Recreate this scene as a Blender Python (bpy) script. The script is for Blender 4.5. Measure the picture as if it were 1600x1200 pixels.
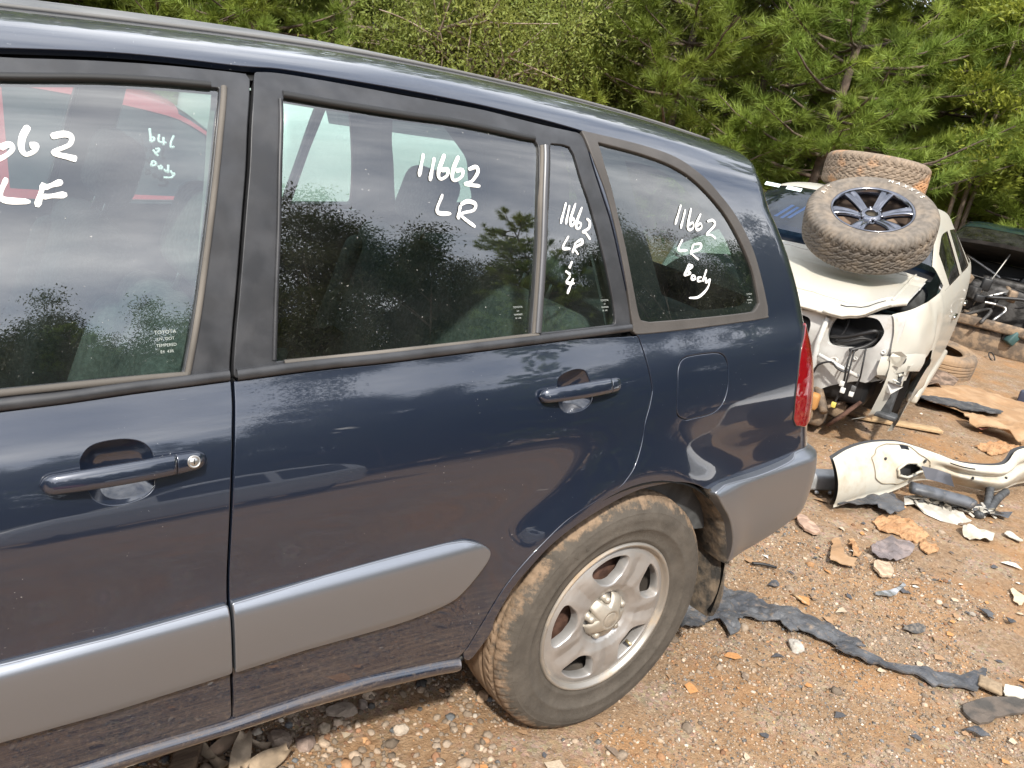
import bpy, bmesh, math, random
import numpy as np
from mathutils import Vector, Matrix
from mathutils.geometry import delaunay_2d_cdt

for o in list(bpy.data.objects): bpy.data.objects.remove(o)
SC=bpy.context.scene
COL=SC.collection
rad=math.radians

# ------------------------------------------------------------------ camera
CAM=Vector((-1.4726,-1.2171,1.5674)); YAW,PIT,ROL=.6849,.3261,.1826
cd=bpy.data.cameras.new('camera'); cam=bpy.data.objects.new('camera',cd); COL.objects.link(cam)
fw=Vector((math.sin(YAW)*math.cos(PIT),math.cos(YAW)*math.cos(PIT),-math.sin(PIT)))
r0=Vector((math.cos(YAW),-math.sin(YAW),0)); u0=r0.cross(fw)
r1=math.cos(ROL)*r0+math.sin(ROL)*u0; u1=-math.sin(ROL)*r0+math.cos(ROL)*u0
m=Matrix((r1,u1,-fw)).transposed().to_4x4(); m.translation=CAM
cam.matrix_world=m
cd.sensor_fit='HORIZONTAL'; cd.sensor_width=36; cd.lens=36*1304.1/1600; cd.clip_start=.05; cd.clip_end=1500
SC.camera=cam

# ------------------------------------------------------------------ sky, sun, exposure
SUN_AZ=rad(218)      # compass angle (from +y, clockwise) the light comes from
SUN_EL=rad(47)
wd=bpy.data.worlds.new('World'); SC.world=wd; wd.use_nodes=True
nt=wd.node_tree; nt.nodes.clear()
def wn(t,**k):
    n=nt.nodes.new(t)
    for a,b in k.items(): setattr(n,a,b)
    return n
sky=wn('ShaderNodeTexSky',sky_type='NISHITA',sun_disc=False,sun_elevation=SUN_EL,sun_rotation=SUN_AZ,altitude=50,air_density=1.0,dust_density=1.5,ozone_density=1.2)
tc=wn('ShaderNodeTexCoord'); sep=wn('ShaderNodeSeparateXYZ'); nt.links.new(tc.outputs['Generated'],sep.inputs[0])
# clouds: noise on a flat cloud deck (direction / height)
mx=wn('ShaderNodeMath',operation='MAXIMUM'); mx.inputs[1].default_value=.0; nt.links.new(sep.outputs['Z'],mx.inputs[0])
ad=wn('ShaderNodeMath',operation='ADD'); ad.inputs[1].default_value=.18; nt.links.new(mx.outputs[0],ad.inputs[0])
dv=wn('ShaderNodeVectorMath',operation='DIVIDE'); cb=wn('ShaderNodeCombineXYZ')
for i in range(3): nt.links.new(ad.outputs[0],cb.inputs[i])
nt.links.new(tc.outputs['Generated'],dv.inputs[0]); nt.links.new(cb.outputs[0],dv.inputs[1])
mp=wn('ShaderNodeMapping'); mp.inputs['Scale'].default_value=(1.0,1.3,0.0); mp.inputs['Location'].default_value=(3.1,1.7,0); nt.links.new(dv.outputs[0],mp.inputs[0])
nz=wn('ShaderNodeTexNoise'); nz.inputs['Scale'].default_value=1.1; nz.inputs['Detail'].default_value=7; nz.inputs['Roughness'].default_value=.58; nt.links.new(mp.outputs[0],nz.inputs[0])
rp=wn('ShaderNodeValToRGB'); rp.color_ramp.elements[0].position=.28; rp.color_ramp.elements[1].position=.66; nt.links.new(nz.outputs[0],rp.inputs[0])
nz2=wn('ShaderNodeTexNoise'); nz2.inputs['Scale'].default_value=2.0; nz2.inputs['Detail'].default_value=5; nt.links.new(mp.outputs[0],nz2.inputs[0])
cr=wn('ShaderNodeValToRGB'); cr.color_ramp.elements[0].position=.3; cr.color_ramp.elements[0].color=(7.,7.4,8.2,1); cr.color_ramp.elements[1].position=.72; cr.color_ramp.elements[1].color=(20.,20.,20.,1)
nt.links.new(nz2.outputs[0],cr.inputs[0])
mixw=wn('ShaderNodeMix',data_type='RGBA'); nt.links.new(rp.outputs[0],mixw.inputs['Factor']); nt.links.new(sky.outputs[0],mixw.inputs['A']); nt.links.new(cr.outputs[0],mixw.inputs['B'])
bg=wn('ShaderNodeBackground'); bg.inputs[1].default_value=.125; ow=wn('ShaderNodeOutputWorld')
nt.links.new(mixw.outputs['Result'],bg.inputs[0]); nt.links.new(bg.outputs[0],ow.inputs[0])
sd=bpy.data.lights.new('sun','SUN'); sd.energy=3.6; sd.angle=rad(2.5); sd.color=(1,.94,.84)
sun=bpy.data.objects.new('sun',sd); COL.objects.link(sun)
sdir=Vector((math.sin(SUN_AZ)*math.cos(SUN_EL),math.cos(SUN_AZ)*math.cos(SUN_EL),math.sin(SUN_EL)))
sun.rotation_euler=sdir.to_track_quat('Z','Y').to_euler(); sun.location=(-6,-8,14)
vs=SC.view_settings; vs.view_transform='Standard'; vs.look='None'; vs.gamma=1; vs.exposure=.84; vs.use_curve_mapping=False

# ------------------------------------------------------------------ materials
MATS={}
def pmat(name,base,rough=.5,metal=0.,coat=0.,coatr=.03,var=0.,vscale=8.,base2=None,bump=0.,bscale=60.,dirt=None,spec=.5,lo=.42,hi=.6,detail=6.,stretch=(1,1,1),rvar=0.):
    """Principled material; base/base2 mixed by noise, optional bump, optional dirt=(colour, scale, lo, hi)"""
    if name in MATS: return MATS[name]
    M=bpy.data.materials.new(name); M.use_nodes=True; t=M.node_tree; N=t.nodes; L=t.links
    b=N['Principled BSDF']; b.inputs['Roughness'].default_value=rough; b.inputs['Metallic'].default_value=metal
    b.inputs['Coat Weight'].default_value=coat; b.inputs['Coat Roughness'].default_value=coatr; b.inputs['Specular IOR Level'].default_value=spec
    c=tuple(base)+(1,); b.inputs['Base Color'].default_value=c
    need=var or base2 or bump or dirt or rvar
    if need:
        g=N.new('ShaderNodeTexCoord'); mpp=N.new('ShaderNodeMapping'); mpp.inputs['Scale'].default_value=stretch; L.new(g.outputs['Object'],mpp.inputs[0])
        src=mpp.outputs[0]
    out=None
    if var or base2:
        n=N.new('ShaderNodeTexNoise'); n.inputs['Scale'].default_value=vscale; n.inputs['Detail'].default_value=detail; L.new(src,n.inputs[0])
        r=N.new('ShaderNodeValToRGB'); r.color_ramp.elements[0].position=lo; r.color_ramp.elements[1].position=hi
        c2=tuple(base2)+(1,) if base2 else tuple(min(1,x*(1+var)) for x in base)+(1,)
        c1=c if base2 else tuple(x*(1-var) for x in base)+(1,)
        r.color_ramp.elements[0].color=c1; r.color_ramp.elements[1].color=c2
        L.new(n.outputs[0],r.inputs[0]); out=r.outputs[0]
    if dirt:
        dc,ds,d0,d1=dirt
        n=N.new('ShaderNodeTexNoise'); n.inputs['Scale'].default_value=ds; n.inputs['Detail'].default_value=9; n.inputs['Roughness'].default_value=.62; L.new(src,n.inputs[0])
        r=N.new('ShaderNodeMapRange'); r.inputs['From Min'].default_value=d0; r.inputs['From Max'].default_value=d1; L.new(n.outputs[0],r.inputs[0])
        mm=N.new('ShaderNodeMix'); mm.data_type='RGBA'; L.new(r.outputs[0],mm.inputs['Factor'])
        if out: L.new(out,mm.inputs['A'])
        else: mm.inputs['A'].default_value=c
        mm.inputs['B'].default_value=tuple(dc)+(1,); out=mm.outputs['Result']
        rr=N.new('ShaderNodeMapRange'); rr.inputs['To Min'].default_value=rough; rr.inputs['To Max'].default_value=.95; L.new(r.outputs[0],rr.inputs[0]); L.new(rr.outputs[0],b.inputs['Roughness'])
        if coat:
            rc_=N.new('ShaderNodeMapRange'); rc_.inputs['To Min'].default_value=coat; rc_.inputs['To Max'].default_value=0; L.new(r.outputs[0],rc_.inputs[0]); L.new(rc_.outputs[0],b.inputs['Coat Weight'])
        if metal:
            rm=N.new('ShaderNodeMapRange'); rm.inputs['To Min'].default_value=metal; rm.inputs['To Max'].default_value=0; L.new(r.outputs[0],rm.inputs[0]); L.new(rm.outputs[0],b.inputs['Metallic'])
    elif rvar:
        n=N.new('ShaderNodeTexNoise'); n.inputs['Scale'].default_value=vscale*1.7; n.inputs['Detail'].default_value=6; L.new(src,n.inputs[0])
        rr=N.new('ShaderNodeMapRange'); rr.inputs['From Min'].default_value=.35; rr.inputs['From Max'].default_value=.65; rr.inputs['To Min'].default_value=max(0,rough-rvar); rr.inputs['To Max'].default_value=min(1,rough+rvar); L.new(n.outputs[0],rr.inputs[0]); L.new(rr.outputs[0],b.inputs['Roughness'])
    if out: L.new(out,b.inputs['Base Color'])
    if bump:
        n=N.new('ShaderNodeTexNoise'); n.inputs['Scale'].default_value=bscale; n.inputs['Detail'].default_value=8; L.new(src,n.inputs[0])
        bm=N.new('ShaderNodeBump'); bm.inputs['Strength'].default_value=bump; bm.inputs['Distance'].default_value=.01; L.new(n.outputs[0],bm.inputs['Height']); L.new(bm.outputs[0],b.inputs['Normal'])
    MATS[name]=M; return M

def paint(name,base,metal=.35,rough=.38,coat=1.,dust=(.22,.15,.10),dlo=.62,dhi=.9,dz=None,speck=1.,coat_ior=1.6,film=.05):
    """car paint under clear coat with fine scratches, stone chips and a film of dust; dz=(z0,z1) more road dust below z1"""
    if name in MATS: return MATS[name]
    M=bpy.data.materials.new(name); M.use_nodes=True; t=M.node_tree; N=t.nodes; L=t.links
    b=N['Principled BSDF']; g=N.new('ShaderNodeTexCoord')
    b.inputs['Metallic'].default_value=metal; b.inputs['Coat Roughness'].default_value=.02; b.inputs['Coat IOR'].default_value=coat_ior
    def noise(scale,detail=6,stretch=(1,1,1),rgh=.55):
        mpp=N.new('ShaderNodeMapping'); mpp.inputs['Scale'].default_value=stretch; L.new(g.outputs['Object'],mpp.inputs[0])
        n=N.new('ShaderNodeTexNoise'); n.inputs['Scale'].default_value=scale; n.inputs['Detail'].default_value=detail; n.inputs['Roughness'].default_value=rgh; L.new(mpp.outputs[0],n.inputs[0]); return n.outputs[0]
    def rng(s,a,c_,lo=0.,hi=1.):
        r=N.new('ShaderNodeMapRange'); r.inputs['From Min'].default_value=a; r.inputs['From Max'].default_value=c_; r.inputs['To Min'].default_value=lo; r.inputs['To Max'].default_value=hi; L.new(s,r.inputs[0]); return r.outputs[0]
    def mul(a,c_,op='MULTIPLY'):
        k=N.new('ShaderNodeMath'); k.operation=op
        for i,x in enumerate((a,c_)):
            if isinstance(x,(int,float)): k.inputs[i].default_value=x
            else: L.new(x,k.inputs[i])
        k.use_clamp=True; return k.outputs[0]
    chips=mul(rng(noise(230,2,rgh=.3),.755,.77),rng(noise(9,3),.55,.75))
    scr=mul(rng(noise(60,3,(.07,1,1.3)),.70,.74),rng(noise(5,2),.5,.72))
    wear=mul(mul(chips,.7*speck),mul(scr,.35*speck),'ADD')
    film=rng(noise(3.1,7),.3,.8,.0,film)
    if dz:
        sp=N.new('ShaderNodeSeparateXYZ'); L.new(g.outputs['Object'],sp.inputs[0])
        low=rng(sp.outputs['Z'],dz[0],dz[1],1.,0.)
        streak=rng(noise(55,5,(.12,1,2.2),.7),.40,.75); spat=rng(noise(95,6,rgh=.7),.52,.70)
        low=mul(low,mul(mul(streak,.75),mul(spat,.5),'ADD')); film=mul(film,low,'ADD')
    allm=mul(film,wear,'ADD')
    mm=N.new('ShaderNodeMix'); mm.data_type='RGBA'; L.new(film,mm.inputs['Factor']); mm.inputs['A'].default_value=tuple(base)+(1,); mm.inputs['B'].default_value=tuple(dust)+(1,)
    m2=N.new('ShaderNodeMix'); m2.data_type='RGBA'; L.new(wear,m2.inputs['Factor']); L.new(mm.outputs['Result'],m2.inputs['A']); m2.inputs['B'].default_value=(.55,.55,.54,1)
    L.new(m2.outputs['Result'],b.inputs['Base Color'])
    L.new(rng(allm,0,1,rough,.9),b.inputs['Roughness']); L.new(rng(allm,0,.8,coat,0.),b.inputs['Coat Weight'])
    # orange peel / faint waviness
    bm=N.new('ShaderNodeBump'); bm.inputs['Strength'].default_value=.018; bm.inputs['Distance'].default_value=.01; L.new(noise(7,2),bm.inputs['Height']); L.new(bm.outputs[0],b.inputs['Coat Normal'])
    MATS[name]=M; return M

def glass(name,tint=(.62,.78,.72),ior=1.65,rough=.0,film=.03,filmc=(.5,.5,.47)):
    if name in MATS: return MATS[name]
    M=bpy.data.materials.new(name); M.use_nodes=True; t=M.node_tree; N=t.nodes; L=t.links; N.clear()
    o=N.new('ShaderNodeOutputMaterial'); tr=N.new('ShaderNodeBsdfTransparent'); tr.inputs[0].default_value=tuple(tint)+(1,)
    gl=N.new('ShaderNodeBsdfGlossy'); gl.inputs['Roughness'].default_value=rough; gl.inputs[0].default_value=(1,1,1,1)
    f0=((ior-1)/(ior+1))**2; lw=N.new('ShaderNodeLayerWeight'); lw.inputs[0].default_value=.5     # Schlick on both faces of the thin pane
    pw=N.new('ShaderNodeMath'); pw.operation='POWER'; pw.inputs[1].default_value=5; L.new(lw.outputs['Facing'],pw.inputs[0]); fr=N.new('ShaderNodeMapRange'); fr.inputs['To Min'].default_value=f0; L.new(pw.outputs[0],fr.inputs[0])
    mx=N.new('ShaderNodeMixShader'); L.new(fr.outputs[0],mx.inputs[0]); L.new(tr.outputs[0],mx.inputs[1]); L.new(gl.outputs[0],mx.inputs[2])
    # thin dust film, speckled
    g=N.new('ShaderNodeTexCoord'); n=N.new('ShaderNodeTexNoise'); n.inputs['Scale'].default_value=6; n.inputs['Detail'].default_value=9; n.inputs['Roughness'].default_value=.7; L.new(g.outputs['Object'],n.inputs[0])
    r=N.new('ShaderNodeMapRange'); r.inputs['From Min'].default_value=.35; r.inputs['From Max'].default_value=.75; r.inputs['To Max'].default_value=film; L.new(n.outputs[0],r.inputs[0])
    n2=N.new('ShaderNodeTexNoise'); n2.inputs['Scale'].default_value=170; n2.inputs['Detail'].default_value=2; L.new(g.outputs['Object'],n2.inputs[0])
    r2=N.new('ShaderNodeMapRange'); r2.inputs['From Min'].default_value=.74; r2.inputs['From Max'].default_value=.77; r2.inputs['To Max'].default_value=.4; L.new(n2.outputs[0],r2.inputs[0])
    aa=N.new('ShaderNodeMath'); aa.operation='ADD'; aa.use_clamp=True; L.new(r.outputs[0],aa.inputs[0]); L.new(r2.outputs[0],aa.inputs[1])
    df=N.new('ShaderNodeBsdfDiffuse'); df.inputs[0].default_value=tuple(filmc)+(1,)
    m2=N.new('ShaderNodeMixShader'); L.new(aa.outputs[0],m2.inputs[0]); L.new(mx.outputs[0],m2.inputs[1]); L.new(df.outputs[0],m2.inputs[2])
    L.new(m2.outputs[0],o.inputs[0]); MATS[name]=M; return M

def leafmat(name,c1,c2,trans=.35,rough=.5,scale=1.3):
    if name in MATS: return MATS[name]
    M=bpy.data.materials.new(name); M.use_nodes=True; t=M.node_tree; N=t.nodes; L=t.links
    b=N['Principled BSDF']; o=N['Material Output']; b.inputs['Roughness'].default_value=rough; b.inputs['Specular IOR Level'].default_value=.3
    g=N.new('ShaderNodeTexCoord'); n=N.new('ShaderNodeTexNoise'); n.inputs['Scale'].default_value=scale; n.inputs['Detail'].default_value=5; L.new(g.outputs['Object'],n.inputs[0])
    r=N.new('ShaderNodeValToRGB'); r.color_ramp.elements[0].position=.35; r.color_ramp.elements[1].position=.68; r.color_ramp.elements[0].color=tuple(c1)+(1,); r.color_ramp.elements[1].color=tuple(c2)+(1,)
    oi=N.new('ShaderNodeObjectInfo'); hs=N.new('ShaderNodeHueSaturation'); mr=N.new('ShaderNodeMapRange'); mr.inputs['To Min'].default_value=.8; mr.inputs['To Max'].default_value=1.25; L.new(oi.outputs['Random'],mr.inputs[0]); L.new(mr.outputs[0],hs.inputs['Value'])
    L.new(n.outputs[0],r.inputs[0]); L.new(r.outputs[0],hs.inputs['Color']); L.new(hs.outputs[0],b.inputs['Base Color'])
    tl=N.new('ShaderNodeBsdfTranslucent'); L.new(hs.outputs[0],tl.inputs[0]); mx=N.new('ShaderNodeMixShader'); mx.inputs[0].default_value=trans
    L.new(b.outputs[0],mx.inputs[1]); L.new(tl.outputs[0],mx.inputs[2]); L.new(mx.outputs[0],o.inputs[0]); MATS[name]=M; return M

def attrmat(name,rough=.9,bump=.3,bscale=90.,mul=1.):
    """colour from the per-piece colour attribute 'Col'"""
    if name in MATS: return MATS[name]
    M=bpy.data.materials.new(name); M.use_nodes=True; t=M.node_tree; N=t.nodes; L=t.links; b=N['Principled BSDF']; b.inputs['Roughness'].default_value=rough; b.inputs['Specular IOR Level'].default_value=.25
    a=N.new('ShaderNodeAttribute'); a.attribute_name='Col'; g=N.new('ShaderNodeTexCoord'); n=N.new('ShaderNodeTexNoise'); n.inputs['Scale'].default_value=bscale; n.inputs['Detail'].default_value=5; L.new(g.outputs['Object'],n.inputs[0])
    h=N.new('ShaderNodeHueSaturation'); r=N.new('ShaderNodeMapRange'); r.inputs['To Min'].default_value=.6*mul; r.inputs['To Max'].default_value=1.4*mul; L.new(n.outputs[0],r.inputs[0]); L.new(r.outputs[0],h.inputs['Value']); L.new(a.outputs[0],h.inputs['Color']); L.new(h.outputs[0],b.inputs['Base Color'])
    if bump:
        bm=N.new('ShaderNodeBump'); bm.inputs['Strength'].default_value=bump; bm.inputs['Distance'].default_value=.006; L.new(n.outputs[0],bm.inputs['Height']); L.new(bm.outputs[0],b.inputs['Normal'])
    MATS[name]=M; return M

# ------------------------------------------------------------------ object helpers
def link(o,parent=None):
    COL.objects.link(o)
    if parent is not None:
        o.parent=parent
        o.matrix_parent_inverse=Matrix.Identity(4)
        pl=parent.get('_w')
        if pl is not None: o.matrix_parent_inverse=Matrix.Translation((-pl[0],-pl[1],-pl[2]))
    return o
def mk(name,V,F,mat=None,parent=None,N=None,smooth=True,world=True):
    """mesh object. world=True: V in world space (parent is an empty at its base)."""
    me=bpy.data.meshes.new(name)
    V=np.asarray(V,float).reshape(-1,3)
    me.from_pydata(V.tolist(),[],[tuple(int(i) for i in f) for f in F]); me.update()
    if smooth: me.polygons.foreach_set('use_smooth',[True]*len(me.polygons))
    if N is not None: me.normals_split_custom_set_from_vertices(np.asarray(N,float).reshape(-1,3).tolist())
    if mat: me.materials.append(mat)
    o=bpy.data.objects.new(name,me); COL.objects.link(o)
    if parent is not None:
        o.parent=parent
        if world and parent.type=='EMPTY' and parent.parent is None: o.matrix_parent_inverse=parent.matrix_basis.inverted()
    return o
def fastmesh(name,V,F,mat=None,parent=None,smooth=False,col=None):
    """big mesh of equal-sized faces from numpy arrays"""
    V=np.asarray(V,np.float32); F=np.asarray(F,np.int32); k=F.shape[1]
    me=bpy.data.meshes.new(name); me.vertices.add(len(V)); me.vertices.foreach_set('co',V.ravel())
    me.loops.add(F.size); me.loops.foreach_set('vertex_index',F.ravel()); me.polygons.add(len(F))
    me.polygons.foreach_set('loop_start',np.arange(0,F.size,k,dtype=np.int32)); me.polygons.foreach_set('loop_total',np.full(len(F),k,np.int32))
    if smooth: me.polygons.foreach_set('use_smooth',np.ones(len(F),bool))
    me.update(calc_edges=True)
    if col is not None:
        a=me.color_attributes.new('Col','FLOAT_COLOR','POINT'); a.data.foreach_set('color',np.c_[col,np.ones(len(col))].astype(np.float32).ravel())
    if mat: me.materials.append(mat)
    o=bpy.data.objects.new(name,me); COL.objects.link(o)
    if parent is not None:
        o.parent=parent
        if parent.type=='EMPTY' and parent.parent is None: o.matrix_parent_inverse=parent.matrix_basis.inverted()
    return o
def thing(name,label,cat,loc=(0,0,0),rot=(0,0,0),group=None):
    o=bpy.data.objects.new(name,None); o.location=loc; o.rotation_euler=rot; o.empty_display_size=.1; COL.objects.link(o)
    o.matrix_basis=Matrix.LocRotScale(Vector(loc),Matrix.Identity(3) if rot==(0,0,0) else __import__('mathutils').Euler(rot).to_matrix(),None)
    return tag(o,label,cat,group)
def tag(o,label=None,cat=None,group=None,kind=None):
    if label: o['label']=label
    if cat: o['category']=cat
    if group: o['group']=group
    if kind: o['kind']=kind
    elif cat: o['kind']='thing'
    return o
def sub(parent,name,V,F,mat,N=None,smooth=True):
    """mesh given in the parent's own frame"""
    return mk(name,V,F,mat,parent,N,smooth,world=False)

# ---- shape helpers: return (V,F)
def join(*parts):
    V=[];F=[];n=0
    for v,f in parts:
        v=np.asarray(v,float).reshape(-1,3); V.append(v); F+= [tuple(i+n for i in q) for q in f]; n+=len(v)
    return np.vstack(V),F
def xf(vf,M):
    v=np.asarray(vf[0],float); M=np.array(M); return v@M[:3,:3].T+M[:3,3],vf[1]
def rotm(ax,ang,loc=(0,0,0)): return np.array(Matrix.Translation(loc)@Matrix.Rotation(ang,4,ax))
def grid(P,closeu=False,closev=False,flip=False):
    P=np.asarray(P,float); a,b=P.shape[:2]; F=[]
    for i in range(a if closeu else a-1):
        for j in range(b if closev else b-1):
            q=(i*b+j,((i+1)%a)*b+j,((i+1)%a)*b+(j+1)%b,i*b+(j+1)%b); F.append(q[::-1] if flip else q)
    return P.reshape(-1,3),F
def rbox(c,d,r=.02,seg=3,M=None):
    bm=bmesh.new(); bmesh.ops.create_cube(bm,size=1)
    for v in bm.verts: v.co=Vector((v.co.x*d[0],v.co.y*d[1],v.co.z*d[2]))
    r=min(r,min(d)*.49)
    if r>0: bmesh.ops.bevel(bm,geom=bm.edges[:],offset=r,segments=seg,profile=.5,affect='EDGES')
    V=np.array([v.co[:] for v in bm.verts]); F=[tuple(v.index for v in f.verts) for f in bm.faces]; bm.free()
    if M is not None: V=V@np.array(M)[:3,:3].T+np.array(M)[:3,3]
    return V+np.array(c),F
def tube(path,r,n=8,cap=True,flat=1.):
    """swept round section along a 3-D path; r scalar or per point"""
    P=np.asarray(path,float); k=len(P); r=np.broadcast_to(np.asarray(r,float),(k,))
    T=np.gradient(P,axis=0); T/=np.linalg.norm(T,axis=1,keepdims=True)+1e-9
    up=np.array([0,0,1.]) if abs(T[0,2])<.9 else np.array([1.,0,0]); V=[]
    a=np.cross(T[0],up); a/=np.linalg.norm(a)
    for i in range(k):
        a=a-T[i]*(a@T[i]); a/=np.linalg.norm(a)+1e-9; b=np.cross(T[i],a)
        th=np.arange(n)*2*np.pi/n; V.append(P[i]+r[i]*(np.cos(th)[:,None]*a+flat*np.sin(th)[:,None]*b))
    V=np.array(V); v,F=grid(V,closev=True)
    if cap:
        F.append(tuple(range(n))); F.append(tuple((k-1)*n+i for i in range(n))[::-1])
    return v,F
def crv(pts,n=8,closed=False):
    """Catmull-Rom through points (any dimension)"""
    p=np.asarray(pts,float)
    if closed: P=np.vstack([p[-1],p,p[0],p[1]])
    else: P=np.vstack([2*p[0]-p[1],p,2*p[-1]-p[-2]])
    out=[]
    for i in range(1,len(P)-2):
        t=np.linspace(0,1,n,endpoint=False)[:,None]; a,b,c,d=P[i-1],P[i],P[i+1],P[i+2]
        out.append(.5*(2*b+(c-a)*t+(2*a-5*b+4*c-d)*t*t+(3*b-a-3*c+d)*t**3))
    out=np.vstack(out)
    return out if closed else np.vstack([out,p[-1:]])
def revolve(prof,n=64,axis='y'):
    """profile (r,h) revolved about y (or z); closed round"""
    p=np.asarray(prof,float); th=np.arange(n)*2*np.pi/n
    c,s=np.cos(th)[:,None],np.sin(th)[:,None]; r,h=p[None,:,0],p[None,:,1]
    P=np.stack([r*c,np.broadcast_to(h,(n,len(p))),r*s],-1) if axis=='y' else np.stack([r*c,r*s,np.broadcast_to(h,(n,len(p)))],-1)
    return grid(P,closeu=True,flip=(axis=='y'))
def resamp(P,h,closed=True):
    P=np.asarray(P,float); Q=np.vstack([P,P[:1]]) if closed else P
    d=np.linalg.norm(np.diff(Q,axis=0),axis=1); out=[]
    for i in range(len(d)):
        k=max(1,int(math.ceil(d[i]/h))); t=np.arange(k)[:,None]/k; out.append(Q[i]+(Q[i+1]-Q[i])*t)
    out=np.vstack(out)
    return out if closed else np.vstack([out,Q[-1:]])
def inside(poly,pts):
    poly=np.asarray(poly); x,y=pts[:,0],pts[:,1]; c=np.zeros(len(pts),bool); x0,y0=poly[:,0],poly[:,1]; x1,y1=np.roll(x0,-1),np.roll(y0,-1)
    for a,b,c1,d in zip(x0,y0,x1,y1):
        if b==d: continue
        c^=((b>y)!=(d>y))&(x<(c1-a)*(y-b)/(d-b)+a)
    return c
def area(p): p=np.asarray(p); return .5*np.sum(p[:,0]*np.roll(p[:,1],-1)-np.roll(p[:,0],-1)*p[:,1])
def cdt(loops,h,pts=None):
    """2-D triangulation of loops[0] minus loops[1:], interior points on a grid of pitch h"""
    L=[]
    for i,l in enumerate(loops):
        l=resamp(l,h)
        if (area(l)>0)!=(i==0): l=l[::-1]
        L.append(l)
    B=np.vstack(L); lo,hi=B.min(0),B.max(0)
    if pts is None:
        gx,gy=np.meshgrid(np.arange(lo[0]+h*.5,hi[0],h),np.arange(lo[1]+h*.5,hi[1],h*.87)); gx[1::2]+=h*.5; G=np.c_[gx.ravel(),gy.ravel()]
    else: G=pts
    k=inside(L[0],G)
    for l in L[1:]: k&=~inside(l,G)
    G=G[k]
    if len(G):
        # keep clear of the boundary
        far=np.ones(len(G),bool)
        for c in range(0,len(G),4000):
            g=G[c:c+4000]; far[c:c+4000]=(((g[:,None,:]-B[None])**2).sum(-1).min(1)>(.45*h)**2)
        G=G[far]
    A=np.vstack([B,G]) if len(G) else B
    E=[];n=0
    for l in L:
        m_=len(l); E+=[(n+i,n+(i+1)%m_) for i in range(m_)]; n+=m_
    r=delaunay_2d_cdt([Vector(p) for p in A.tolist()],E,[],0,1e-7)
    vo=np.array([v[:] for v in r[0]]); F=np.array([f for f in r[2] if len(f)==3])
    c=vo[F].mean(1); k=inside(L[0],c)
    for l in L[1:]: k&=~inside(l,c)
    F=F[k]; a=vo[F]; ar=(a[:,1,0]-a[:,0,0])*(a[:,2,1]-a[:,0,1])-(a[:,1,1]-a[:,0,1])*(a[:,2,0]-a[:,0,0])
    F=np.where((ar>0)[:,None],F,F[:,::-1]); F=F[np.abs(ar)>1e-10]
    return vo,F,L
rng=np.random.default_rng(7)

# ------------------------------------------------------------------ skin of the SUV: y,z of the flank as a function of length and girth
PITCH=.06          # nose-down shear of the parked car: z = z' + PITCH*x
YC=.8675            # half width: centre plane of the car
ZB=1.095             # belt height z'
# slope of the flank dy/dz' below the belt
_sz=np.array([.10,.20,.28,.34,.39,.45,.53,.61,.66,.695,.71,.735,.77,.81,.86,.91,.96,1.0,1.04,1.065,ZB])
_sl=np.array([-1.2,-.9,-.5,-.2,-.06,.0,.03,.06,.10,.20,.22,.18,.12,.13,.18,.26,.33,.41,.53,.56,.38])
_zz=np.linspace(.10,ZB,400)
_ss=np.interp(_zz,_sz,_sl)
_k=np.ones(21)/21
_ss=np.convolve(np.pad(_ss,10,mode='edge'),_k,'valid')
_yy=np.concatenate([[0],np.cumsum((_ss[1:]+_ss[:-1])/2*np.diff(_zz))]); _yy-=_yy.min()
YB=float(_yy[-1])
# greenhouse + roof section (offset inward, fraction of the height belt->roof top)
_g=np.array([[0,0],[.040,.22],[.082,.44],[.128,.66],[.156,.765],[.188,.835],[.230,.895],[.295,.94],[.39,.967],[.54,.989],[YC-YB,1.0]])
def _spl(pts,n):
    # centripetal-ish Catmull-Rom, resampled by arc length
    P=np.vstack([2*pts[0]-pts[1],pts,2*pts[-1]-pts[-2]]); out=[]
    for i in range(1,len(P)-2):
        t=np.linspace(0,1,60,endpoint=False)[:,None]
        a,b,c,d=P[i-1],P[i],P[i+1],P[i+2]
        out.append(.5*((2*b)+(c-a)*t+(2*a-5*b+4*c-d)*t*t+(3*b-a-3*c+d)*t**3))
    out=np.vstack(out+[pts[-1:]]); L=np.concatenate([[0],np.cumsum(np.linalg.norm(np.diff(out*[1,.6],axis=0),axis=1))])
    s=np.linspace(0,L[-1],n); return np.c_[np.interp(s,L,out[:,0]),np.interp(s,L,out[:,1])]
_G=_spl(_g,400)
for _ in range(3):
    _G[1:-1]=(_G[:-2]+2*_G[1:-1]+_G[2:])/4
# s coordinate: s = z' below the belt ; belt..roof centre is s in [ZB, ZB+1]
ROOFX=np.array([-3,-2.4,-2,-1.6,-1.2,-.9,-.6,-.3,0,.2,.4,.6,.8,1.]); ROOFZ=np.array([1.6514,1.6484,1.6475,1.649,1.6555,1.658,1.6535,1.6315,1.6045,1.580,1.5525,1.5165,1.4896,1.4846])
XES=np.array([.2,.5,.6,.7,.8,.9,1.03,1.12,1.2,1.3,1.4,1.5,1.58,1.65,2.09]); XEX=np.array([.83,.835,.845,.822,.80,.785,.768,.755,.735,.703,.659,.597,.565,.585,.60])
def rc(s): return np.interp(s,[1.45,1.6],[.13,.05])
def sm(a,b,x):
    t=np.clip((x-a)/(b-a),0,1); return t*t*(3-2*t)
_xs=np.linspace(.1,2.1,400); _xv=np.interp(_xs,XES,XEX)
for _ in range(15): _xv[1:-1]=(_xv[:-2]+2*_xv[1:-1]+_xv[2:])/4
def xend(s): return np.interp(s,_xs,_xv)
HUB=(0.0,.3413)
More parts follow.
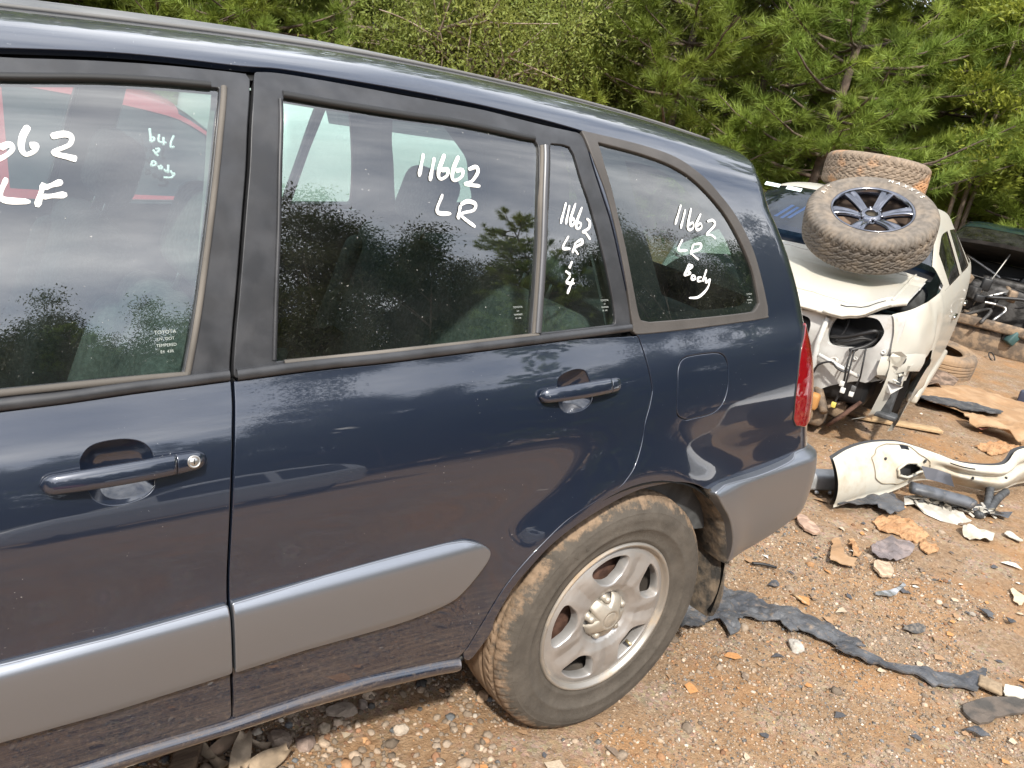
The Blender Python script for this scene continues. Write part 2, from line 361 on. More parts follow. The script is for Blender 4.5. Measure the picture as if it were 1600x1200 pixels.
def flank(x,s):
    """unrounded car surface -> y, z"""
    x=np.asarray(x,float); s=np.asarray(s,float)
    zl=np.minimum(s,ZB); t=np.clip(s-ZB,0,1)*399
    i=np.clip(t.astype(int),0,398); f=t-i
    gy=_G[i,0]*(1-f)+_G[i+1,0]*f; gz=_G[i,1]*(1-f)+_G[i+1,1]*f
    zr=np.interp(x,ROOFXd,ROOFZd)
    y=np.interp(zl,_zz,_yy)+gy
    z=zl+(zr-ZB)*gz
    # plan taper to the tail
    tp=np.clip((x+.35)/1.1,0,None)**2*.035; y=y+tp*np.clip(1-gy/.7,0,1)
    zw=z+PITCH*x
    # arch flare round the wheel
    r=np.hypot(x-HUB[0],zw-HUB[1]); fl=.022*np.exp(-((r-.40)/.085)**2)*sm(-.15,.12,zw-HUB[1]+.12)*(s<ZB)
    y=y-fl
    return y,zw
ROOFXd=np.linspace(-3,1,161)
def set_roof(X,Z):
    global ROOFZd
    v=np.interp(ROOFXd,X,Z)
    for _ in range(60): v[1:-1]=(v[:-2]+2*v[1:-1]+v[2:])/4
    ROOFZd=v
set_roof(ROOFX,ROOFZ)
def surf(u,s,off=0.0):
    """point of the car's skin. u = x along the flank, then arc length round the rear corner"""
    u=np.asarray(u,float); s=np.asarray(s,float)
    u,s=np.broadcast_arrays(u,s)
    RC=rc(s); x0=xend(s)-RC; th=np.clip((u-x0)/RC,0,1.5)
    x=np.minimum(u,x0)
    y,z=flank(x,s); e=1e-3
    y2,z2=flank(x,s+e); y1,z1=flank(x,s-e)
    ty,tz=y2-y1,z2-z1; l=np.hypot(ty,tz)+1e-12
    ny,nz=-tz/l,ty/l        # outward
    d=RC*(1-np.cos(th))
    P=np.stack([x+RC*np.sin(th),y-ny*d,z-nz*d],-1)
    if np.any(off): P=P+normal(u,s)*np.asarray(off)[...,None]
    return P
def normal(u,s):
    e=2e-3
    a=surf(u+e,s)-surf(u-e,s); b=surf(u,s+e)-surf(u,s-e)
    n=np.cross(a,b); n/= (np.linalg.norm(n,axis=-1,keepdims=True)+1e-12)
    return n

# outlines of its panels and strokes of the writing, in metres (length u, girth s)
T={
 'gap':[(-0.9195,1.6078),(-0.9396,1.5162),(-0.9488,1.4365),(-0.9599,1.3578),(-0.9772,1.2273),(-0.9843,1.1783),(-0.9926,1.1104),(-0.9928,1.0935),(-0.9942,1.0527),(-0.9996,0.9995),(-1.0071,0.8976),(-1.0117,0.7557),(-1.0078,0.6481),(-0.9926,0.4614)],
 'fd_frame_top':[(-1.3060,1.5944),(-1.2416,1.5988),(-1.1731,1.6037),(-1.0751,1.6077),(-0.9692,1.6076),(-0.9302,1.6063)],
 'band_bot':[(-1.3044,1.6099),(-1.1701,1.6223),(-1.0714,1.6255),(-0.9374,1.6223),(-0.8600,1.6264),(-0.7360,1.6183),(-0.5990,1.6116),(-0.4470,1.6045),(-0.3901,1.6011),(-0.2605,1.5929),(-0.1497,1.5819)],
 'highlight':[(-1.2889,1.7393),(-1.1886,1.7810),(-1.0756,1.8223),(-0.9578,1.8325),(-0.8449,1.7993),(-0.6656,1.7719),(-0.4912,1.8080),(-0.3233,1.7991)],
 'fd_glass_r':[(-0.9822,1.5712),(-0.9973,1.4967),(-1.0128,1.4038),(-1.0408,1.2510),(-1.0570,1.1701),(-1.0725,1.1039)],
 'fd_glass_t':[(-1.3098,1.5553),(-1.1783,1.5669),(-1.0815,1.5709),(-0.9985,1.5708)],
 'fd_glass_b':[(-1.3371,1.1095),(-1.2520,1.1092),(-1.1598,1.1090),(-1.0725,1.1039)],
 'fd_mould_b':[(-1.3389,1.0801),(-1.2538,1.0806),(-1.1614,1.0839),(-1.0611,1.0856),(-0.9956,1.0867)],
 'qt_out_top':[(-0.1524,1.5761),(0.0467,1.5673),(0.1581,1.5519),(0.2398,1.5176),(0.2988,1.4787),(0.3812,1.4047),(0.4440,1.3082),(0.4801,1.2007),(0.4990,1.1217)],
 'qt_out_bot':[(0.4972,1.0945),(0.4725,1.0882),(0.2052,1.0868),(-0.0014,1.0891),(-0.0313,1.0949)],
 'qt_out_left':[(-0.0310,1.1045),(-0.0386,1.1440),(-0.0483,1.2037),(-0.0656,1.2860),(-0.0846,1.3636),(-0.1067,1.4340),(-0.1407,1.5141),(-0.1533,1.5742)],
 'qg_top':[(-0.1190,1.5553),(0.0362,1.5437),(0.1481,1.5245),(0.2339,1.4882),(0.3268,1.4192),(0.3889,1.3411),(0.4391,1.2469),(0.4622,1.1536)],
 'qg_bot':[(0.4639,1.1328),(0.4421,1.1118),(0.4086,1.1066),(0.2066,1.1076),(0.0219,1.1115)],
 'qg_left':[(-0.0089,1.1188),(-0.0191,1.1420),(-0.0362,1.2182),(-0.0561,1.3071),(-0.0737,1.3702),(-0.0901,1.4353),(-0.1104,1.5007)],
 'rd_top':[(-0.9121,1.6095),(-0.8641,1.6125),(-0.7407,1.6039),(-0.6051,1.5946),(-0.4526,1.5904),(-0.3959,1.5868),(-0.2677,1.5762),(-0.1662,1.5721)],
 'rd_right':[(-0.1575,1.5648),(-0.1453,1.4975),(-0.1232,1.4328),(-0.0971,1.3630),(-0.0735,1.2744),(-0.0522,1.1897),(-0.0430,1.1387),(-0.0395,1.1115)],
 'rd_belt_bot':[(-0.9868,1.0858),(-0.8934,1.0878),(-0.8006,1.0885),(-0.7010,1.0876),(-0.5559,1.0892),(-0.3948,1.0909),(-0.2144,1.0934),(-0.0399,1.0965)],
 'rd_belt_top':[(-0.9835,1.1031),(-0.9126,1.1048),(-0.7997,1.1064),(-0.7000,1.1067),(-0.5550,1.1089),(-0.3940,1.1115),(-0.2138,1.1144),(-0.0479,1.1169)],
 'rg_top':[(-0.8718,1.5661),(-0.7534,1.5564),(-0.6182,1.5499),(-0.5292,1.5494),(-0.4416,1.5449),(-0.3489,1.5380),(-0.3051,1.5363)],
 'rg_right':[(-0.2960,1.5243),(-0.3047,1.4202),(-0.3176,1.2901),(-0.3298,1.1868),(-0.3394,1.1127)],
 'rg_bot':[(-0.3405,1.1101),(-0.5550,1.1089),(-0.7000,1.1079),(-0.7996,1.1081),(-0.9148,1.1083)],
 'rg_left':[(-0.9134,1.1136),(-0.9056,1.2238),(-0.8960,1.3345),(-0.8873,1.4495),(-0.8757,1.5557)],
 'rq_top':[(-0.2618,1.5343),(-0.2258,1.5358),(-0.2036,1.5325)],
 'rq_right':[(-0.1938,1.5156),(-0.1789,1.4610),(-0.1540,1.3964),(-0.1196,1.2858),(-0.0963,1.1915),(-0.0855,1.1322)],
 'rq_bot':[(-0.0880,1.1153),(-0.2138,1.1137),(-0.3138,1.1129)],
 'rq_left':[(-0.3128,1.1177),(-0.3045,1.1997),(-0.2908,1.3292),(-0.2818,1.3952),(-0.2664,1.5219)],
 'rd_low_right':[(-0.0336,1.0937),(-0.0176,1.0826),(-0.0068,1.0566),(0.0069,1.0077),(0.0150,0.9692),(0.0140,0.9515),(0.0046,0.9198),(-0.0073,0.8882),(-0.0189,0.8372),(-0.0418,0.7922),(-0.0672,0.7669),(-0.0935,0.7505),(-0.1611,0.7330),(-0.2472,0.7049),(-0.3157,0.6621),(-0.3726,0.6126),(-0.4144,0.5590),(-0.4516,0.4868),(-0.4746,0.4368),(-0.4922,0.4151),(-0.5089,0.4056)],
 'sill_hi':[(-1.2446,0.4667),(-1.1194,0.4610),(-1.0204,0.4543),(-0.9909,0.4533),(-0.8983,0.4515),(-0.8097,0.4477),(-0.7161,0.4408),(-0.6129,0.4237),(-0.5047,0.4079)],
 'sill_bot':[(-1.1704,0.4305),(-1.0186,0.4250),(-0.8520,0.4177),(-0.7106,0.4019),(-0.6066,0.3881),(-0.4978,0.3731),(-0.4695,0.3827),(-0.4596,0.4095)],
 'arch':[(-0.4580,0.4091),(-0.4235,0.4700),(-0.4186,0.5016),(-0.3844,0.5691),(-0.3451,0.6122),(-0.2930,0.6550),(-0.2223,0.6884),(-0.1185,0.7165),(-0.0417,0.7306),(0.0132,0.7325),(0.0899,0.7279),(0.1370,0.7200),(0.1925,0.7027),(0.2402,0.6787)],
 'strip_r':[(-1.0053,0.7064),(-0.8733,0.7095),(-0.6946,0.7116),(-0.5448,0.7097),(-0.5029,0.7028),(-0.4692,0.6852),(-0.4581,0.6696),(-0.4703,0.6458),(-0.5088,0.6054),(-0.5426,0.5840),(-0.6035,0.5715),(-0.6823,0.5676),(-0.8663,0.5763),(-0.9978,0.5743)],
 'strip_f_t':[(-1.0149,0.7061),(-1.2006,0.7044),(-1.3580,0.7076)],
 'strip_f_b':[(-1.0048,0.5755),(-1.2012,0.5743),(-1.3621,0.5832)],
 'flap':[(0.1330,1.0182),(0.1751,1.0221),(0.2506,1.0203),(0.2836,1.0131),(0.3000,0.9938),(0.3029,0.9553),(0.2975,0.9186),(0.2789,0.8904),(0.2416,0.8750),(0.1756,0.8734),(0.1432,0.8750),(0.1141,0.8897),(0.1086,0.9117),(0.1097,0.9631),(0.1140,0.9995)],
 'light_left':[(0.7044,1.0608),(0.6738,1.0339),(0.6435,0.9859),(0.6275,0.8810),(0.6368,0.7947)],
 'bump_top':[(0.2402,0.6787),(0.4482,0.6679),(0.6145,0.6750),(0.6641,0.6878)],
 'bump_left':[(0.2402,0.6787),(0.2766,0.6386),(0.3262,0.5852),(0.3665,0.5179),(0.4154,0.4076)],
 'f_handle':[(-1.2958,0.9724),(-1.0497,0.9742)],
 'f_handle_split':[(-1.1013,0.9753)],
 'r_handle':[(-0.3388,0.9882),(-0.0977,0.9892)],
 'r_handle_split':[(-0.1407,0.9885)],
 'f_cup':[(-1.2396,0.9898),(-1.2358,1.0058),(-1.2232,1.0177),(-1.2026,1.0221),(-1.1717,1.0215),(-1.1482,1.0145),(-1.1345,1.0020),(-1.1297,0.9867),(-1.1284,0.9547),(-1.1322,0.9382),(-1.1493,0.9261),(-1.1851,0.9218),(-1.2146,0.9306),(-1.2309,0.9522)],
 'r_cup':[(-0.2832,1.0081),(-0.2722,1.0232),(-0.2478,1.0305),(-0.2191,1.0329),(-0.1959,1.0267),(-0.1863,1.0111),(-0.1818,0.9971),(-0.1796,0.9659),(-0.1916,0.9513),(-0.2158,0.9426),(-0.2538,0.9427),(-0.2723,0.9520),(-0.2813,0.9667)],
 'q_inner':[(-0.0243,1.5089),(-0.0110,1.5203),(0.0855,1.5142),(0.1762,1.4769),(0.2588,1.4132),(0.3330,1.3432),(0.3734,1.2531),(0.4115,1.1828),(0.4213,1.1541),(0.4005,1.1393),(0.3470,1.1312),(0.1171,1.1346),(0.0916,1.1465),(0.0421,1.2908),(0.0036,1.3948)],
 'w_front':[[(-1.3217,1.4838),(-1.3299,1.4565),(-1.3246,1.4370),(-1.3114,1.4411),(-1.3009,1.4514),(-1.3046,1.4584),(-1.3172,1.4525)],[(-1.2779,1.4861),(-1.2865,1.4701),(-1.2892,1.4536),(-1.2839,1.4447),(-1.2727,1.4497),(-1.2696,1.4581),(-1.2781,1.4577)],[(-1.2490,1.4719),(-1.2313,1.4764),(-1.2210,1.4732),(-1.2244,1.4608),(-1.2470,1.4488),(-1.2273,1.4430),(-1.2151,1.4401)],[(-1.3111,1.4105),(-1.3194,1.3816),(-1.2821,1.3768)],[(-1.2627,1.4041),(-1.2736,1.3695)],[(-1.2631,1.3967),(-1.2369,1.4068)],[(-1.2673,1.3838),(-1.2319,1.3878)]],
 'w_rear':[[(-0.5933,1.4785),(-0.6065,1.4341)],[(-0.5686,1.4730),(-0.5820,1.4269)],[(-0.5439,1.4811),(-0.5580,1.4528),(-0.5612,1.4378),(-0.5548,1.4321),(-0.5407,1.4403),(-0.5384,1.4516),(-0.5553,1.4493)],[(-0.5102,1.4800),(-0.5244,1.4551),(-0.5287,1.4361),(-0.5213,1.4315),(-0.5052,1.4401),(-0.5028,1.4528),(-0.5201,1.4504)],[(-0.4885,1.4551),(-0.4690,1.4617),(-0.4648,1.4517),(-0.4805,1.4328),(-0.4983,1.4253),(-0.4610,1.4237)],[(-0.5535,1.4025),(-0.5680,1.3688),(-0.5356,1.3654)],[(-0.5116,1.3831),(-0.5192,1.3552)],[(-0.5115,1.3844),(-0.4939,1.3914),(-0.4751,1.3871),(-0.4805,1.3741),(-0.5110,1.3642),(-0.4774,1.3410)]],
 'w_door_q':[[(-0.2274,1.4024),(-0.2462,1.3544)],[(-0.2173,1.3972),(-0.2312,1.3535)],[(-0.1987,1.4026),(-0.2163,1.3656),(-0.2152,1.3512),(-0.2053,1.3573),(-0.2066,1.3674),(-0.2146,1.3628)],[(-0.1797,1.3949),(-0.1973,1.3620),(-0.2000,1.3473),(-0.1904,1.3462),(-0.1850,1.3566),(-0.1955,1.3591)],[(-0.1676,1.3691),(-0.1581,1.3621),(-0.1619,1.3471),(-0.1811,1.3377),(-0.1714,1.3350),(-0.1583,1.3205)],[(-0.2241,1.3272),(-0.2422,1.3009),(-0.2205,1.2991)],[(-0.2037,1.3124),(-0.2143,1.2891)],[(-0.2037,1.3124),(-0.1859,1.3200),(-0.1844,1.3112),(-0.2061,1.3007),(-0.1971,1.2855)],[(-0.2158,1.2703),(-0.2251,1.2544)],[(-0.2366,1.2488),(-0.2218,1.2399)],[(-0.2228,1.2371),(-0.2337,1.2229),(-0.2110,1.2201)],[(-0.2135,1.2311),(-0.2326,1.1969)]],
 'w_quarter':[[(0.1578,1.4226),(0.1312,1.3673)],[(0.1741,1.4108),(0.1512,1.3580)],[(0.1972,1.4171),(0.1807,1.3717),(0.1832,1.3560),(0.2000,1.3622),(0.2012,1.3765),(0.1831,1.3701)],[(0.2344,1.4039),(0.2137,1.3737),(0.2149,1.3576),(0.2334,1.3640),(0.2319,1.3766),(0.2158,1.3684)],[(0.2586,1.3838),(0.2830,1.3892),(0.2883,1.3747),(0.2528,1.3468),(0.2711,1.3459),(0.2903,1.3365)],[(0.1564,1.3287),(0.1388,1.3006),(0.1730,1.2995)],[(0.1965,1.3150),(0.1848,1.2882)],[(0.1966,1.3159),(0.2273,1.3186),(0.2212,1.3040),(0.1901,1.2927),(0.2155,1.2734)],[(0.1771,1.2618),(0.1571,1.2296)],[(0.1759,1.2609),(0.1905,1.2556),(0.1701,1.2443),(0.1821,1.2362),(0.1571,1.2296)],[(0.1992,1.2288),(0.1892,1.2290),(0.1862,1.2202),(0.1987,1.2199),(0.1992,1.2288)],[(0.2243,1.2247),(0.2115,1.2232),(0.2111,1.2142),(0.2238,1.2139)],[(0.2461,1.2462),(0.2288,1.2120)],[(0.2423,1.2244),(0.2415,1.2098),(0.2602,1.2185)],[(0.2602,1.2185),(0.2458,1.1914),(0.2103,1.1694),(0.1728,1.1686)]],
}

# ------------------------------------------------------------------ the dark blue SUV
PAINT=paint('dark_blue_paint',(.008,.0145,.031),metal=.35,rough=.34,dz=(.30,.60),coat_ior=1.8,film=.008,dust=(.20,.15,.11))
MATTE=pmat('matte_frame_black',(.028,.029,.032),rough=.42,var=.25,vscale=14,rvar=.1)
TRIM=pmat('weathered_trim',(.052,.047,.043),rough=.6,var=.12,vscale=9,bump=.06,bscale=200)
RUBBER=pmat('rubber_seal',(.010,.010,.010),rough=.55)
SEALL=pmat('dusty_seal',(.10,.09,.078),rough=.75,var=.25,vscale=4)
SILVER=paint('silver_cladding',(.25,.268,.30),metal=.85,rough=.36,coat=.2,dz=(.30,.50),speck=.8)
BLACK=pmat('black_plastic',(.012,.012,.013),rough=.5,bump=.1,bscale=150)
GLASS=glass('side_glass',(.56,.69,.66),2.25,film=.02)
GLASSQ=glass('quarter_glass',(.46,.58,.55),2.15,film=.025)
INT=pmat('interior_grey',(.055,.058,.06),rough=.85,var=.25,vscale=20,bump=.1,bscale=300)
INTL=pmat('interior_pale',(.22,.22,.205),rough=.9,var=.15,vscale=9)
FABRIC=pmat('seat_fabric',(.085,.09,.085),rough=.95,var=.2,vscale=90,bump=.2,bscale=500)
MARK=pmat('white_paint_marker',(.82,.82,.80),rough=.45)
RUST=pmat('rusty_drum',(.045,.020,.013),rough=.85,base2=(.09,.045,.03),vscale=30,bump=.3)
suv=thing('dark_blue_suv','dark blue four-door SUV with silver side cladding, filling the left of the picture','car',(0,YC,0))

def panel(name,loops,mat,parent,off=0.,hem=.012,h=.016,rnd=.0022,mirror=False):
    """piece of the car's skin: loops in (u,s) space -> mesh with rolled edges and exact normals"""
    vo,F,L=cdt(loops,h)
    offv=off(vo[:,0],vo[:,1]) if callable(off) else np.full(len(vo),off)
    V=surf(vo[:,0],vo[:,1])+normal(vo[:,0],vo[:,1])*offv[:,None]
    if callable(off):
        e=3e-3
        def q(u,s): return surf(u,s)+normal(u,s)*np.asarray(off(u,s))[:,None]
        n=np.cross(q(vo[:,0]+e,vo[:,1])-q(vo[:,0]-e,vo[:,1]),q(vo[:,0],vo[:,1]+e)-q(vo[:,0],vo[:,1]-e)); n/=np.linalg.norm(n,axis=1,keepdims=True)+1e-12
    else: n=normal(vo[:,0],vo[:,1])
    Vs=[V];Ns=[n];Fs=[tuple(f) for f in F]; base=len(V)
    if hem:
        for l in L:
            o_=off(l[:,0],l[:,1]) if callable(off) else np.full(len(l),off)
            nb=normal(l[:,0],l[:,1]); B=surf(l[:,0],l[:,1])+nb*o_[:,None]
            t=np.roll(B,-1,0)-np.roll(B,1,0); t/=np.linalg.norm(t,axis=1,keepdims=True)+1e-12
            od=np.cross(t,nb)
            rings=[(B,nb),(B+od*rnd*.6-nb*rnd*.25,nb*.75+od*.66),(B+od*rnd-nb*rnd,od),(B+od*rnd-nb*hem,od)]
            k=len(l)
            for a,(rv,rn) in enumerate(rings):
                Vs.append(rv);Ns.append(rn/np.linalg.norm(rn,axis=1,keepdims=True))
            for a in range(3):
                for i in range(k):
                    j=(i+1)%k; Fs.append((base+a*k+i,base+(a+1)*k+i,base+(a+1)*k+j,base+a*k+j))
            base+=4*k
    V=np.vstack(Vs);n=np.vstack(Ns)
    return mk(name,V,Fs,mat,parent,n)
def A(*ks): 
    out=[]
    for k in ks: out+= list(T[k]) if isinstance(k,str) else list(k)
    return out
def sp(pts,n=6): return crv(np.array(pts,float),n).tolist()
def shift(pts,du=0.,ds=0.): return [(a+du,b+ds) for a,b in pts]
def rnd_poly(p,r=.012,n=4,skip=()):
    """round the corners of a closed polygon that turn sharply"""
    p=np.asarray(p,float); out=[]; m_=len(p)
    for i in range(m_):
        a,b,c=p[i-1],p[i],p[(i+1)%m_]; u=a-b; v=c-b; lu,lv=np.linalg.norm(u),np.linalg.norm(v)
        if lu<1e-9 or lv<1e-9: continue
        u/=lu; v/=lv; d=u@v
        if d>-.80:
            rr=min(r,lu*.45,lv*.45)
            for t in np.linspace(0,1,n+2): out.append((b+u*rr)*(1-t)**2+2*b*t*(1-t)+(b+v*rr)*t*t)
        else: out.append(b)
    return np.array(out)
GAPU=.0042
gap=np.array(sp(T['gap'])); gap_low=gap[gap[:,1]<1.0852]; gap_up=gap[gap[:,1]>=1.0822]
def gapu(s): 
    o=np.argsort(gap[:,1]); return np.interp(s,gap[o,1],gap[o,0])
XF=-2.06       # front edge of the front door
# ---- front door
fd_low=[(XF,.478),(-1.6,.472)]+sp([(-1.2446,.474),(-1.1194,.468),(-1.0204,.461)],3)
g=[(a-GAPU,b) for a,b in gap_low[::-1] if b>.463]
fd=fd_low+[(gapu(.462)-GAPU,.4605)]+g+[(gapu(1.0842)-GAPU,1.0847)]+[(-1.0537,1.0837),(-1.1558,1.0822),(-1.2499,1.0792),(-1.3365,1.0782),(-1.6,1.0742),(XF-.02,1.0652)]+[(XF-.03,.9),(XF-.02,.7)]
hcup_f=crv(T['f_cup'],4,True); hcup_r=crv(T['r_cup'],4,True)
front_door=panel('front_door',[rnd_poly(fd,.01),hcup_f],PAINT,suv)
# window frame of the front door with the glass opening
top_f=[(-1.62,1.5815),(-1.45,1.5885)]+[(a,b-.004) for a,b in T['fd_frame_top']]
gl_t=[(-1.60,1.5395),(-1.45,1.5485)]+T['fd_glass_t']
gl_r=T['fd_glass_r']; gl_b=[(-2.0,1.1082),(-1.6,1.1102)]+T['fd_glass_b']
fg=sp(gl_b[:-1],3)+sp(gl_r[::-1],4)+sp(gl_t[::-1],4)+[(-1.70,1.5),(-1.90,1.28)]
gu=[(gapu(s)-GAPU*1.3,s) for s in np.linspace(1.0912,1.5925,24)]
frame_f=[(XF-.03,1.0917)]+[(-1.6,1.0917),(-1.2,1.0917)]+gu+[(gapu(1.5995)-.012,1.6040)]+sp(top_f[::-1],3)+[(-1.78,1.4775),(-1.97,1.25)]
panel('window_frame',[rnd_poly(frame_f,.008),rnd_poly(fg,.012)],MATTE,front_door,off=-.002,hem=.02)
panel('window_glass',[rnd_poly(np.array(fg)*1,.012)],GLASS,front_door,off=-.008,hem=0,h=.03)
def strip_along(name,pts,w0,w1,mat,parent,off0,h=.004,n=6,closed=False,smooth=True):
    """raised moulding of width w0..w1 (in s) following a path in (u,s); rounded section"""
    P=crv(np.array(pts,float),n,closed); t=np.gradient(P,axis=0); t/=np.linalg.norm(t,axis=1,keepdims=True)+1e-9; nn=np.c_[-t[:,1],t[:,0]]
    sec=[(w0,-.006),(w0,off0),(w0+(w1-w0)*.12,off0+h*.7),(w0+(w1-w0)*.5,off0+h),(w0+(w1-w0)*.88,off0+h*.7),(w1,off0),(w1,-.006)]
    rows=[]
    for w,o_ in sec:
        q=P+nn*w; rows.append(surf(q[:,0],q[:,1])+normal(q[:,0],q[:,1])*o_)
    V,F=grid(np.stack(rows,1),closeu=closed)
    return mk(name,V,F,mat,parent,smooth=smooth)
strip_along('belt_moulding',[(XF-.02,1.0737)]+[(-1.6,1.0782)]+T['fd_mould_b'][:-1]+[(gapu(1.0902)-.006,1.0867)],.0,.0185,MATTE,front_door,.004,.006)
strip_along('belt_seal',[(XF+.1,1.0972),(-1.6,1.1017),(-1.3345,1.1027),(-1.154,1.1024),(-1.068,1.1007)],-.003,.008,SEALL,front_door,.001,.004)
strip_along('window_seal',[(a+.006,b) for a,b in gl_r[::-1]],-.0055,.0055,SEALL,front_door,-.003,.006)
strip_along('window_channel',[(a,b+.003) for a,b in gl_t],-.006,.006,RUBBER,front_door,-.003,.005)
# silver cladding
def cladoff(e):
    def f(u,s):
        t=np.clip((s-.575)/(.708-.575),0,1)
        return .003+.012*np.sin(np.pi*np.clip(t*.86+.14,0,1))**.6
    return f
def clad(name,poly,parent):
    return panel(name,[poly],SILVER,parent,off=lambda u,s:.004+.013*np.clip((.710-s)/.02,0,1)**.5*np.clip((s-.555)/.03,0,1)**.4,hem=.02,h=.009,rnd=.003)
sf=T['strip_f_t'][::-1]; sb=T['strip_f_b']
cf=[(XF+.004,.707),(-1.7,.7075)]+sf[:-1]+[(gapu(.707)-.0052,.7062)]+[(gapu(.575)-.0052,.5752)]+sb[1:]+[(-1.7,.583),(XF+.004,.583)]
clad('side_cladding',rnd_poly(cf,.004),front_door)
# ---- rear door
rdl=np.array(sp(T['rd_low_right'],6)); rdl_in=rdl+np.c_[np.full(len(rdl),-.0035),np.zeros(len(rdl))]
shl=sp(T['sill_hi'][3:],4)
rd=[(a,b+.0075) for a,b in shl if a<-.515]+[tuple(p) for p in rdl_in[::-1] if p[1]<1.0837 and p[0]>-.54]
rd+= [(a,b-.0025) for a,b in T['rd_belt_bot'][::-1][1:-1]]+[(gapu(1.0847)+GAPU,1.0837)]+[(a+GAPU,b) for a,b in gap_low if b>.463]
rd=[p for p in rd]
rear_door=panel('rear_door',[rnd_poly(rd,.006),hcup_r],PAINT,suv)
rg=sp(T['rg_top'],4)+sp(T['rg_right'],4)+sp(T['rg_bot'],4)+sp(T['rg_left'],4)
rq=sp(T['rq_top'],4)+sp(T['rq_right'],4)+sp(T['rq_bot'],3)+sp(T['rq_left'],4)
rdr=sp(T['rd_right'],5)
frame_r=[(gapu(s)+GAPU*1.3,s) for s in np.linspace(1.5925,1.0912,24)]+[(-.6,1.0927),(-.3,1.0947),(-.041,1.0992)]+rdr[::-1]+sp(T['rd_top'],4)[::-1]
panel('window_frame',[rnd_poly(frame_r,.007),rnd_poly(rg,.008),rnd_poly(rq,.008)],MATTE,rear_door,off=-.002,hem=.02)
panel('window_glass',[rnd_poly(rg,.008)],GLASS,rear_door,off=-.008,hem=0,h=.03)
panel('fixed_glass',[rnd_poly(rq,.008)],GLASS,rear_door,off=-.007,hem=0,h=.03)
strip_along('belt_moulding',[(gapu(1.0902)+.007,1.0854)]+T['rd_belt_bot'][1:-1]+[(-.043,1.0957)],.0,.019,MATTE,rear_door,.004,.006)
strip_along('belt_seal',[(-.9,1.1047),(-.787,1.1042),(-.6855,1.1047),(-.5377,1.1057),(-.323,1.1087)],-.003,.007,SEALL,rear_door,.001,.004)
strip_along('window_channel',[(a,b+.003) for a,b in T['rg_top']],-.007,.006,RUBBER,rear_door,-.003,.005)
strip_along('window_seal',[(a-.004,b) for a,b in T['rg_left']],-.004,.004,MATTE,rear_door,-.002,.005)
mid=[((a+c)/2,(b+d)/2) for (a,b),(c,d) in zip(T['rg_right'],[(-.2664,1.5219),(-.2835,1.3952+.02),(-.2945,1.29),(-.3055,1.1897),(-.3128,1.1177)])]
strip_along('division_bar',[(a+.004,b) for a,b in mid],-.011,.007,pmat('satin_bar',(.085,.086,.092),rough=.35,metal=.4),rear_door,.0,.007)
strip_along('division_seal',[(a-.008,b) for a,b in mid],-.005,.004,SEALL,rear_door,-.004,.008)
cl=[(gapu(.7064)+.0056,.7066)]+sp(T['strip_r'][1:-1],6)+[(gapu(.5743)+.0056,.5745)]
clad('side_cladding',rnd_poly(np.array(cl)[::-1],.003),rear_door)

# ---- door handles: dished cup, bar and end cap
def handle(parent,cup,ends,split,lock):
    c=np.asarray(cup); ctr=c.mean(0); rows=[];k=9
    for a in range(k+1):
        t=a/k; q=ctr+(c-ctr)*(1-t); dep=-.034*(1-(1-t)**2.6)
        rows.append(surf(q[:,0],q[:,1])+normal(q[:,0],q[:,1])*(dep if a else .0)[...] if False else surf(q[:,0],q[:,1])+normal(q[:,0],q[:,1])*dep)
    V,F=grid(np.array(rows),closev=True,flip=True); mk('handle_cup',V,F,PAINT,parent)
    (ua,sa),(ub,sb_)=ends
    def bar(name,t0,t1,mat,capa,capb):
        ts=np.linspace(t0,t1,34); R_=[]
        for t in ts:
            u=ua+(ub-ua)*t; s=sa+(sb_-sa)*t
            e=1.0
            if capa: e=min(e,math.sqrt(max(0,1-(1-min(1,(t-t0)/.075))**2)))
            if capb: e=min(e,math.sqrt(max(0,1-(1-min(1,(t1-t)/.09))**2)))
            hh=.0175*(.86+.14*math.sin(math.pi*t))*max(e,.02); lift=.0045+.021*math.sin(math.pi*min(1,max(0,t)))**.55
            th=.0095*max(e,.05)
            P0=surf(u,s); n0=normal(u,s); up=surf(u,s+.004)-surf(u,s-.004); up=up/np.linalg.norm(up)
            ring=[]
            for a in np.linspace(0,2*np.pi,20,endpoint=False):
                ca,sa_=math.cos(a),math.sin(a); ca=math.copysign(abs(ca)**.72,ca); sa_=math.copysign(abs(sa_)**.72,sa_)
                ring.append(P0+up*hh*ca+n0*(lift+th*sa_))
            R_.append(ring)
        V,F=grid(np.array(R_),closev=True); F+=[tuple(range(20)),tuple(33*20+i for i in range(20))[::-1]]
        return mk(name,V,F,mat,parent)
    sp_=(split[0][0]-ua)/(ub-ua)
    bar('handle_bar',0,sp_-.004,PAINT,True,False); bar('handle_cap',sp_+.004,1,PAINT,False,True)
    if lock:
        u=ua+(ub-ua)*.90; s=sa+(sb_-sa)*.90; P0=surf(u,s);n0=normal(u,s)
        M=Vector(n0).to_track_quat('Y','Z').to_matrix().to_4x4(); M.translation=Vector(P0+n0*.0262)
        vf=revolve([(.0001,.0015),(.007,.0015),(.0075,.0005),(.0085,.0025),(.0105,.0020),(.0112,-.002),(.0112,-.01)],28)
        mk('key_lock',*xf(vf,M),pmat('lock_metal',(.45,.44,.42),rough=.3,metal=.9),parent)
        mk('key_slot',*xf(rbox((0,.0018,0),(.0018,.0012,.009),.0003,1),M),BLACK,parent)
handle(front_door,hcup_f,T['f_handle'],T['f_handle_split'],True)
handle(rear_door,hcup_r,T['r_handle'],T['r_handle_split'],False)

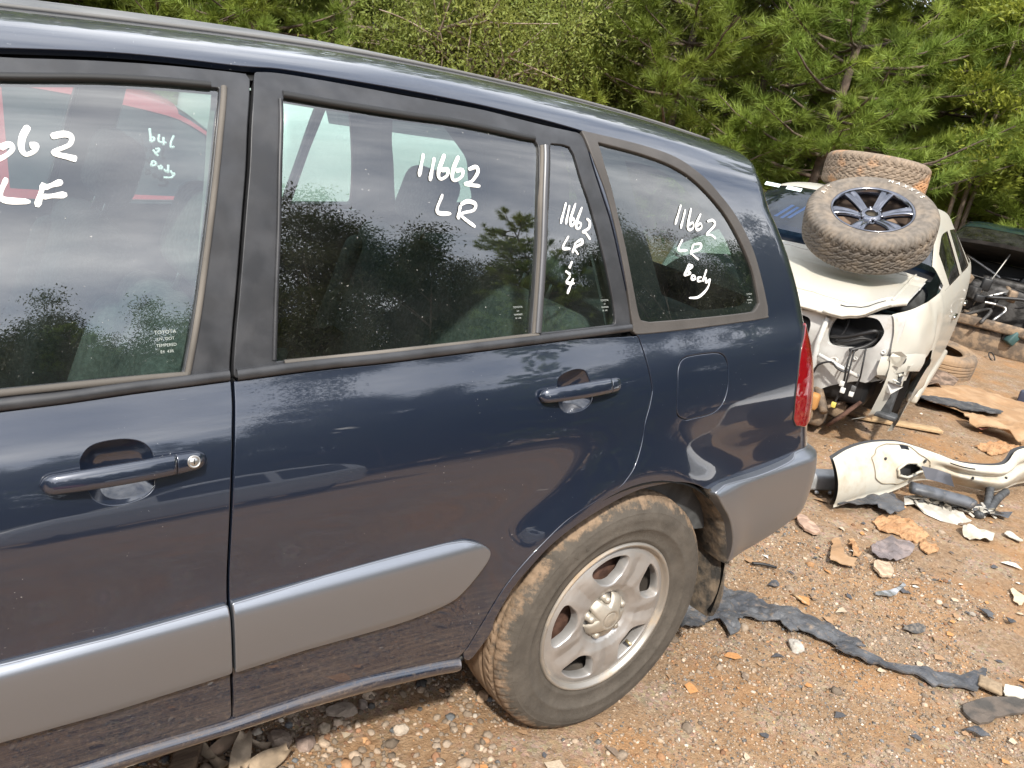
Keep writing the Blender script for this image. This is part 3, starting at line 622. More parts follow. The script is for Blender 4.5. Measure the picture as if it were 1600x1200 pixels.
# ---- writing in white marker on the glass
def writing(name,strokes,parent,off=-.0055,w=.0032):
    parts=[]
    for st in strokes:
        P=crv(np.array(st,float),7) if len(st)>2 else np.linspace(st[0],st[1],8)
        t=np.gradient(P,axis=0); t/=np.linalg.norm(t,axis=1,keepdims=True)+1e-9; nn=np.c_[-t[:,1],t[:,0]]
        k=len(P); ww=w*(1+.22*np.sin(np.linspace(0,7,k)+len(st)))*np.clip(np.minimum(np.arange(k)+1.2,k-np.arange(k)+.2)/2.2,.45,1)
        rows=[]
        for a,o_ in ((-1,0),(-.5,.0007),(.5,.0007),(1,0)):
            q=P+nn*(ww*a)[:,None]; rows.append(surf(q[:,0],q[:,1])+normal(q[:,0],q[:,1])*(off+o_))
        parts.append(grid(np.stack(rows,1),flip=True))
    V,F=join(*parts); return mk(name,V,F,MARK,parent)
lead=[[(-1.47,1.505),(-1.485,1.455)],[(-1.445,1.50),(-1.46,1.45)],[(-1.40,1.50),(-1.42,1.465),(-1.415,1.445),(-1.39,1.45),(-1.395,1.47),(-1.42,1.462)]]
writing('window_writing',lead[:2]+T['w_front'][:3],front_door,w=.0040); writing('window_writing',T['w_front'][3:],front_door,w=.0040)
writing('window_writing',T['w_rear'][:5],rear_door,w=.0036); writing('window_writing',T['w_rear'][5:],rear_door,w=.0036)
writing('fixed_glass_writing',T['w_door_q'],rear_door,w=.0030)
# maker's stamp etched in the corner of the panes
def stamp(u,s,parent,lines,size=.011,off=-.0068):
    P0=surf(u,s);n0=normal(u,s); ex=surf(u+.01,s)-surf(u-.01,s); ex/=np.linalg.norm(ex); ey=np.cross(n0,ex)
    parts=[]
    for i,tx in enumerate(lines):
        c=bpy.data.curves.new('t','FONT'); c.body=tx; c.size=size*(1 if i==0 else .8); c.align_x='CENTER'; ob=bpy.data.objects.new('t',c); me=ob.to_mesh()
        v=np.array([q.co[:] for q in me.vertices]); f=[tuple(p.vertices) for p in me.polygons]; ob.to_mesh_clear(); bpy.data.objects.remove(ob); bpy.data.curves.remove(c)
        if len(v): parts.append((P0+v[:,:1]*ex+(v[:,1:2]-i*size*1.25)*ey+n0*off,f))
    V,F=join(*parts); return mk('glass_stamp',V,F,pmat('etched_glass',(.32,.35,.33),rough=.7),parent)
stamp(-1.098,1.172,front_door,['TOYOTA','UV  DOT','TEMPERED','E4  43R'],.0085)
stamp(-.372,1.172,rear_door,['TOYOTA','UV','TEMPERED','E4  43R'],.0062)
stamp(-.118,1.175,rear_door,['TOYOTA','UV','TEMPERED','E4  43R'],.0062)

# ---- rear quarter, roof rail and D-pillar in one pressing
qg=sp(T['qg_top'],5)+crv(T['qg_bot'],4).tolist()+sp(T['qg_left'],4)
UE=lambda s:float(xend(s)-rc(s)+rc(s)*1.42)
rear_edge=[(UE(s),s) for s in np.linspace(1.80,.70,34)]
arch=sp(T['arch'],5)
bump_top=sp(T['bump_top'],4)
rdl_out=rdl+np.c_[np.full(len(rdl),.003),np.zeros(len(rdl))]
rail=sp(T['band_bot'],4)
SR=1.80
body=[(-1.9,SR),(-1.5,SR),(-1.,SR),(-.5,SR),(0,SR),(.4,SR)]+rear_edge+[(.72,.695)]+bump_top[::-1]+arch[::-1][1:]+[(-.466,.402),(-.478,.412)]
body+= [tuple(p) for p in rdl_out[::-1] if p[1]>.425 and p[1]<1.0882]
body+= [(a+.006,b) for a,b in rdr[::-1] if b>1.1]+[(-.1435,1.5805)]
body+= rail[::-1][1:]+[(-1.45,1.6025),(-1.62,1.5925),(-1.75,1.5775)]
flap=crv(T['flap'],5,True); fc=flap.mean(0); flap_out=fc+(flap-fc)*1.062
body_side=panel('quarter_panel',[rnd_poly(body,.006)[::-1],rnd_poly(qg,.008),flap_out],PAINT,suv,h=.015)
panel('fuel_flap',[flap],PAINT,body_side,hem=.012,h=.012)
V,F=grid(np.array([surf(flap_out[:,0],flap_out[:,1])-normal(flap_out[:,0],flap_out[:,1])*.012,np.tile(surf(fc[0],fc[1])-normal(fc[0],fc[1])*.014,(len(flap_out),1))]),closev=True,flip=True)
mk('flap_recess',V,F,BLACK,body_side)
# window trim of the rear quarter
qt=sp(T['qt_out_top'],5)+crv([T['qt_out_top'][-1]]+T['qt_out_bot'],5)[1:].tolist()+sp(T['qt_out_left'],4)
quarter_window=panel('quarter_window',[rnd_poly(qg,.008)],GLASSQ,suv,off=-.004,hem=0,h=.03)
panel('window_trim',[rnd_poly(qt,.01),rnd_poly(np.array(qg),.008)],TRIM,quarter_window,off=.003,hem=.012,h=.02,rnd=.003)
writing('window_writing',T['w_quarter'],quarter_window,off=-.002,w=.0033)
stamp(.425,1.165,quarter_window,['TOYOTA','UV','TEMPERED','E4 43R'],.0062,off=-.003)
# black ceramic border inside the pane
qi=crv(T['q_inner'],4,True)
panel('ceramic_border',[rnd_poly(np.array(qg),.008),qi],BLACK,quarter_window,off=-.0075,hem=0,h=.03)

# ---- roof skin (sun-bleached lacquer)
ROOFM=pmat('bleached_roof_lacquer',(.10,.105,.115),rough=.5,base2=(.19,.19,.19),vscale=6,metal=.2,bump=.04,bscale=120,lo=.35,hi=.65)
ru=np.linspace(-1.95,.64,90); rs=np.linspace(SR+.0015,ZB+.9995,24)
U_,S_=np.meshgrid(ru,rs,indexing='ij'); Lh=surf(U_,S_); Rh=Lh[:,::-1].copy(); Rh[...,1]=2*YC-Rh[...,1]
V,F=grid(np.concatenate([Lh,Rh[:,1:]],1)); roof=mk('roof',V,F,ROOFM,suv)
for sg in (0,1):
    # roof rail strip along the ditch
    pts=surf(np.linspace(-1.85,.55,30),np.full(30,SR+.0)) + np.array([0,0,.002])
    if sg: pts[:,1]=2*YC-pts[:,1]
    mk('roof_ditch_strip',*tube(pts,.0045,6),pmat('ditch_rubber',(.12,.118,.115),rough=.7),suv)
# gap shadows: door aperture rubber behind the gaps
def backing(name,poly,off,mat,parent,h=.05): return panel(name,[np.array(poly)],mat,parent,off=off,hem=0,h=h)
backing('body_pillar',[(gapu(s)-.05,s) for s in np.linspace(.47,1.578,16)]+[(gapu(s)+.05,s) for s in np.linspace(1.578,.47,16)],-.022,RUBBER,suv)
strip_along('door_aperture_seal',[(-1.9,1.5775),(-1.6,1.5925)]+[(a,b-.007) for a,b in T['band_bot']],-.022,.012,RUBBER,suv,-.022,.004)
strip_along('door_aperture_seal',[(a+.002,b) for a,b in rdr],-.02,.02,RUBBER,suv,-.022,.004)
strip_along('door_aperture_seal',[tuple(p) for p in rdl[::4]],-.02,.02,RUBBER,suv,-.018,.002)
# ---- sill under the doors
sh=[(-2.06,.474),(-1.6,.4715)]+T['sill_hi'][:-1]+[(-.5047,.4079),(-.487,.4065)]; sbm=[(-2.06,.434),(-1.6,.433)]+T['sill_bot'][:5]+[(-.4978,.3731),(-.478,.376)]
ph=crv(sh,6); 
o=np.array(sbm); lowu=o[:,0]
rows=[]
Pt=surf(ph[:,0],ph[:,1]); Nt=normal(ph[:,0],ph[:,1]); dn=np.interp(ph[:,0],lowu,o[:,1])-ph[:,1]
for f_,o_ in ((.30,-.02),(.16,.001),(.06,.008),(-.06,.0125),(-.22,.0150),(-.45,.0135),(-.75,.007),(-1.0,-.004),(-1.15,-.03),(-1.2,-.12)):
    q=ph[:,1]-dn*f_ if f_>0 else ph[:,1]+dn*(-f_)
    rows.append(surf(ph[:,0],q)+normal(ph[:,0],ph[:,1])*o_)
V,F=grid(np.stack(rows,1),flip=True); mk('sill',V,F,PAINT,suv)
# ---- bumper
def boff(u,s):
    t=np.clip((.690-s)/.030,0,1); b=np.clip((s-.40)/.14,0,1)
    return .004+.026*np.sin(t*np.pi/2)-.03*(1-b)**2*(s<.54)
bl=sp(T['bump_left'],5)
bp=bl+[(.46,.401),(.55,.412),(.64,.44),(.72,.475),(.80,.50),(UE(.5),.51),(UE(.6),.60),(UE(.68),.685),(.75,.692)]+bump_top[::-1]
bumper=panel('rear_bumper',[rnd_poly(bp,.01)],SILVER,suv,off=boff,hem=.04,h=.012,rnd=.004)
# ---- tail light
ll=sp(T['light_left'],6)
lp=[(.700,1.062)]+[p for p in ll[1:]]+[(.655,.775),(.70,.765),(.80,.80),(.85,.87),(.85,.95),(.82,1.01),(.765,1.06)]
def loff(u,s): return .003+.009*np.clip((u-.64)/.12,0,1)**.7*np.sin(np.pi*np.clip((s-.74)/.35,0.02,1))**.5
M=bpy.data.materials.new('red_lens'); M.use_nodes=True; b=M.node_tree.nodes['Principled BSDF']; b.inputs['Base Color'].default_value=(.16,.003,.006,1); b.inputs['Roughness'].default_value=.10; b.inputs['Coat Weight'].default_value=1; b.inputs['Subsurface Weight'].default_value=.15; b.inputs['Subsurface Radius'].default_value=(.02,.003,.003)
N_=M.node_tree.nodes; wv=N_.new('ShaderNodeTexVoronoi'); wv.inputs['Scale'].default_value=42; g_=N_.new('ShaderNodeTexCoord'); bm_=N_.new('ShaderNodeBump'); bm_.inputs['Strength'].default_value=.5; bm_.inputs['Distance'].default_value=.004
M.node_tree.links.new(g_.outputs['Object'],wv.inputs[0]); M.node_tree.links.new(wv.outputs[0],bm_.inputs['Height']); M.node_tree.links.new(bm_.outputs[0],b.inputs['Normal']); REDL=M
tail=panel('tail_light',[rnd_poly(np.array(lp),.012)],REDL,suv,off=loff,hem=.02,h=.01,rnd=.003)
strip_along('light_edge',[(a-.003,b) for a,b in ll[1:]]+[(.652,.772)],-.002,.002,RUBBER,tail,.001,.002)
# ---- tailgate closing the back
def edge_pt(s,side,th=1.42):
    P=surf(UE(s),s)+np.zeros(3)
    if side: P=P*[1,-1,1]+[0,2*YC,0]
    return P
def back_patch(s0,s1,ns,t0=0.,t1=1.,nt_=24,out=0.):
    rows=[]
    for s in np.linspace(s0,s1,ns):
        a,b=edge_pt(s,0),edge_pt(s,1); t=np.linspace(t0,t1,nt_)[:,None]; p=a+(b-a)*t; p[:,0]+=.05*4*t[:,0]*(1-t[:,0])+out; rows.append(p)
    return grid(np.array(rows))
vf=join(back_patch(.45,1.10,14),back_patch(1.10,1.52,8,0,.085,4),back_patch(1.10,1.52,8,.915,1,4),back_patch(1.52,1.80,6))
tailgate=mk('tailgate',*vf,PAINT,suv); mk('rear_glass',*back_patch(1.10,1.52,8,.085,.915,16),GLASSQ,tailgate)
mk('spare_wheel_cover',*xf(revolve([(.0,-.0),(.30,-.0),(.335,.03),(.335,.16),(.30,.2),(0,.2)],48),rotm('Z',-math.pi/2,(1.09,YC,.80))),BLACK,tailgate)
# ---- wheel arch, mud flap, underbody
th=np.linspace(rad(-12),rad(172),40); P=[]
for y_,r_ in ((.0,.402),(.03,.415),(.20,.42),(.46,.42)): P.append(np.stack([r_*1.06*np.cos(th),np.full(40,y_),HUB[1]+.0+r_*np.sin(th)],-1))
ARCHM=pmat('wheel_arch_liner',(.006,.006,.006),rough=.95,spec=.1,dirt=((.16,.11,.07),26,.62,.70),bump=.4,bscale=50)
V,F=grid(np.array(P)); mk('wheel_arch_liner',V,F,ARCHM,suv)
V,F=rbox((0,.47,.5),(1.0,.02,.75),.002,1); mk('wheel_arch_wall',V,F,BLACK,suv)
MUDM=pmat('mud_flap_rubber',(.035,.033,.030),rough=.7,dirt=((.21,.16,.11),24,.40,.75),bump=.3,bscale=70)
# mud flap: curved sheet hanging behind the tyre
fl=[]
for z_,xo,yi,yo in ((.56,.425,.062,.16),(.50,.428,.042,.20),(.44,.430,.020,.21),(.38,.431,.002,.21),(.32,.431,-.010,.21),(.275,.430,-.008,.21),(.245,.430,.000,.21),(.232,.430,.022,.20)):
    fl.append([(xo-.012*math.sin(math.pi*t),yi+(yo-yi)*t,z_+.010*t) for t in np.linspace(0,1,8)])
fl=np.array(fl); bk=fl+np.array([.009,0.002,0])
vf=join(grid(fl),grid(bk,flip=True),grid(np.stack([fl[:,0],bk[:,0]],1)),grid(np.stack([fl[-1],bk[-1]],1),flip=True))
mk('mud_flap',*vf,MUDM,suv)
mk('flap_screw',*xf(revolve([(0,-.004),(.008,-.004),(.011,0),(.011,.004)],14),rotm('X',0,(.405,.045,.535))),pmat('dull_screw',(.2,.19,.17),rough=.6,metal=.6),suv)
cq=crv(T['bump_left'],5); e0=surf(cq[:,0],cq[:,1])+normal(cq[:,0],cq[:,1])*.012
lin=np.stack([e0+np.array([.004,.004,0]),e0+np.array([-.006,.006,0]),e0+np.array([-.016,.03,0]),e0+np.array([-.010,.10,.0]),e0+np.array([.02,.20,0])],1)
V,F=grid(lin); mk('arch_lip_liner',V,F,MUDM,suv)
mk('underbody',*rbox((-1.0,YC,.40),(3.3,1.38,.10),.03,2),BLACK,suv)
mk('rear_axle',*tube([(0,.2,.34),(0,1.5,.34)],.045,10),BLACK,suv)

# ------------------------------------------------------------------ wheels
def mudmat(name,mud,scale=9,lo=.42,hi=.58,base=(.035,.033,.031)):
    return pmat(name,base,rough=.85,base2=tuple(x*1.35 for x in base),vscale=35,dirt=(mud,scale,lo,hi),bump=.25,bscale=90)
def tyre_vf(R,Rr,W,n=432,tread='street',flat=None,seed=1,sag=0.):
    """tyre round the y axis, outer face at y=0 going to y=W. Real tread grooves in the surface."""
    hs=R-Rr; r1=R-.052
    prof=[(Rr-.004,.020),(Rr+.003,.010),(Rr+.012,.006),(Rr+.018,.0035),(Rr+.021,.005),(Rr+.35*hs,-.006),(Rr+.38*hs,-.0085),(Rr+.41*hs,-.0065),(Rr+.55*hs,-.0095),(Rr+.66*hs,-.0085),(Rr+.69*hs,-.0065),(Rr+.72*hs,-.0065),(Rr+.80*hs,-.001)]
    sh=[(Rr+.86*hs,.0055),(Rr+.92*hs,.014),(Rr+.965*hs,.025),(R-.0035,.036)]
    ny=44
    tr=[(R-.0035*(2*abs(t-.5))**2.2,.036+(W-.072)*t) for t in np.linspace(0,1,ny)][1:-1]
    half=prof+sh
    full=half+tr+[(r,W-y) for r,y in half[::-1]]
    p=np.array(full); th=np.arange(n)*2*np.pi/n; g=np.zeros((n,len(p)))
    k0=len(prof)-2; k1=len(p)-k0
    yy=p[:,1]; deg=np.degrees(th)
    for j in range(k0,k1):
        y=yy[j]; c=(y-W/2)/(W/2); a=abs(c); sg=1 if c>0 else -1
        if tread=='street':
            pit=360/72; ph=(deg+ (18*c if a<.6 else 6*sg+0*c))%pit
            lat=(ph<pit*.22)&(a>.45)
            circ=(np.abs(a-.30)<.045)|(np.abs(a-.64)<.035)
            dep=np.where(lat,.0045,0); 
            fine=((deg*1.0)%(360/216)<(360/432*.9))&(a>.72)
            dep=np.maximum(dep,np.where(fine,.0016,0))
            if circ: dep=np.full(n,.007)
        elif tread=='rib':
            dep=np.full(n,.007 if (np.abs(np.array([.12,.42,.70])-a).min()<.035) else 0.)
            dep=np.maximum(dep,np.where((deg%(360/90)<.8)&(a>.8),.002,0))
        else:  # all terrain: staggered blocks with zig-zag grooves
            pit=360/40; zig=.055*np.sign(np.sin(np.radians(deg*360/pit*1.0)))
            aa=c+zig*1.0
            circ=(np.abs(aa-.0)<.04)|(np.abs(np.abs(aa)-.42)<.05)
            ph=(deg+pit*(.5 if (c>0) else 0)+26*c*np.sign(.45-a))%pit
            lat=(ph<pit*.14); ph2=(deg+pit*.3+10*c)%(pit/2); sh2=(ph2<pit*.11)&(a>.62)
            dep=np.where(circ|(lat&(a<.66))|sh2,.0085,0.)
            sip=((deg*1.0+30*c)%(pit/4)<pit*.05)&(a<.6); dep=np.maximum(dep,np.where(sip,.003,0))
        if j<len(half) and j>=k0 and tread!='at':
            dep=dep*np.clip((p[j,0]-Rr-.72*hs)/(.2*hs),0,1)
        elif j<len(half) or j>=len(p)-len(half): dep=dep*np.clip((p[j,0]-Rr-.70*hs)/(.12*hs),0,1)
        g[:,j]=dep
    r=p[None,:,0]-g; y=np.broadcast_to(p[None,:,1],r.shape).copy()
    x=r*np.cos(th)[:,None]; z=r*np.sin(th)[:,None]
    if flat is not None:
        low=np.clip((flat-z),0,None); mid=np.exp(-((r-(Rr+.55*hs))/(.4*hs))**2)
        near=np.clip((flat+.11-z)/.13,0,1)**2
        y=y+np.where(p[None,:,1]<W/2,-1,1)*(.010*near*mid+sag*near*mid)
        z=np.maximum(z,flat+.0005*np.sin(th*40)[:,None])
    V,F=grid(np.stack([x,y,z],-1),closeu=True,flip=True)
    return V,F
def rim_street():
    """pressed five-spoke wheel, face towards -y; returns lists of (name,V,F)"""
    Rl=.2205
    barrel=revolve([(.2165,.022),(Rl,.012),(Rl+.001,.004),(Rl-.002,-.001),(Rl-.006,-.0015),(Rl-.0095,.002),(Rl-.0110,.009),(Rl-.0150,.0125),(Rl-.0175,.0135),(Rl-.021,.020)],96); inner=revolve([(Rl-.021,.020),(.190,.05),(.182,.17),(.2165,.19)],64)
    # spoke face: disc with five windows
    out=[]
    for k in range(160): a=2*math.pi*k/160; out.append((.2030*math.cos(a),.2030*math.sin(a)))
    holes=[]
    for k in range(5):
        c=rad(30+72*k); pts=[]
        for (r,d) in ((.184,-18.5),(.1875,-10),(.189,0),(.1875,10),(.184,18.5),(.172,21.5),(.150,20.0),(.128,16.5),(.113,8),(.110,0),(.113,-8),(.128,-16.5),(.150,-20.0),(.172,-21.5)):
            pts.append((r*math.cos(c+rad(d)),r*math.sin(c+rad(d))))
        holes.append(crv(pts,4,True))
    hubh=[(.030*math.cos(a),.030*math.sin(a)) for a in np.linspace(0,2*math.pi,40,endpoint=False)]
    def hgt(x,z):
        r=np.hypot(x,z); a=np.degrees(np.arctan2(z,x)); d=(a-30+36)%72-36; w=np.abs(d)   # 0 at a window centre, 36 on a spoke
        base=np.interp(r,[0,.05,.060,.068,.080,.10,.13,.16,.180,.193,.203],[.026,.026,.026,.022,.010,.001,-.001,.001,.004,.008,.0135])
        spoke=np.clip((w-14)/20,0,1)**1.0; rr=np.clip((r-.075)/.04,0,1)*np.clip((.190-r)/.02,0,1)
        ridge=np.exp(-((w-23.5)/5.5)**2)
        y=base+rr*(.0045*np.clip((w-24)/12,0,1)**1.6-.0022*ridge)
        ringr=np.exp(-((r-.1095)/.010)**2)*np.exp(-(w/13)**2); y=y-.004*ringr
        return y
    vo,F,L=cdt([out]+holes+[hubh],.0052)
    e=5e-4; y=hgt(vo[:,0],vo[:,1]); V=np.c_[vo[:,0],y,vo[:,1]]
    gx=(hgt(vo[:,0]+e,vo[:,1])-hgt(vo[:,0]-e,vo[:,1]))/(2*e); gz=(hgt(vo[:,0],vo[:,1]+e)-hgt(vo[:,0],vo[:,1]-e))/(2*e)
    N=np.c_[gx,-np.ones(len(gx)),gz]; N/=np.linalg.norm(N,axis=1,keepdims=True)
    Fs=[tuple(f) for f in F]; Vs=[V];Ns=[N];b=len(V)
    for l in L:
        yb=hgt(l[:,0],l[:,1]); t=np.roll(l,-1,0)-np.roll(l,1,0); t/=np.linalg.norm(t,axis=1,keepdims=True)+1e-12; od=np.c_[t[:,1],np.zeros(len(l)),-t[:,0]]; k=len(l)
        for q,(do,dy) in enumerate(((0,0),(.0022,.0012),(.0040,.0050),(.0042,.030))):
            Vs.append(np.c_[l[:,0],yb+dy,l[:,1]]+od*do); nn=np.tile([0,-1.,0],(k,1))*(1,.7,.25,.0)[q]+od*(0,.7,.97,1)[q]; Ns.append(nn/np.linalg.norm(nn,axis=1,keepdims=True))
        for q in range(3):
            for i in range(k): j=(i+1)%k; Fs.append((b+q*k+i,b+(q+1)*k+i,b+(q+1)*k+j,b+q*k+j))
        b+=4*k
    face=(np.vstack(Vs),Fs,np.vstack(Ns))
    # hub cap: round boss with five arms
    pr=[(0.,-.0085),(.0195,-.0085),(.0215,-.0078),(.0226,-.0062),(.0240,-.0088),(.031,-.0075),(.037,-.003)]
    cap=revolve(pr,60); arms=[]
    for k in range(5):
        a=rad(66+72*k); rows=[]
        for r,w,y_ in ((.030,.0235,-.0068),(.042,.0205,-.0025),(.052,.0185,.002),(.061,.0175,.008),(.067,.0170,.020)):
            rows.append([(r,y_+.010,-w),(r,y_+.002,-w*.92),(r,y_,-w*.6),(r,y_-.0008,0),(r,y_,w*.6),(r,y_+.002,w*.92),(r,y_+.010,w)])
        v,f=grid(np.array(rows)); arms.append(xf((v,f),rotm('Y',-a)))
    ring=revolve([(.037,-.003),(.044,.006),(.048,.016),(.052,.026)],60)
    hub=join(cap,ring,*arms)
    nuts=[]
    for k in range(5):
        a=rad(30+72*k); v,f=revolve([(0,.000),(.0055,.000),(.0085,.003),(.0100,.008),(.0104,.02),(.0140,.022),(.0140,.03)],12); nuts.append(((v+np.array([.0555*math.cos(a),0,.0555*math.sin(a)])),f))
    return barrel,face,hub,nuts,inner
WHEELM=pmat('dull_silver_wheel',(.39,.38,.37),rough=.42,metal=.6,var=.12,vscale=9,dirt=((.30,.22,.15),7,.60,.85))
CAPM=pmat('hub_cap_metal',(.38,.35,.30),rough=.52,metal=.55,var=.1,vscale=20,dirt=((.3,.23,.16),25,.58,.8))
LIPM=pmat('rim_lip_dirty',(.34,.32,.29),rough=.45,metal=.65,dirt=((.30,.22,.14),9,.50,.68))
TYREM=mudmat('dusty_sidewall',(.17,.125,.085),11,.40,.85,base=(.062,.056,.049))
TREADM=mudmat('mud_caked_tread',(.33,.215,.13),19,.44,.56,base=(.115,.093,.072))
def split_tyre(V,F,ncol,k):
    """faces of the outer sidewall (columns < k) and the rest"""
    a=[f for f in F if max(i%ncol for i in f)<=k]; b=[f for f in F if max(i%ncol for i in f)>k]; return a,b
def compact(V,F):
    idx=sorted({i for f in F for i in f}); mp_={a:b for b,a in enumerate(idx)}; return V[idx],[tuple(mp_[i] for i in f) for f in F]
def wheel_mud(name,hub,r0,r1,base,mud,axis=1):
    """dusty rubber; mud cakes the tread and thins out down the wall, broken up by noise"""
    M=bpy.data.materials.new(name); M.use_nodes=True; t=M.node_tree; N=t.nodes; L=t.links; b=N['Principled BSDF']; b.inputs['Roughness'].default_value=.9; b.inputs['Specular IOR Level'].default_value=.25
    g=N.new('ShaderNodeTexCoord'); sb=N.new('ShaderNodeVectorMath'); sb.operation='SUBTRACT'; sb.inputs[1].default_value=hub; L.new(g.outputs['Object'],sb.inputs[0])
    ml=N.new('ShaderNodeVectorMath'); ml.operation='MULTIPLY'; ml.inputs[1].default_value=(1,0,1); L.new(sb.outputs[0],ml.inputs[0]); le=N.new('ShaderNodeVectorMath'); le.operation='LENGTH'; L.new(ml.outputs[0],le.inputs[0])
    rr=N.new('ShaderNodeMapRange'); rr.inputs['From Min'].default_value=r0; rr.inputs['From Max'].default_value=r1; rr.inputs['To Min'].default_value=-.22; rr.inputs['To Max'].default_value=.22; rr.clamp=True; L.new(le.outputs['Value'],rr.inputs[0])
    def no(sc,de,rg):
        n=N.new('ShaderNodeTexNoise'); n.inputs['Scale'].default_value=sc; n.inputs['Detail'].default_value=de; n.inputs['Roughness'].default_value=rg; L.new(g.outputs['Object'],n.inputs[0]); return n.outputs[0]
    ad=N.new('ShaderNodeMath'); ad.operation='ADD'; L.new(rr.outputs[0],ad.inputs[0]); L.new(no(26,10,.72),ad.inputs[1])
    mk_=N.new('ShaderNodeMapRange'); mk_.inputs['From Min'].default_value=.52; mk_.inputs['From Max'].default_value=.66; L.new(ad.outputs[0],mk_.inputs[0])
    r1_=N.new('ShaderNodeValToRGB'); r1_.color_ramp.elements[0].position=.3; r1_.color_ramp.elements[1].position=.75; r1_.color_ramp.elements[0].color=tuple(base)+(1,); r1_.color_ramp.elements[1].color=tuple(x*1.9 for x in base)+(1,); L.new(no(12,8,.65),r1_.inputs[0])
    r2_=N.new('ShaderNodeValToRGB'); r2_.color_ramp.elements[0].position=.3; r2_.color_ramp.elements[1].position=.7; r2_.color_ramp.elements[0].color=tuple(x*.6 for x in mud)+(1,); r2_.color_ramp.elements[1].color=tuple(mud)+(1,); L.new(no(45,6,.6),r2_.inputs[0])
    mx=N.new('ShaderNodeMix'); mx.data_type='RGBA'; L.new(mk_.outputs[0],mx.inputs['Factor']); L.new(r1_.outputs[0],mx.inputs['A']); L.new(r2_.outputs[0],mx.inputs['B']); L.new(mx.outputs['Result'],b.inputs['Base Color'])
    bm=N.new('ShaderNodeBump'); bm.inputs['Strength'].default_value=.5; bm.inputs['Distance'].default_value=.004; L.new(no(110,6,.6),bm.inputs['Height']); L.new(bm.outputs[0],b.inputs['Normal']); MATS[name]=M; return M
TYREM=wheel_mud('muddy_rear_tyre',(HUB[0],0,HUB[1]),.300,.350,(.056,.049,.041),(.26,.185,.125)); TREADM=TYREM
# rear wheel of the SUV
hx,hz=HUB; wheel=mk('rear_wheel',*xf(rim_street()[0],rotm('Y',0,(hx,.018,hz))),LIPM,suv)
bar_,face_,hub_,nuts_,inn_=rim_street(); mk('rim_barrel',*xf(inn_,rotm('Y',0,(hx,.018,hz))),pmat('dark_rim_inside',(.045,.038,.032),rough=.8,var=.4,vscale=20),wheel); O_=np.array([hx,.018,hz])  # inside of the rim coloured much darker than its lip
mk('wheel_face',face_[0]+O_,face_[1],WHEELM,wheel,face_[2])
mk('hub_cap',hub_[0]+O_,hub_[1],CAPM,wheel)
for v,f in nuts_: mk('wheel_nut',v+O_,f,CAPM,wheel)
mk('brake_drum',*xf(revolve([(0,.05),(.12,.05),(.145,.058),(.15,.075),(.15,.15)],48),rotm('Y',0,O_)),RUST,wheel)
tv,tf=tyre_vf(.3525,.2165,.215,flat=-HUB[1],tread='street'); ncol=len(tv)//432
tv=tv+O_+np.array([0,-.004,0])
sa_,sb2=split_tyre(tv,tf,ncol,11)
mk('tyre_sidewall',*compact(tv,sa_),TYREM,wheel); mk('tyre_tread',*compact(tv,sb2),TREADM,wheel)
mk('valve',*tube([(.164*math.cos(rad(-45)),-.005+.02,hz+.164*math.sin(rad(-45))),(.160*math.cos(rad(-45)),.035,hz+.160*math.sin(rad(-45)))],.0042,8),pmat('valve_brass',(.5,.42,.25),rough=.4,metal=.8),wheel)
def ring_text(text,r,a0,da,y,size,ext,mat,parent,M=None,name='tyre_lettering',flip=1,out=True):
    """raised letters round a tyre wall (face -y). angles in degrees, running clockwise as read from outside"""
    parts=[]
    for i,ch in enumerate(text):
        if ch==' ': continue
        c=bpy.data.curves.new('t','FONT'); c.body=ch; c.size=size; c.align_x='CENTER'; c.extrude=ext; ob=bpy.data.objects.new('t',c); me=ob.to_mesh()
        v=np.array([q.co[:] for q in me.vertices]); f=[tuple(p.vertices) for p in me.polygons]; ob.to_mesh_clear(); bpy.data.objects.remove(ob); bpy.data.curves.remove(c)
        if not len(v): continue
        a=rad(a0-da*i); er=np.array([math.cos(a),0,math.sin(a)]); et=np.array([math.sin(a),0,-math.cos(a)])
        parts.append((er*(r+v[:,1:2])+et*v[:,:1]+np.array([0,-1.,0])*(v[:,2:3])+np.array([0,y,0]),f))
    V,F=join(*parts)
    if M is not None: V,F=xf((V,F),M)
    return V,F
V,F=ring_text('VE',.283,128,6.5,-.0135,.020,.0008,None,None); mk('tyre_lettering',V+O_,F,TYREM,wheel)
# other three corners
def mirror_part(o,parent):
    me=o.data.copy(); n=len(me.vertices); co=np.empty(n*3,np.float32); me.vertices.foreach_get('co',co); co=co.reshape(-1,3); co[:,1]=2*YC-co[:,1]
    V=co; F=[tuple(p.vertices)[::-1] for p in me.polygons]; bpy.data.meshes.remove(me)
    q=mk(o.name.split('.')[0],V,F,o.data.materials[0] if o.data.materials else None,parent)
    return q

# ------------------------------------------------------------------ far side, front end and cabin of the SUV
def far_copy(o,parent):
    q=mirror_part(o,parent)
    for ch in list(o.children):
        if ch.name.startswith(('window_writing','fixed_glass_writing','glass_stamp','handle_gasket','key')): continue
        far_copy(ch,q)
    return q
for o in (front_door,rear_door,body_side,quarter_window,tail,bumper,wheel): far_copy(o,suv)
for o in [c for c in suv.children if c.name.startswith(('sill','wheel_arch_liner','mud_flap','body_pillar','door_aperture_seal'))]: mirror_part(o,suv)
# bumper centre between the corners
rows=[]
for s in np.linspace(.52,.685,8):
    a=surf(UE(s),s)+normal(UE(s),s)*.025; b=a*[1,-1,1]+[0,2*YC,0]; t=np.linspace(0,1,16)[:,None]; p=a+(b-a)*t; p[:,0]+=.06*4*t[:,0]*(1-t[:,0]); rows.append(p)
mk('bumper_centre',*grid(np.array(rows)),SILVER,suv)
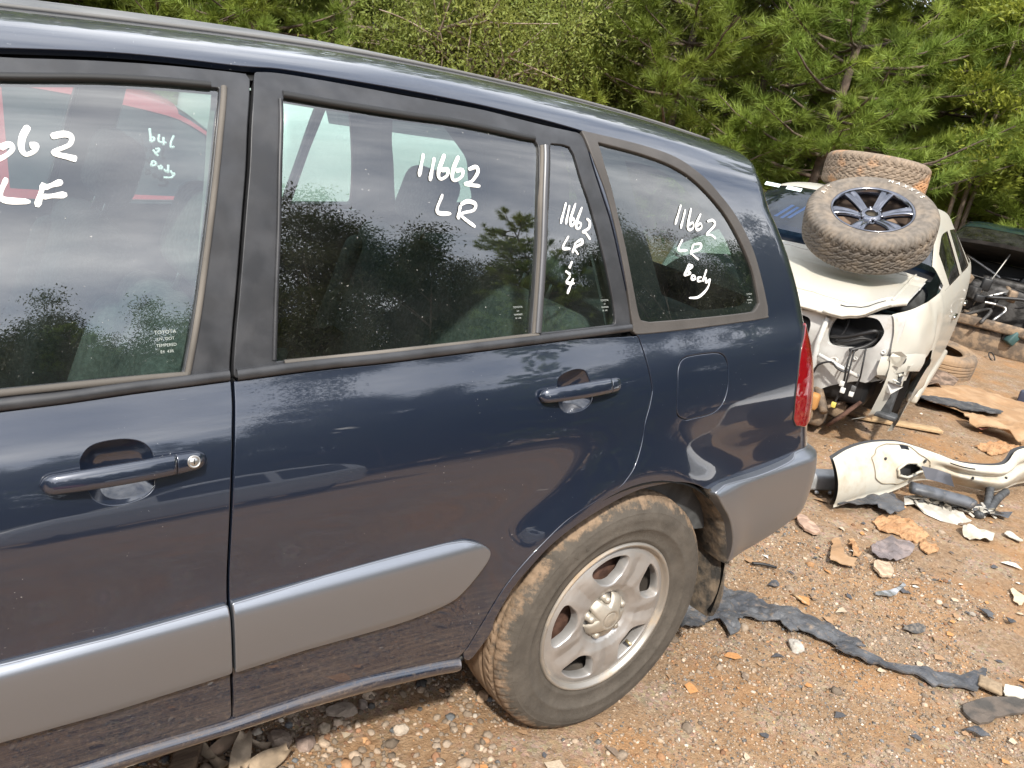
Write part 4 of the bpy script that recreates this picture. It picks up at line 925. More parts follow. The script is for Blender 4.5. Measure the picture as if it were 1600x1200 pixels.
# front wing with its arch, bonnet, windscreen, nose
FX=-2.49
al=[(FX+.43*math.cos(a),.34+.06*2.49+.0+.43*math.sin(a)-.02) for a in np.linspace(rad(-5),rad(185),30)]
wing=[(XF-.008,.478)]+al+[(-3.02,.47),(-3.12,.60),(-3.14,.80),(-3.05,.93),(-2.7,1.035),(-2.35,1.068),(XF-.028,1.056),(XF-.036,.9),(XF-.026,.7)]
front_wing=panel('front_wing',[np.array(wing)],PAINT,suv,h=.03); mirror_part(front_wing,suv)
def across(u,s,zc,nt_=20,xc=0.):
    a=surf(u,s); b=a*[1,-1,1]+[0,2*YC,0]; t=np.linspace(0,1,nt_)[:,None]; p=a+(b-a)*t; k=(4*t[:,0]*(1-t[:,0]))**.6; p[:,2]+=zc*k; p[:,0]+=xc*k; return p
mk('bonnet',*grid(np.array([across(u,s,z_,xc=x_) for u,s,z_,x_ in ((-3.05,.93,.02,-.12),(-2.9,.975,.05,-.10),(-2.7,1.035,.075,-.06),(-2.5,1.055,.085,-.03),(-2.3,1.068,.09,0),(-2.12,1.07,.09,.0))]),flip=True),PAINT,suv)
mk('nose',*grid(np.array([across(u,s,z_,xc=x_) for u,s,z_,x_ in ((-3.0,.46,.0,-.16),(-3.11,.60,.0,-.2),(-3.13,.80,.0,-.19),(-3.05,.93,.02,-.12))]),flip=True),BLACK,suv)
WS=[across(u,s,z_,xc=x_) for u,s,z_,x_ in ((-2.20,1.085,.085,-.1),(-2.08,1.22,.06,-.09),(-1.95,1.40,.05,-.08),(-1.86,1.60,.03,-.07),(-1.90,1.80,.012,-.02))]
mk('windscreen',*grid(np.array(WS)[:, 1:-1],flip=True),GLASS,suv)
for k in (0,1):
    ap=[]
    for u,s,w in ((-2.20,1.08,.10),(-2.02,1.25,.10),(-1.86,1.45,.10),(-1.78,1.60,.12),(-1.80,1.79,.14)):
        pts=surf(np.linspace(u-.03,u+w,5),np.full(5,s))
        if k: pts=pts*[1,-1,1]+[0,2*YC,0]
        ap.append(pts)
    mk('windscreen_pillar',*grid(np.array(ap),flip=bool(k)),PAINT,suv)
# bare front rims (no tyres)
for yy,sg in ((.03,1),(2*YC-.03,-1)):
    v,f=rim_street()[0]; v=v*[1,sg,1]+[FX,yy,.2225]; mk('front_rim',v,f if sg>0 else [q[::-1] for q in f],LIPM,suv)
    v,f=revolve([(0,.03),(.16,.03),(.19,.06),(.19,.1)],40); mk('front_hub',v*[1,sg,1]+[FX,yy,.2225],f if sg>0 else [q[::-1] for q in f],RUST,suv)
# cabin
for k in (0,1):
    def sd_(P): return P*[1,-1,1]+[0,2*YC,0] if k else P
    for ua_,ub_ in ((-2.05,-1.02),(-.96,-.03)):
        uu,ss=np.meshgrid(np.linspace(ua_,ub_,12),np.linspace(.44,1.102,10),indexing='ij'); o_=np.interp(ss,[.44,.8,.84,1.0,1.102],[-.12,-.12,-.16,-.11,-.035])
        P=sd_(surf(uu,ss)+normal(uu,ss)*o_[...,None]); mk('door_lining',*grid(P,flip=not k),INT,suv)
    uu,ss=np.meshgrid(np.linspace(-.02,.66,12),np.linspace(.5,1.1,8),indexing='ij'); P=sd_(surf(uu,ss)-normal(uu,ss)*.07); mk('load_bay_lining',*grid(P,flip=not k),INT,suv)
    uu,ss=np.meshgrid(np.linspace(-.02-.02,.05,4),np.linspace(1.09,1.6,10),indexing='ij'); uu=uu-.03-(ss-1.09)*.25; P=sd_(surf(uu,ss)-normal(uu,ss)*.05); mk('pillar_lining',*grid(P,flip=not k),INT,suv)
    uu,ss=np.meshgrid(np.linspace(-.06,.06,4),np.linspace(1.09,1.62,10),indexing='ij'); uu=uu+gapu(ss)+.0; P=sd_(surf(uu,ss)-normal(uu,ss)*.05); mk('pillar_lining',*grid(P,flip=not k),INTL,suv)
U_,S_=np.meshgrid(np.linspace(-1.85,.60,30),np.linspace(1.62,2.09,14),indexing='ij'); Lh=surf(U_,S_)-normal(U_,S_)*.045; Rh=Lh[:,::-1]*[1,-1,1]+[0,2*YC,0]
mk('headlining',*grid(np.concatenate([Lh,Rh],1)),INTL,suv)
def seat(x,y,w,front=True):
    """squab, backrest with side bolsters, headrest on two posts"""
    z0=.50
    M=rotm('Y',rad(14),(0,0,0))
    def pad(c,d,r): return rbox(c,d,r,4)
    sq=join(pad((x-.28,y,z0),(.52,w,.16),.06),pad((x-.28,y-w/2+.05,z0+.035),(.48,.10,.15),.05),pad((x-.28,y+w/2-.05,z0+.035),(.48,.10,.15),.05))
    st=mk('seat',*sq,FABRIC,suv)
    bk=join(rbox((0,0,.30),(.13,w,.60),.055,4),rbox((-.035,-w/2+.055,.28),(.13,.11,.50),.05,4),rbox((-.035,w/2-.055,.28),(.13,.11,.50),.05,4))
    Mx=rotm('Y',rad(16),(x-.02,y,z0)); mk('backrest',*xf(bk,Mx),FABRIC,st)
    hy=[0] if front else [-w*.28,w*.28]
    for q in hy:
        mk('headrest',*xf(rbox((.0,q,.735),(.10,.27,.19),.05,4),Mx),FABRIC,st)
        mk('headrest_post',*xf(join(tube([(0,q-.06,.58),(0,q-.06,.68)],.006,6),tube([(0,q+.06,.58),(0,q+.06,.68)],.006,6)),Mx),pmat('post_metal',(.3,.3,.3),rough=.3,metal=1),st)
seat(-1.13,.46,.50); seat(-1.13,1.275,.50); seat(-.18,YC,1.22,False)
mk('dashboard',*rbox((-2.05,YC,.93),(.36,1.40,.24),.08,4),INT,suv)
sw=[(-1.80+.06*math.sin(a),1.28+.185*math.cos(a),1.0+.17*math.sin(a)) for a in np.linspace(0,2*math.pi,28)]
mk('steering_wheel',*join(tube(sw,.014,8,False),rbox((-1.82,1.28,1.0),(.04,.16,.10),.03,3),tube([(-1.82,1.28,1.0),(-2.0,1.28,.93)],.03,8)),BLACK,suv)
mk('parcel_cover',*rbox((.33,YC,1.02),(.62,1.30,.03),.012,2),INT,suv)

# ------------------------------------------------------------------ ground
def _h(i,j,s): 
    v=np.sin(i*127.1+j*311.7+s*74.7)*43758.5453; return v-np.floor(v)
def vn(x,y,s=0):
    i,j=np.floor(x),np.floor(y); f,g=x-i,y-j; f=f*f*(3-2*f); g=g*g*(3-2*g)
    return (_h(i,j,s)*(1-f)+_h(i+1,j,s)*f)*(1-g)+(_h(i,j+1,s)*(1-f)+_h(i+1,j+1,s)*f)*g
def gh(x,y):
    """height of the yard's surface"""
    x=np.asarray(x,float);y=np.asarray(y,float)
    h=.030*(vn(x*1.3,y*1.3,1)-.5)+.020*(vn(x*4,y*4,2)-.5)+.011*(vn(x*11,y*11,3)-.5)+.007*(vn(x*27,y*27,4)-.5)+.0045*(vn(x*60,y*60,5)-.5)
    d=np.hypot(x+.0,y-.1); h=h*np.clip((d-.05)/.5,.25,1)
    far=np.clip((np.hypot(x,y)-9)/30,0,1); return h+far*.6*(vn(x*.15,y*.15,9)-.3)
def axis(a,b,fine,lim):
    c=np.arange(a,b+1e-6,fine).tolist(); st=fine; v=b
    while v<lim: st*=1.16; v+=st; c.append(v)
    st=fine; v=a
    while v>-lim: st*=1.16; v-=st; c.insert(0,v)
    return np.array(c)
gx=axis(-1.7,3.4,.016,420); gy=axis(-1.1,1.9,.016,420)
X_,Y_=np.meshgrid(gx,gy,indexing='ij'); Z_=gh(X_,Y_); n0,n1=X_.shape
ii=np.arange(n0*n1).reshape(n0,n1); FQ=np.stack([ii[:-1,:-1],ii[1:,:-1],ii[1:,1:],ii[:-1,1:]],-1).reshape(-1,4)
M=bpy.data.materials.new('red_gravel_soil'); M.use_nodes=True; t=M.node_tree; N=t.nodes; L=t.links; b=N['Principled BSDF']; b.inputs['Roughness'].default_value=.95; b.inputs['Specular IOR Level'].default_value=.15
g=N.new('ShaderNodeTexCoord')
def gn(scale,detail=6,rg=.55,off=0.):
    mp_=N.new('ShaderNodeMapping'); mp_.inputs['Location'].default_value=(off,off*1.7,0); L.new(g.outputs['Object'],mp_.inputs[0])
    n=N.new('ShaderNodeTexNoise'); n.inputs['Scale'].default_value=scale; n.inputs['Detail'].default_value=detail; n.inputs['Roughness'].default_value=rg; L.new(mp_.outputs[0],n.inputs[0]); return n.outputs[0]
def ramp(s,stops):
    r=N.new('ShaderNodeValToRGB'); e=r.color_ramp.elements
    while len(e)<len(stops): e.new(.5)
    for k,(p_,c_) in enumerate(stops): e[k].position=p_; e[k].color=tuple(c_)+(1,)
    L.new(s,r.inputs[0]); return r.outputs[0]
def cmix(f,a,c_,mode='MIX'):
    m_=N.new('ShaderNodeMix'); m_.data_type='RGBA'; m_.blend_type=mode
    if isinstance(f,float): m_.inputs['Factor'].default_value=f
    else: L.new(f,m_.inputs['Factor'])
    L.new(a,m_.inputs['A']); L.new(c_,m_.inputs['B']); return m_.outputs['Result']
def grey(s,a,c_):
    r=N.new('ShaderNodeMapRange'); r.inputs['From Min'].default_value=a; r.inputs['From Max'].default_value=c_; L.new(s,r.inputs[0]); return r.outputs[0]
big=ramp(gn(1.1,4),[(.3,(.185,.112,.062)),(.45,(.25,.155,.085)),(.58,(.35,.195,.085)),(.72,(.205,.16,.12))])
fine=ramp(gn(55,8,.7),[(.28,(.10,.072,.052)),(.44,(.20,.138,.092)),(.56,(.29,.21,.14)),(.72,(.42,.33,.235))])
col=cmix(.6,big,fine)
vor=N.new('ShaderNodeTexVoronoi'); vor.inputs['Scale'].default_value=85; L.new(g.outputs['Object'],vor.inputs[0])
vcol=N.new('ShaderNodeHueSaturation'); vcol.inputs['Saturation'].default_value=.22; vcol.inputs['Value'].default_value=.42; L.new(vor.outputs['Color'],vcol.inputs['Color'])
warm=N.new('ShaderNodeMix'); warm.data_type='RGBA'; warm.blend_type='MULTIPLY'; warm.inputs['Factor'].default_value=1.; L.new(vcol.outputs[0],warm.inputs['A']); warm.inputs['B'].default_value=(1,.80,.62,1)
col=cmix(grey(gn(6,4,.6,3.),.47,.62),col,cmix(.55,col,warm.outputs['Result']))
orange=ramp(gn(17,5,.6,5.),[(.3,(.27,.135,.055)),(.7,(.40,.22,.10))])
col=cmix(grey(gn(1.9,7,.66,8.),.50,.66),col,cmix(.7,col,orange))
L.new(col,b.inputs['Base Color'])
bm_=N.new('ShaderNodeBump'); bm_.inputs['Strength'].default_value=.9; bm_.inputs['Distance'].default_value=.010; L.new(gn(120,6,.65),bm_.inputs['Height']); L.new(bm_.outputs[0],b.inputs['Normal'])
SOIL=M; MATS['soil']=M
gr=fastmesh('ground',np.stack([X_,Y_,Z_],-1).reshape(-1,3),FQ,SOIL,smooth=True); tag(gr,kind='structure')

# loose gravel: real stones, coloured one by one
def ico(sub=1):
    bm=bmesh.new(); bmesh.ops.create_icosphere(bm,subdivisions=sub,radius=1); V=np.array([v.co[:] for v in bm.verts]); F=np.array([[v.index for v in f.verts] for f in bm.faces]); bm.free(); return V,F
PAL=np.array([(.205,.16,.12),(.26,.205,.155),(.34,.26,.19),(.42,.33,.25),(.34,.19,.10),(.42,.24,.12),(.11,.105,.10),(.15,.155,.16),(.50,.44,.37),(.24,.13,.075)])
PW=np.array([.22,.26,.21,.09,.08,.02,.04,.03,.02,.05]); PW/=PW.sum()
def stones(xy,size,sub,name,flat=.65,sink=.35,seed=3):
    r=np.random.default_rng(seed); V0,F0_=ico(sub); n=len(xy); k=len(V0)
    sc=size[:,None]*r.uniform(.7,1.3,(n,3)); sc[:,2]*=flat
    V=np.broadcast_to(V0,(n,k,3))*(1+.22*r.standard_normal((n,k,1))*(1 if sub==1 else .6))
    V=V*sc[:,None,:]; a=r.uniform(0,2*np.pi,n); c,s=np.cos(a)[:,None],np.sin(a)[:,None]; tl=r.normal(0,.35,n)[:,None]
    x,y,z=V[...,0],V[...,1],V[...,2]; y,z=y*np.cos(tl)-z*np.sin(tl),y*np.sin(tl)+z*np.cos(tl)
    V=np.stack([x*c-y*s+xy[:,:1],x*s+y*c+xy[:,1:2],z+(gh(xy[:,0],xy[:,1])+size*flat*(1-2*sink)*.6)[:,None]],-1)
    F=(F0_[None]+(np.arange(n)*k)[:,None,None]).reshape(-1,3)
    col=PAL[r.choice(len(PAL),n,p=PW)]*r.uniform(.55,1.2,(n,1)); col=np.repeat(col,k,0)
    return fastmesh(name,V.reshape(-1,3),F,attrmat('stone_colours',bscale=140.),col=np.clip(col,0,1))
r=np.random.default_rng(11)
def scatter(n,x0,x1,y0,y1,fall=None,bare=True):
    p=np.c_[r.uniform(x0,x1,n),r.uniform(y0,y1,n)]
    if bare:
        d=vn(p[:,0]*2.2,p[:,1]*2.2,21)*.6+vn(p[:,0]*6,p[:,1]*6,22)*.4
        p=p[r.uniform(0,1,len(p))<np.clip((d-.25)/.3,.12,1)]
    w=(np.hypot(p[:,0]-HUB[0],p[:,1]-.12)<.14); return p[~w]
p=np.vstack([scatter(52000,-1.3,2.0,-.95,.75),scatter(9000,1.2,4.2,-.7,1.6),scatter(7000,-1.5,.2,.0,1.3)])
g1=stones(p,r.uniform(.0028,.0065,len(p)),0 if False else 1,'fine_gravel') if False else stones(p,np.clip(r.lognormal(math.log(.0030),.42,len(p)),.0018,.0085),1,'fine_gravel')
tag(g1,'fine loose gravel spread over the red soil','gravel',kind='stuff')
p=np.vstack([scatter(300,-1.3,2.0,-.95,.75),scatter(350,1.2,5.,-.7,2.0),scatter(1500,-1.35,-.25,-.1,.8,bare=False)])
g2=stones(p,np.clip(r.lognormal(math.log(.0078),.38,len(p)),.005,.019),2,'coarse_gravel',seed=5); tag(g2,'coarse pebbles among the gravel, thickest under the sill','gravel',kind='stuff')

def rock(loc,size,col,label,flat=.6,seed=0):
    rr=np.random.default_rng(seed); V,F=ico(3); f=1+.30*(vn(V[:,0]*1.7+seed,V[:,1]*1.7,seed)-.5)+.22*(vn(V[:,2]*3.1+seed,V[:,0]*3.1,seed+1)-.5)
    for k in range(7):      # broken faces
        d=rr.normal(size=3); d/=np.linalg.norm(d); q=V@d; f=np.where(q*f>.72,.72/np.maximum(q,.3),f)
    V=V*f[:,None]*np.array([size[0],size[1],size[0]*flat]); a=rr.uniform(0,6.28); c,s=math.cos(a),math.sin(a); V=V@np.array([[c,s,0],[-s,c,0],[0,0,1]])
    V=V+np.array([loc[0],loc[1],float(gh(loc[0],loc[1]))+size[0]*flat*.45])
    m_=pmat('rock_%02d'%seed,col,rough=.9,base2=tuple(min(1,x*1.5) for x in col),vscale=30,bump=.5,bscale=60)
    o=mk('rock',V,F,m_,None,smooth=False); tag(o,label,'rock'); return o
rock((-0.751,0.303),(.042,.030),(.24,.19,.15),'pale angular rock on the gravel under the front of the rear door sill',.5,1)
rock((-0.698,0.266),(.026,.030),(.20,.15,.125),'brownish rock beside the pale angular rock under the sill',.7,2)
rock((-0.634,0.297),(.019,.017),(.34,.28,.21),'small round buff stone lying under the middle of the rear door sill',.8,3)
rock((-0.569,0.335),(.042,.028),(.26,.215,.175),'flat broken stone half hidden under the sill edge',.45,4)
rock((-0.508,0.334),(.018,.014),(.23,.19,.16),'small grey stone next to the flat broken stone under the sill',.8,5)
rock((-0.464,0.206),(.022,.019),(.30,.25,.20),'buff stone on open gravel midway between sill and tyre',.7,6)
rock((0.928,-0.021),(.033,.026),(.30,.28,.25),'rough pale grey lump of concrete against the torn black plastic',.7,7)
rock((-0.199,0.217),(.024,.018),(.33,.23,.15),'pale brown stone near the bottom of the rear tyre',.6,8)
o=mk('flat_disc_stone',*xf(rbox((0,0,0),(.075,.085,.018),.0089,3),rotm('Z',.3,(1.414,-0.454,.012))),pmat('disc_stone',(.21,.155,.10),rough=.95,base2=(.27,.20,.13),vscale=60,bump=.5)); tag(o,'round flat brown disc lying at the end of the black rubber strip','disc')
# round off that disc
me=o.data; 
for v in me.vertices:
    q=Vector((v.co.x-1.414,v.co.y--0.454)); 
    if q.length>1e-6:
        mxx=max(abs(q.x),abs(q.y)); k=mxx/q.length; v.co.x=1.414+q.x*k; v.co.y=-0.454+q.y*k

# ------------------------------------------------------------------ generic car body as one smooth grid, cut into parts
def ext_crv(A_,n):
    """Catmull-Rom along axis 0 of an array of stations, tamed to avoid overshoot"""
    A_=np.asarray(A_,float); P=np.concatenate([2*A_[:1]-A_[1:2],A_,2*A_[-1:]-A_[-2:-1]]); out=[]
    for i in range(1,len(P)-2):
        for t in np.linspace(0,1,n,endpoint=False):
            a,b,c,d=P[i-1],P[i],P[i+1],P[i+2]; m0=(c-a)*.32; m1=(d-b)*.32
            out.append((2*t**3-3*t*t+1)*b+(t**3-2*t*t+t)*m0+(-2*t**3+3*t*t)*c+(t**3-t*t)*m1)
    out.append(P[-2]); return np.array(out)
def car_grid(st,half,n=6,m_=4):
    """st: stations (x, inset, z_sill, z_belt, z_top, tumble). Returns near half grid [i,j,3] in car frame (x back, y from the near side, z)"""
    S_=[]
    for x,ins,zs,zb,zr,tu in st:
        h=zb-zs; g_=zr-zb
        S_.append([(x,ins+.10,zs-.02),(x,ins+.02,zs+.03),(x,ins,zs+.30*h),(x,ins,zs+.60*h),(x,ins+.018,zs+.85*h),(x,ins+.06,zb),(x,ins+.06+tu,zb+.80*g_),(x,ins+.06+tu+.07,zb+.93*g_),(x,ins+.06+tu+.22,zb+.98*g_),(x,half,zr)])
    G=ext_crv(np.array(S_,float),n); G=np.swapaxes(ext_crv(np.swapaxes(G,0,1),m_),0,1)
    return G
def gnorm(G):
    a=np.gradient(G,axis=0); b=np.gradient(G,axis=1); n=np.cross(a,b); return n/(np.linalg.norm(n,axis=-1,keepdims=True)+1e-12)
def cutgrid(G,Nn,mask,half,both=True,lift=0.):
    """faces of the near half where mask is true (+ mirrored)"""
    Vs=[];Ns=[];Fs=[];base=0
    for side in ((0,1) if both is True else ((0,) if both==0 else (1,))):
        P=G+Nn*lift; n_=Nn.copy()
        if side: P=P*[1,-1,1]+[0,2*half,0]; n_=n_*[1,-1,1]
        a,b=P.shape[:2]
        for i in range(a-1):
            for j in range(b-1):
                if mask[i,j]:
                    q=(i*b+j,(i+1)*b+j,(i+1)*b+j+1,i*b+j+1); Fs.append(tuple(base+k for k in (q[::-1] if side else q)))
        Vs.append(P.reshape(-1,3)); Ns.append(n_.reshape(-1,3)); base+=a*b
    V=np.vstack(Vs);N_=np.vstack(Ns); idx=sorted({k for f in Fs for k in f}); mp_={a:b for b,a in enumerate(idx)}
    return V[idx],[tuple(mp_[k] for k in f) for f in Fs],N_[idx]
WGLASS=glass('dark_window_glass',(.10,.14,.13),1.7,film=.06)
def simple_car(name,label,loc,ang,col,st,half,wheels=(),hood=True,win=((2,3),),group=None,pm=None):
    """plain background car: body shell, side panes, windscreen, rear screen, wheels"""
    t=thing(name,label,'car',loc,(0,0,ang),group)
    n,m_=6,4; G=car_grid(st,half,n,m_); Nn=gnorm(G); a,b=G.shape[0]-1,G.shape[1]-1
    I,J=np.meshgrid(np.arange(a),np.arange(b),indexing='ij')
    c0,r0_,r1_,c1=win[0]       # stations: cowl, roof front, roof rear, rear deck
    pane=np.zeros((a,b),bool); 
    ws=(I>=c0*n)&(I<r0_*n)&(J>=6*m_+1); rs=(I>=r1_*n)&(I<c1*n)&(J>=6*m_+1)
    sw=(I>=r0_*n-3)&(I<r1_*n+2)&(J>=5*m_)&(J<6*m_-0); mid_=(r0_*n+r1_*n)//2
    sw1=sw&(I<mid_-0); sw2=sw&(I>mid_)
    hd=(I<c0*n)&(J>=5*m_+1)
    body=~(ws|rs|sw1|sw2)
    if not hood: body&=~hd
    P_=pm or paint(name+'_paint_%d'%len(MATS),col,metal=.1,rough=.4,dz=None)
    sub(t,'body',*cutgrid(G,Nn,body,half)[:2],P_)
    for nm,mk_ in (('windscreen',ws),('rear_screen',rs)):
        v,f,_=cutgrid(G,Nn,mk_,half,True,-.004); sub(t,nm,v,f,WGLASS)
    for sd_ in (0,2):
        for mk_ in (sw1,sw2): v,f,_=cutgrid(G,Nn,mk_,half,sd_,-.006); sub(t,'side_window',v,f,WGLASS)
    for x in wheels:
        for y,sg in ((.03,1),(2*half-.03,-1)):
            v,f=revolve([(.0,.04),(.16,.03),(.19,.01),(.20,.0),(.24,-.006),(.29,.0),(.31,.03),(.31,.17),(.20,.19)],36); v=v*[1,sg,1]+[x,y,.30]
            sub(t,'wheel',v,f if sg>0 else [q[::-1] for q in f],BLACK)
    return t
# ------------------------------------------------------------------ white wreck with its nose stripped, facing the SUV's tail
WHITE=paint('chalky_white_paint',(.46,.45,.405),metal=0.,rough=.42,coat=.4,dust=(.36,.28,.17),speck=.8,film=.35)
WHITEIN=pmat('white_inner_panel',(.50,.50,.485),rough=.45,var=.12,vscale=6,dirt=((.30,.23,.16),8,.55,.85),bump=.15,bscale=12)
GREASE=pmat('greasy_brown_metal',(.10,.075,.055),rough=.75,base2=(.24,.17,.11),vscale=14,bump=.4,bscale=60)
DGREY=pmat('dark_grey_plastic',(.055,.058,.062),rough=.55,var=.3,vscale=20,bump=.15)
WA=math.atan2(.3676,.93); WH=.86
wreck=thing('white_wreck','white four-door car with front bumper and headlight stripped off, tyres piled on it','car',(2.75,.76,0),(0,0,WA))
WST=[(.30,.15,.20,.80,.84,.05),(.50,.06,.20,.845,.885,.05),(.75,.015,.19,.875,.93,.05),(1.00,.0,.19,.90,.965,.06),(1.22,.0,.19,.905,1.05,.10),(1.78,.0,.19,.915,1.325,.205),(2.20,.0,.19,.925,1.360,.215),(2.75,.0,.20,.935,1.345,.215),(3.25,.015,.22,.945,1.27,.22),(3.70,.05,.25,.94,1.02,.15),(4.02,.12,.30,.88,.92,.08),(4.10,.22,.36,.80,.82,.06)]
n,m_=6,4; G=car_grid(WST,WH,n,m_); Nn=gnorm(G); a,b=G.shape[0]-1,G.shape[1]-1; I,J=np.meshgrid(np.arange(a),np.arange(b),indexing='ij'); Xc=.25*(G[:-1,:-1,0]+G[1:,:-1,0]+G[1:,1:,0]+G[:-1,1:,0])
_d=.012*np.sin(G[...,0]*19+3*G[...,2])*np.sin(G[...,2]*15+1)*np.clip((1.15-G[...,0])/.3,0,1)+.020*np.exp(-(((G[...,0]-.62)/.10)**2+((G[...,2]-.62)/.13)**2))-.016*np.exp(-(((G[...,0]-.90)/.06)**2+((G[...,2]-.70)/.20)**2)); G=G+Nn*(_d*(G[...,1]<.5))[...,None]; Nn=gnorm(G)
ws=(I>=4*n)&(I<5*n)&(J>=6*m_+1); rs=(I>=8*n+1)&(I<9*n)&(J>=6*m_+1)
sw=(J>=5*m_)&(J<6*m_-1); s1=sw&(Xc>1.50)&(Xc<2.22); s2=sw&(Xc>2.32)&(Xc<3.0); s3=sw&(Xc>3.06)&(Xc<3.42)
hood_c=(I<4*n)&(J>=5*m_+1)
Zc=.25*(G[:-1,:-1,2]+G[1:,:-1,2]+G[1:,1:,2]+G[:-1,1:,2])
archc=(np.hypot(Xc-.80,Zc-.20)<.37); archr=(np.hypot(Xc-3.42,Zc-.22)<.36)
low=(J<5*m_); wing=(Xc<1.17)&(J<5*m_+1)
d1=low&(Xc>1.19)&(Xc<2.24); d2=low&(Xc>2.26)&(Xc<3.05)
rest=~(ws|rs|s1|s2|s3|hood_c|wing|d1|d2|archr)
sub(wreck,'body_shell',*cutgrid(G,Nn,rest,WH)[:2],WHITE)
for sd_ in (0,2):
    for nm,mm_ in (('front_wing',wing&~archc),('front_door',d1),('rear_door',d2&~archr)):
        v,f,nn=cutgrid(G,Nn,mm_,WH,sd_,.002); q=sub(wreck,nm,v,f,WHITE,nn)
        if nm!='front_wing':
            xh=1.95 if nm=='front_door' else 2.85; y_=-.012 if sd_==0 else 2*WH+.012
            sub(q,'door_handle',*join(rbox((xh,y_,.665),(.19,.022,.028),.010,3)),pmat('chrome_handle',(.55,.55,.55),rough=.2,metal=1))
    for nm,mm_ in (('front_pane',s1),('rear_pane',s2),('corner_pane',s3)):
        v,f,_=cutgrid(G,Nn,mm_,WH,sd_,-.006); sub(wreck,nm,v,f,WGLASS)
WSG=glass('sky_tinted_windscreen',(.10,.20,.36),2.0,film=.04,filmc=(.2,.3,.5))  # blue tint and film colour stand in for reflected blue sky
v,f,_=cutgrid(G,Nn,ws,WH,True,-.004); wscr=sub(wreck,'windscreen',v,f,WSG)
v,f,_=cutgrid(G,Nn,rs,WH,True,-.004); sub(wreck,'rear_screen',v,f,WGLASS)
# yard marks and stickers on the screen (screen plane: x 1.22..1.78)
def on_screen(b_,t_,lift=.006):
    x=1.30+.46*t_; z=.985+.33*t_; return np.array([x-.5*lift,b_,z+.8*lift])
def mark(strokes,w,name,mat):
    ps=[]
    for st_ in strokes:
        P=np.array([on_screen(*q) for q in np.linspace(st_[0],st_[1],5)]); side_=np.array([0,1.,0])*w; ps.append(grid(np.stack([P-side_,P+side_],1)))
    return sub(wscr,name,*join(*ps),mat)
mark([((1.27,.34),(1.20,.62)),((1.225,.33),(1.16,.60)),((1.18,.36),(1.10,.66)),((1.42,.45),(1.40,.60))],.012,'yard_mark',MARK)
mark([((1.42,.90),(1.42,.97)),((1.26,.90),(1.26,.97))],.055,'sticker',pmat('pale_sticker',(.55,.66,.66),rough=.5))
# black block standing in for the engine bay's darkness; cabin floor and seats
sub(wreck,'engine_bay_dark',*rbox((.85,WH,.45),(.9,1.3,.45),.05,2),BLACK)
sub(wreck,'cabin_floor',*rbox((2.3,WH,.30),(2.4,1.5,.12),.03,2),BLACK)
sub(wreck,'cabin_seat',*join(rbox((2.0,.5,.70),(.16,.5,.62),.06,3),rbox((2.0,1.22,.70),(.16,.5,.62),.06,3),rbox((2.9,WH,.65),(.16,1.3,.5),.06,3),rbox((1.4,WH,.78),(.28,1.4,.2),.07,3)),INT)
# crumpled bonnet
bb=np.linspace(.17,1.55,40); tt=np.linspace(0,1,26); rows=[]
fz=np.interp(bb,[.17,.24,.32,.455,.56,.70,.95,1.3,1.55],[.885,.865,.825,.757,.755,.745,.75,.80,.85]); fa=np.interp(bb,[.17,.24,.32,.455,.60,.75,1.0,1.35,1.55],[.40,.33,.28,.235,.25,.26,.25,.30,.38])
for t_ in tt:
    x=fa*(1-t_)+1.13*t_; zr=.955+.035*np.sin(np.pi*(bb-.17)/1.38); z=fz+(zr-fz)*(t_**.62); 
    z=z+.018*np.exp(-((bb-.62-.45*t_)/.035)**2)*(1-t_)*t_*2.4-.022*np.exp(-((bb-.36-.1*t_)/.05)**2)*(1-t_)**1.5-.012*np.exp(-((t_-.66)/.03)**2)+.006*np.sin(bb*9+t_*5)*(1-t_)
    rows.append(np.stack([x,bb,z],-1))
rows=np.array(rows); lip1=rows[0]+np.array([-.006,0,-.006]); lip2=rows[0]+np.array([-.004,0,-.020]); lip3=rows[0]+np.array([.05,0,-.030])
bon=sub(wreck,'bonnet',*join(grid(np.concatenate([np.stack([lip3,lip2,lip1]),rows]))),WHITE)
sub(bon,'bonnet_underside',*grid(rows-np.array([0,0,.02]),flip=True),WHITEIN)
sub(bon,'bonnet_fold',*join(tube(rows[0,2:12]+np.array([-.004,0,-.004]),.009,6),tube(rows[0,12:38]+np.array([-.004,0,-.006]),.009,6)),WHITE)
for c0_,c1_ in ((3,10),(16,23),(25,33)): sub(bon,'lip_slot',*tube(rows[2,c0_:c1_]+np.array([-.012,0,-.001]),.004,5,True,.5),BLACK)
sub(bon,'lip_ridge',*tube(rows[3,2:38]+np.array([0,0,.002]),.006,6),WHITE)
sub(bon,'side_ridge',*tube(rows[1:,2]+np.array([0,0,.003]),.008,6),WHITE)
sub(bon,'rear_ridge',*tube(rows[-4,1:39]+np.array([0,0,.001]),.006,6),WHITE)
sub(bon,'bonnet_hinge',*join(rbox((.42,.225,.875),(.035,.03,.02),.005,2)),RUST)
# scuttle between bonnet and screen
sub(wreck,'scuttle',*grid(np.array([[(1.10,y,.945+.03*math.sin(math.pi*(y-.15)/1.42)),(1.20,y,.945+.03*math.sin(math.pi*(y-.15)/1.42)),(1.32,y,.985+.03*math.sin(math.pi*(y-.15)/1.42))] for y in np.linspace(.15,1.57,12)]),flip=True),BLACK)
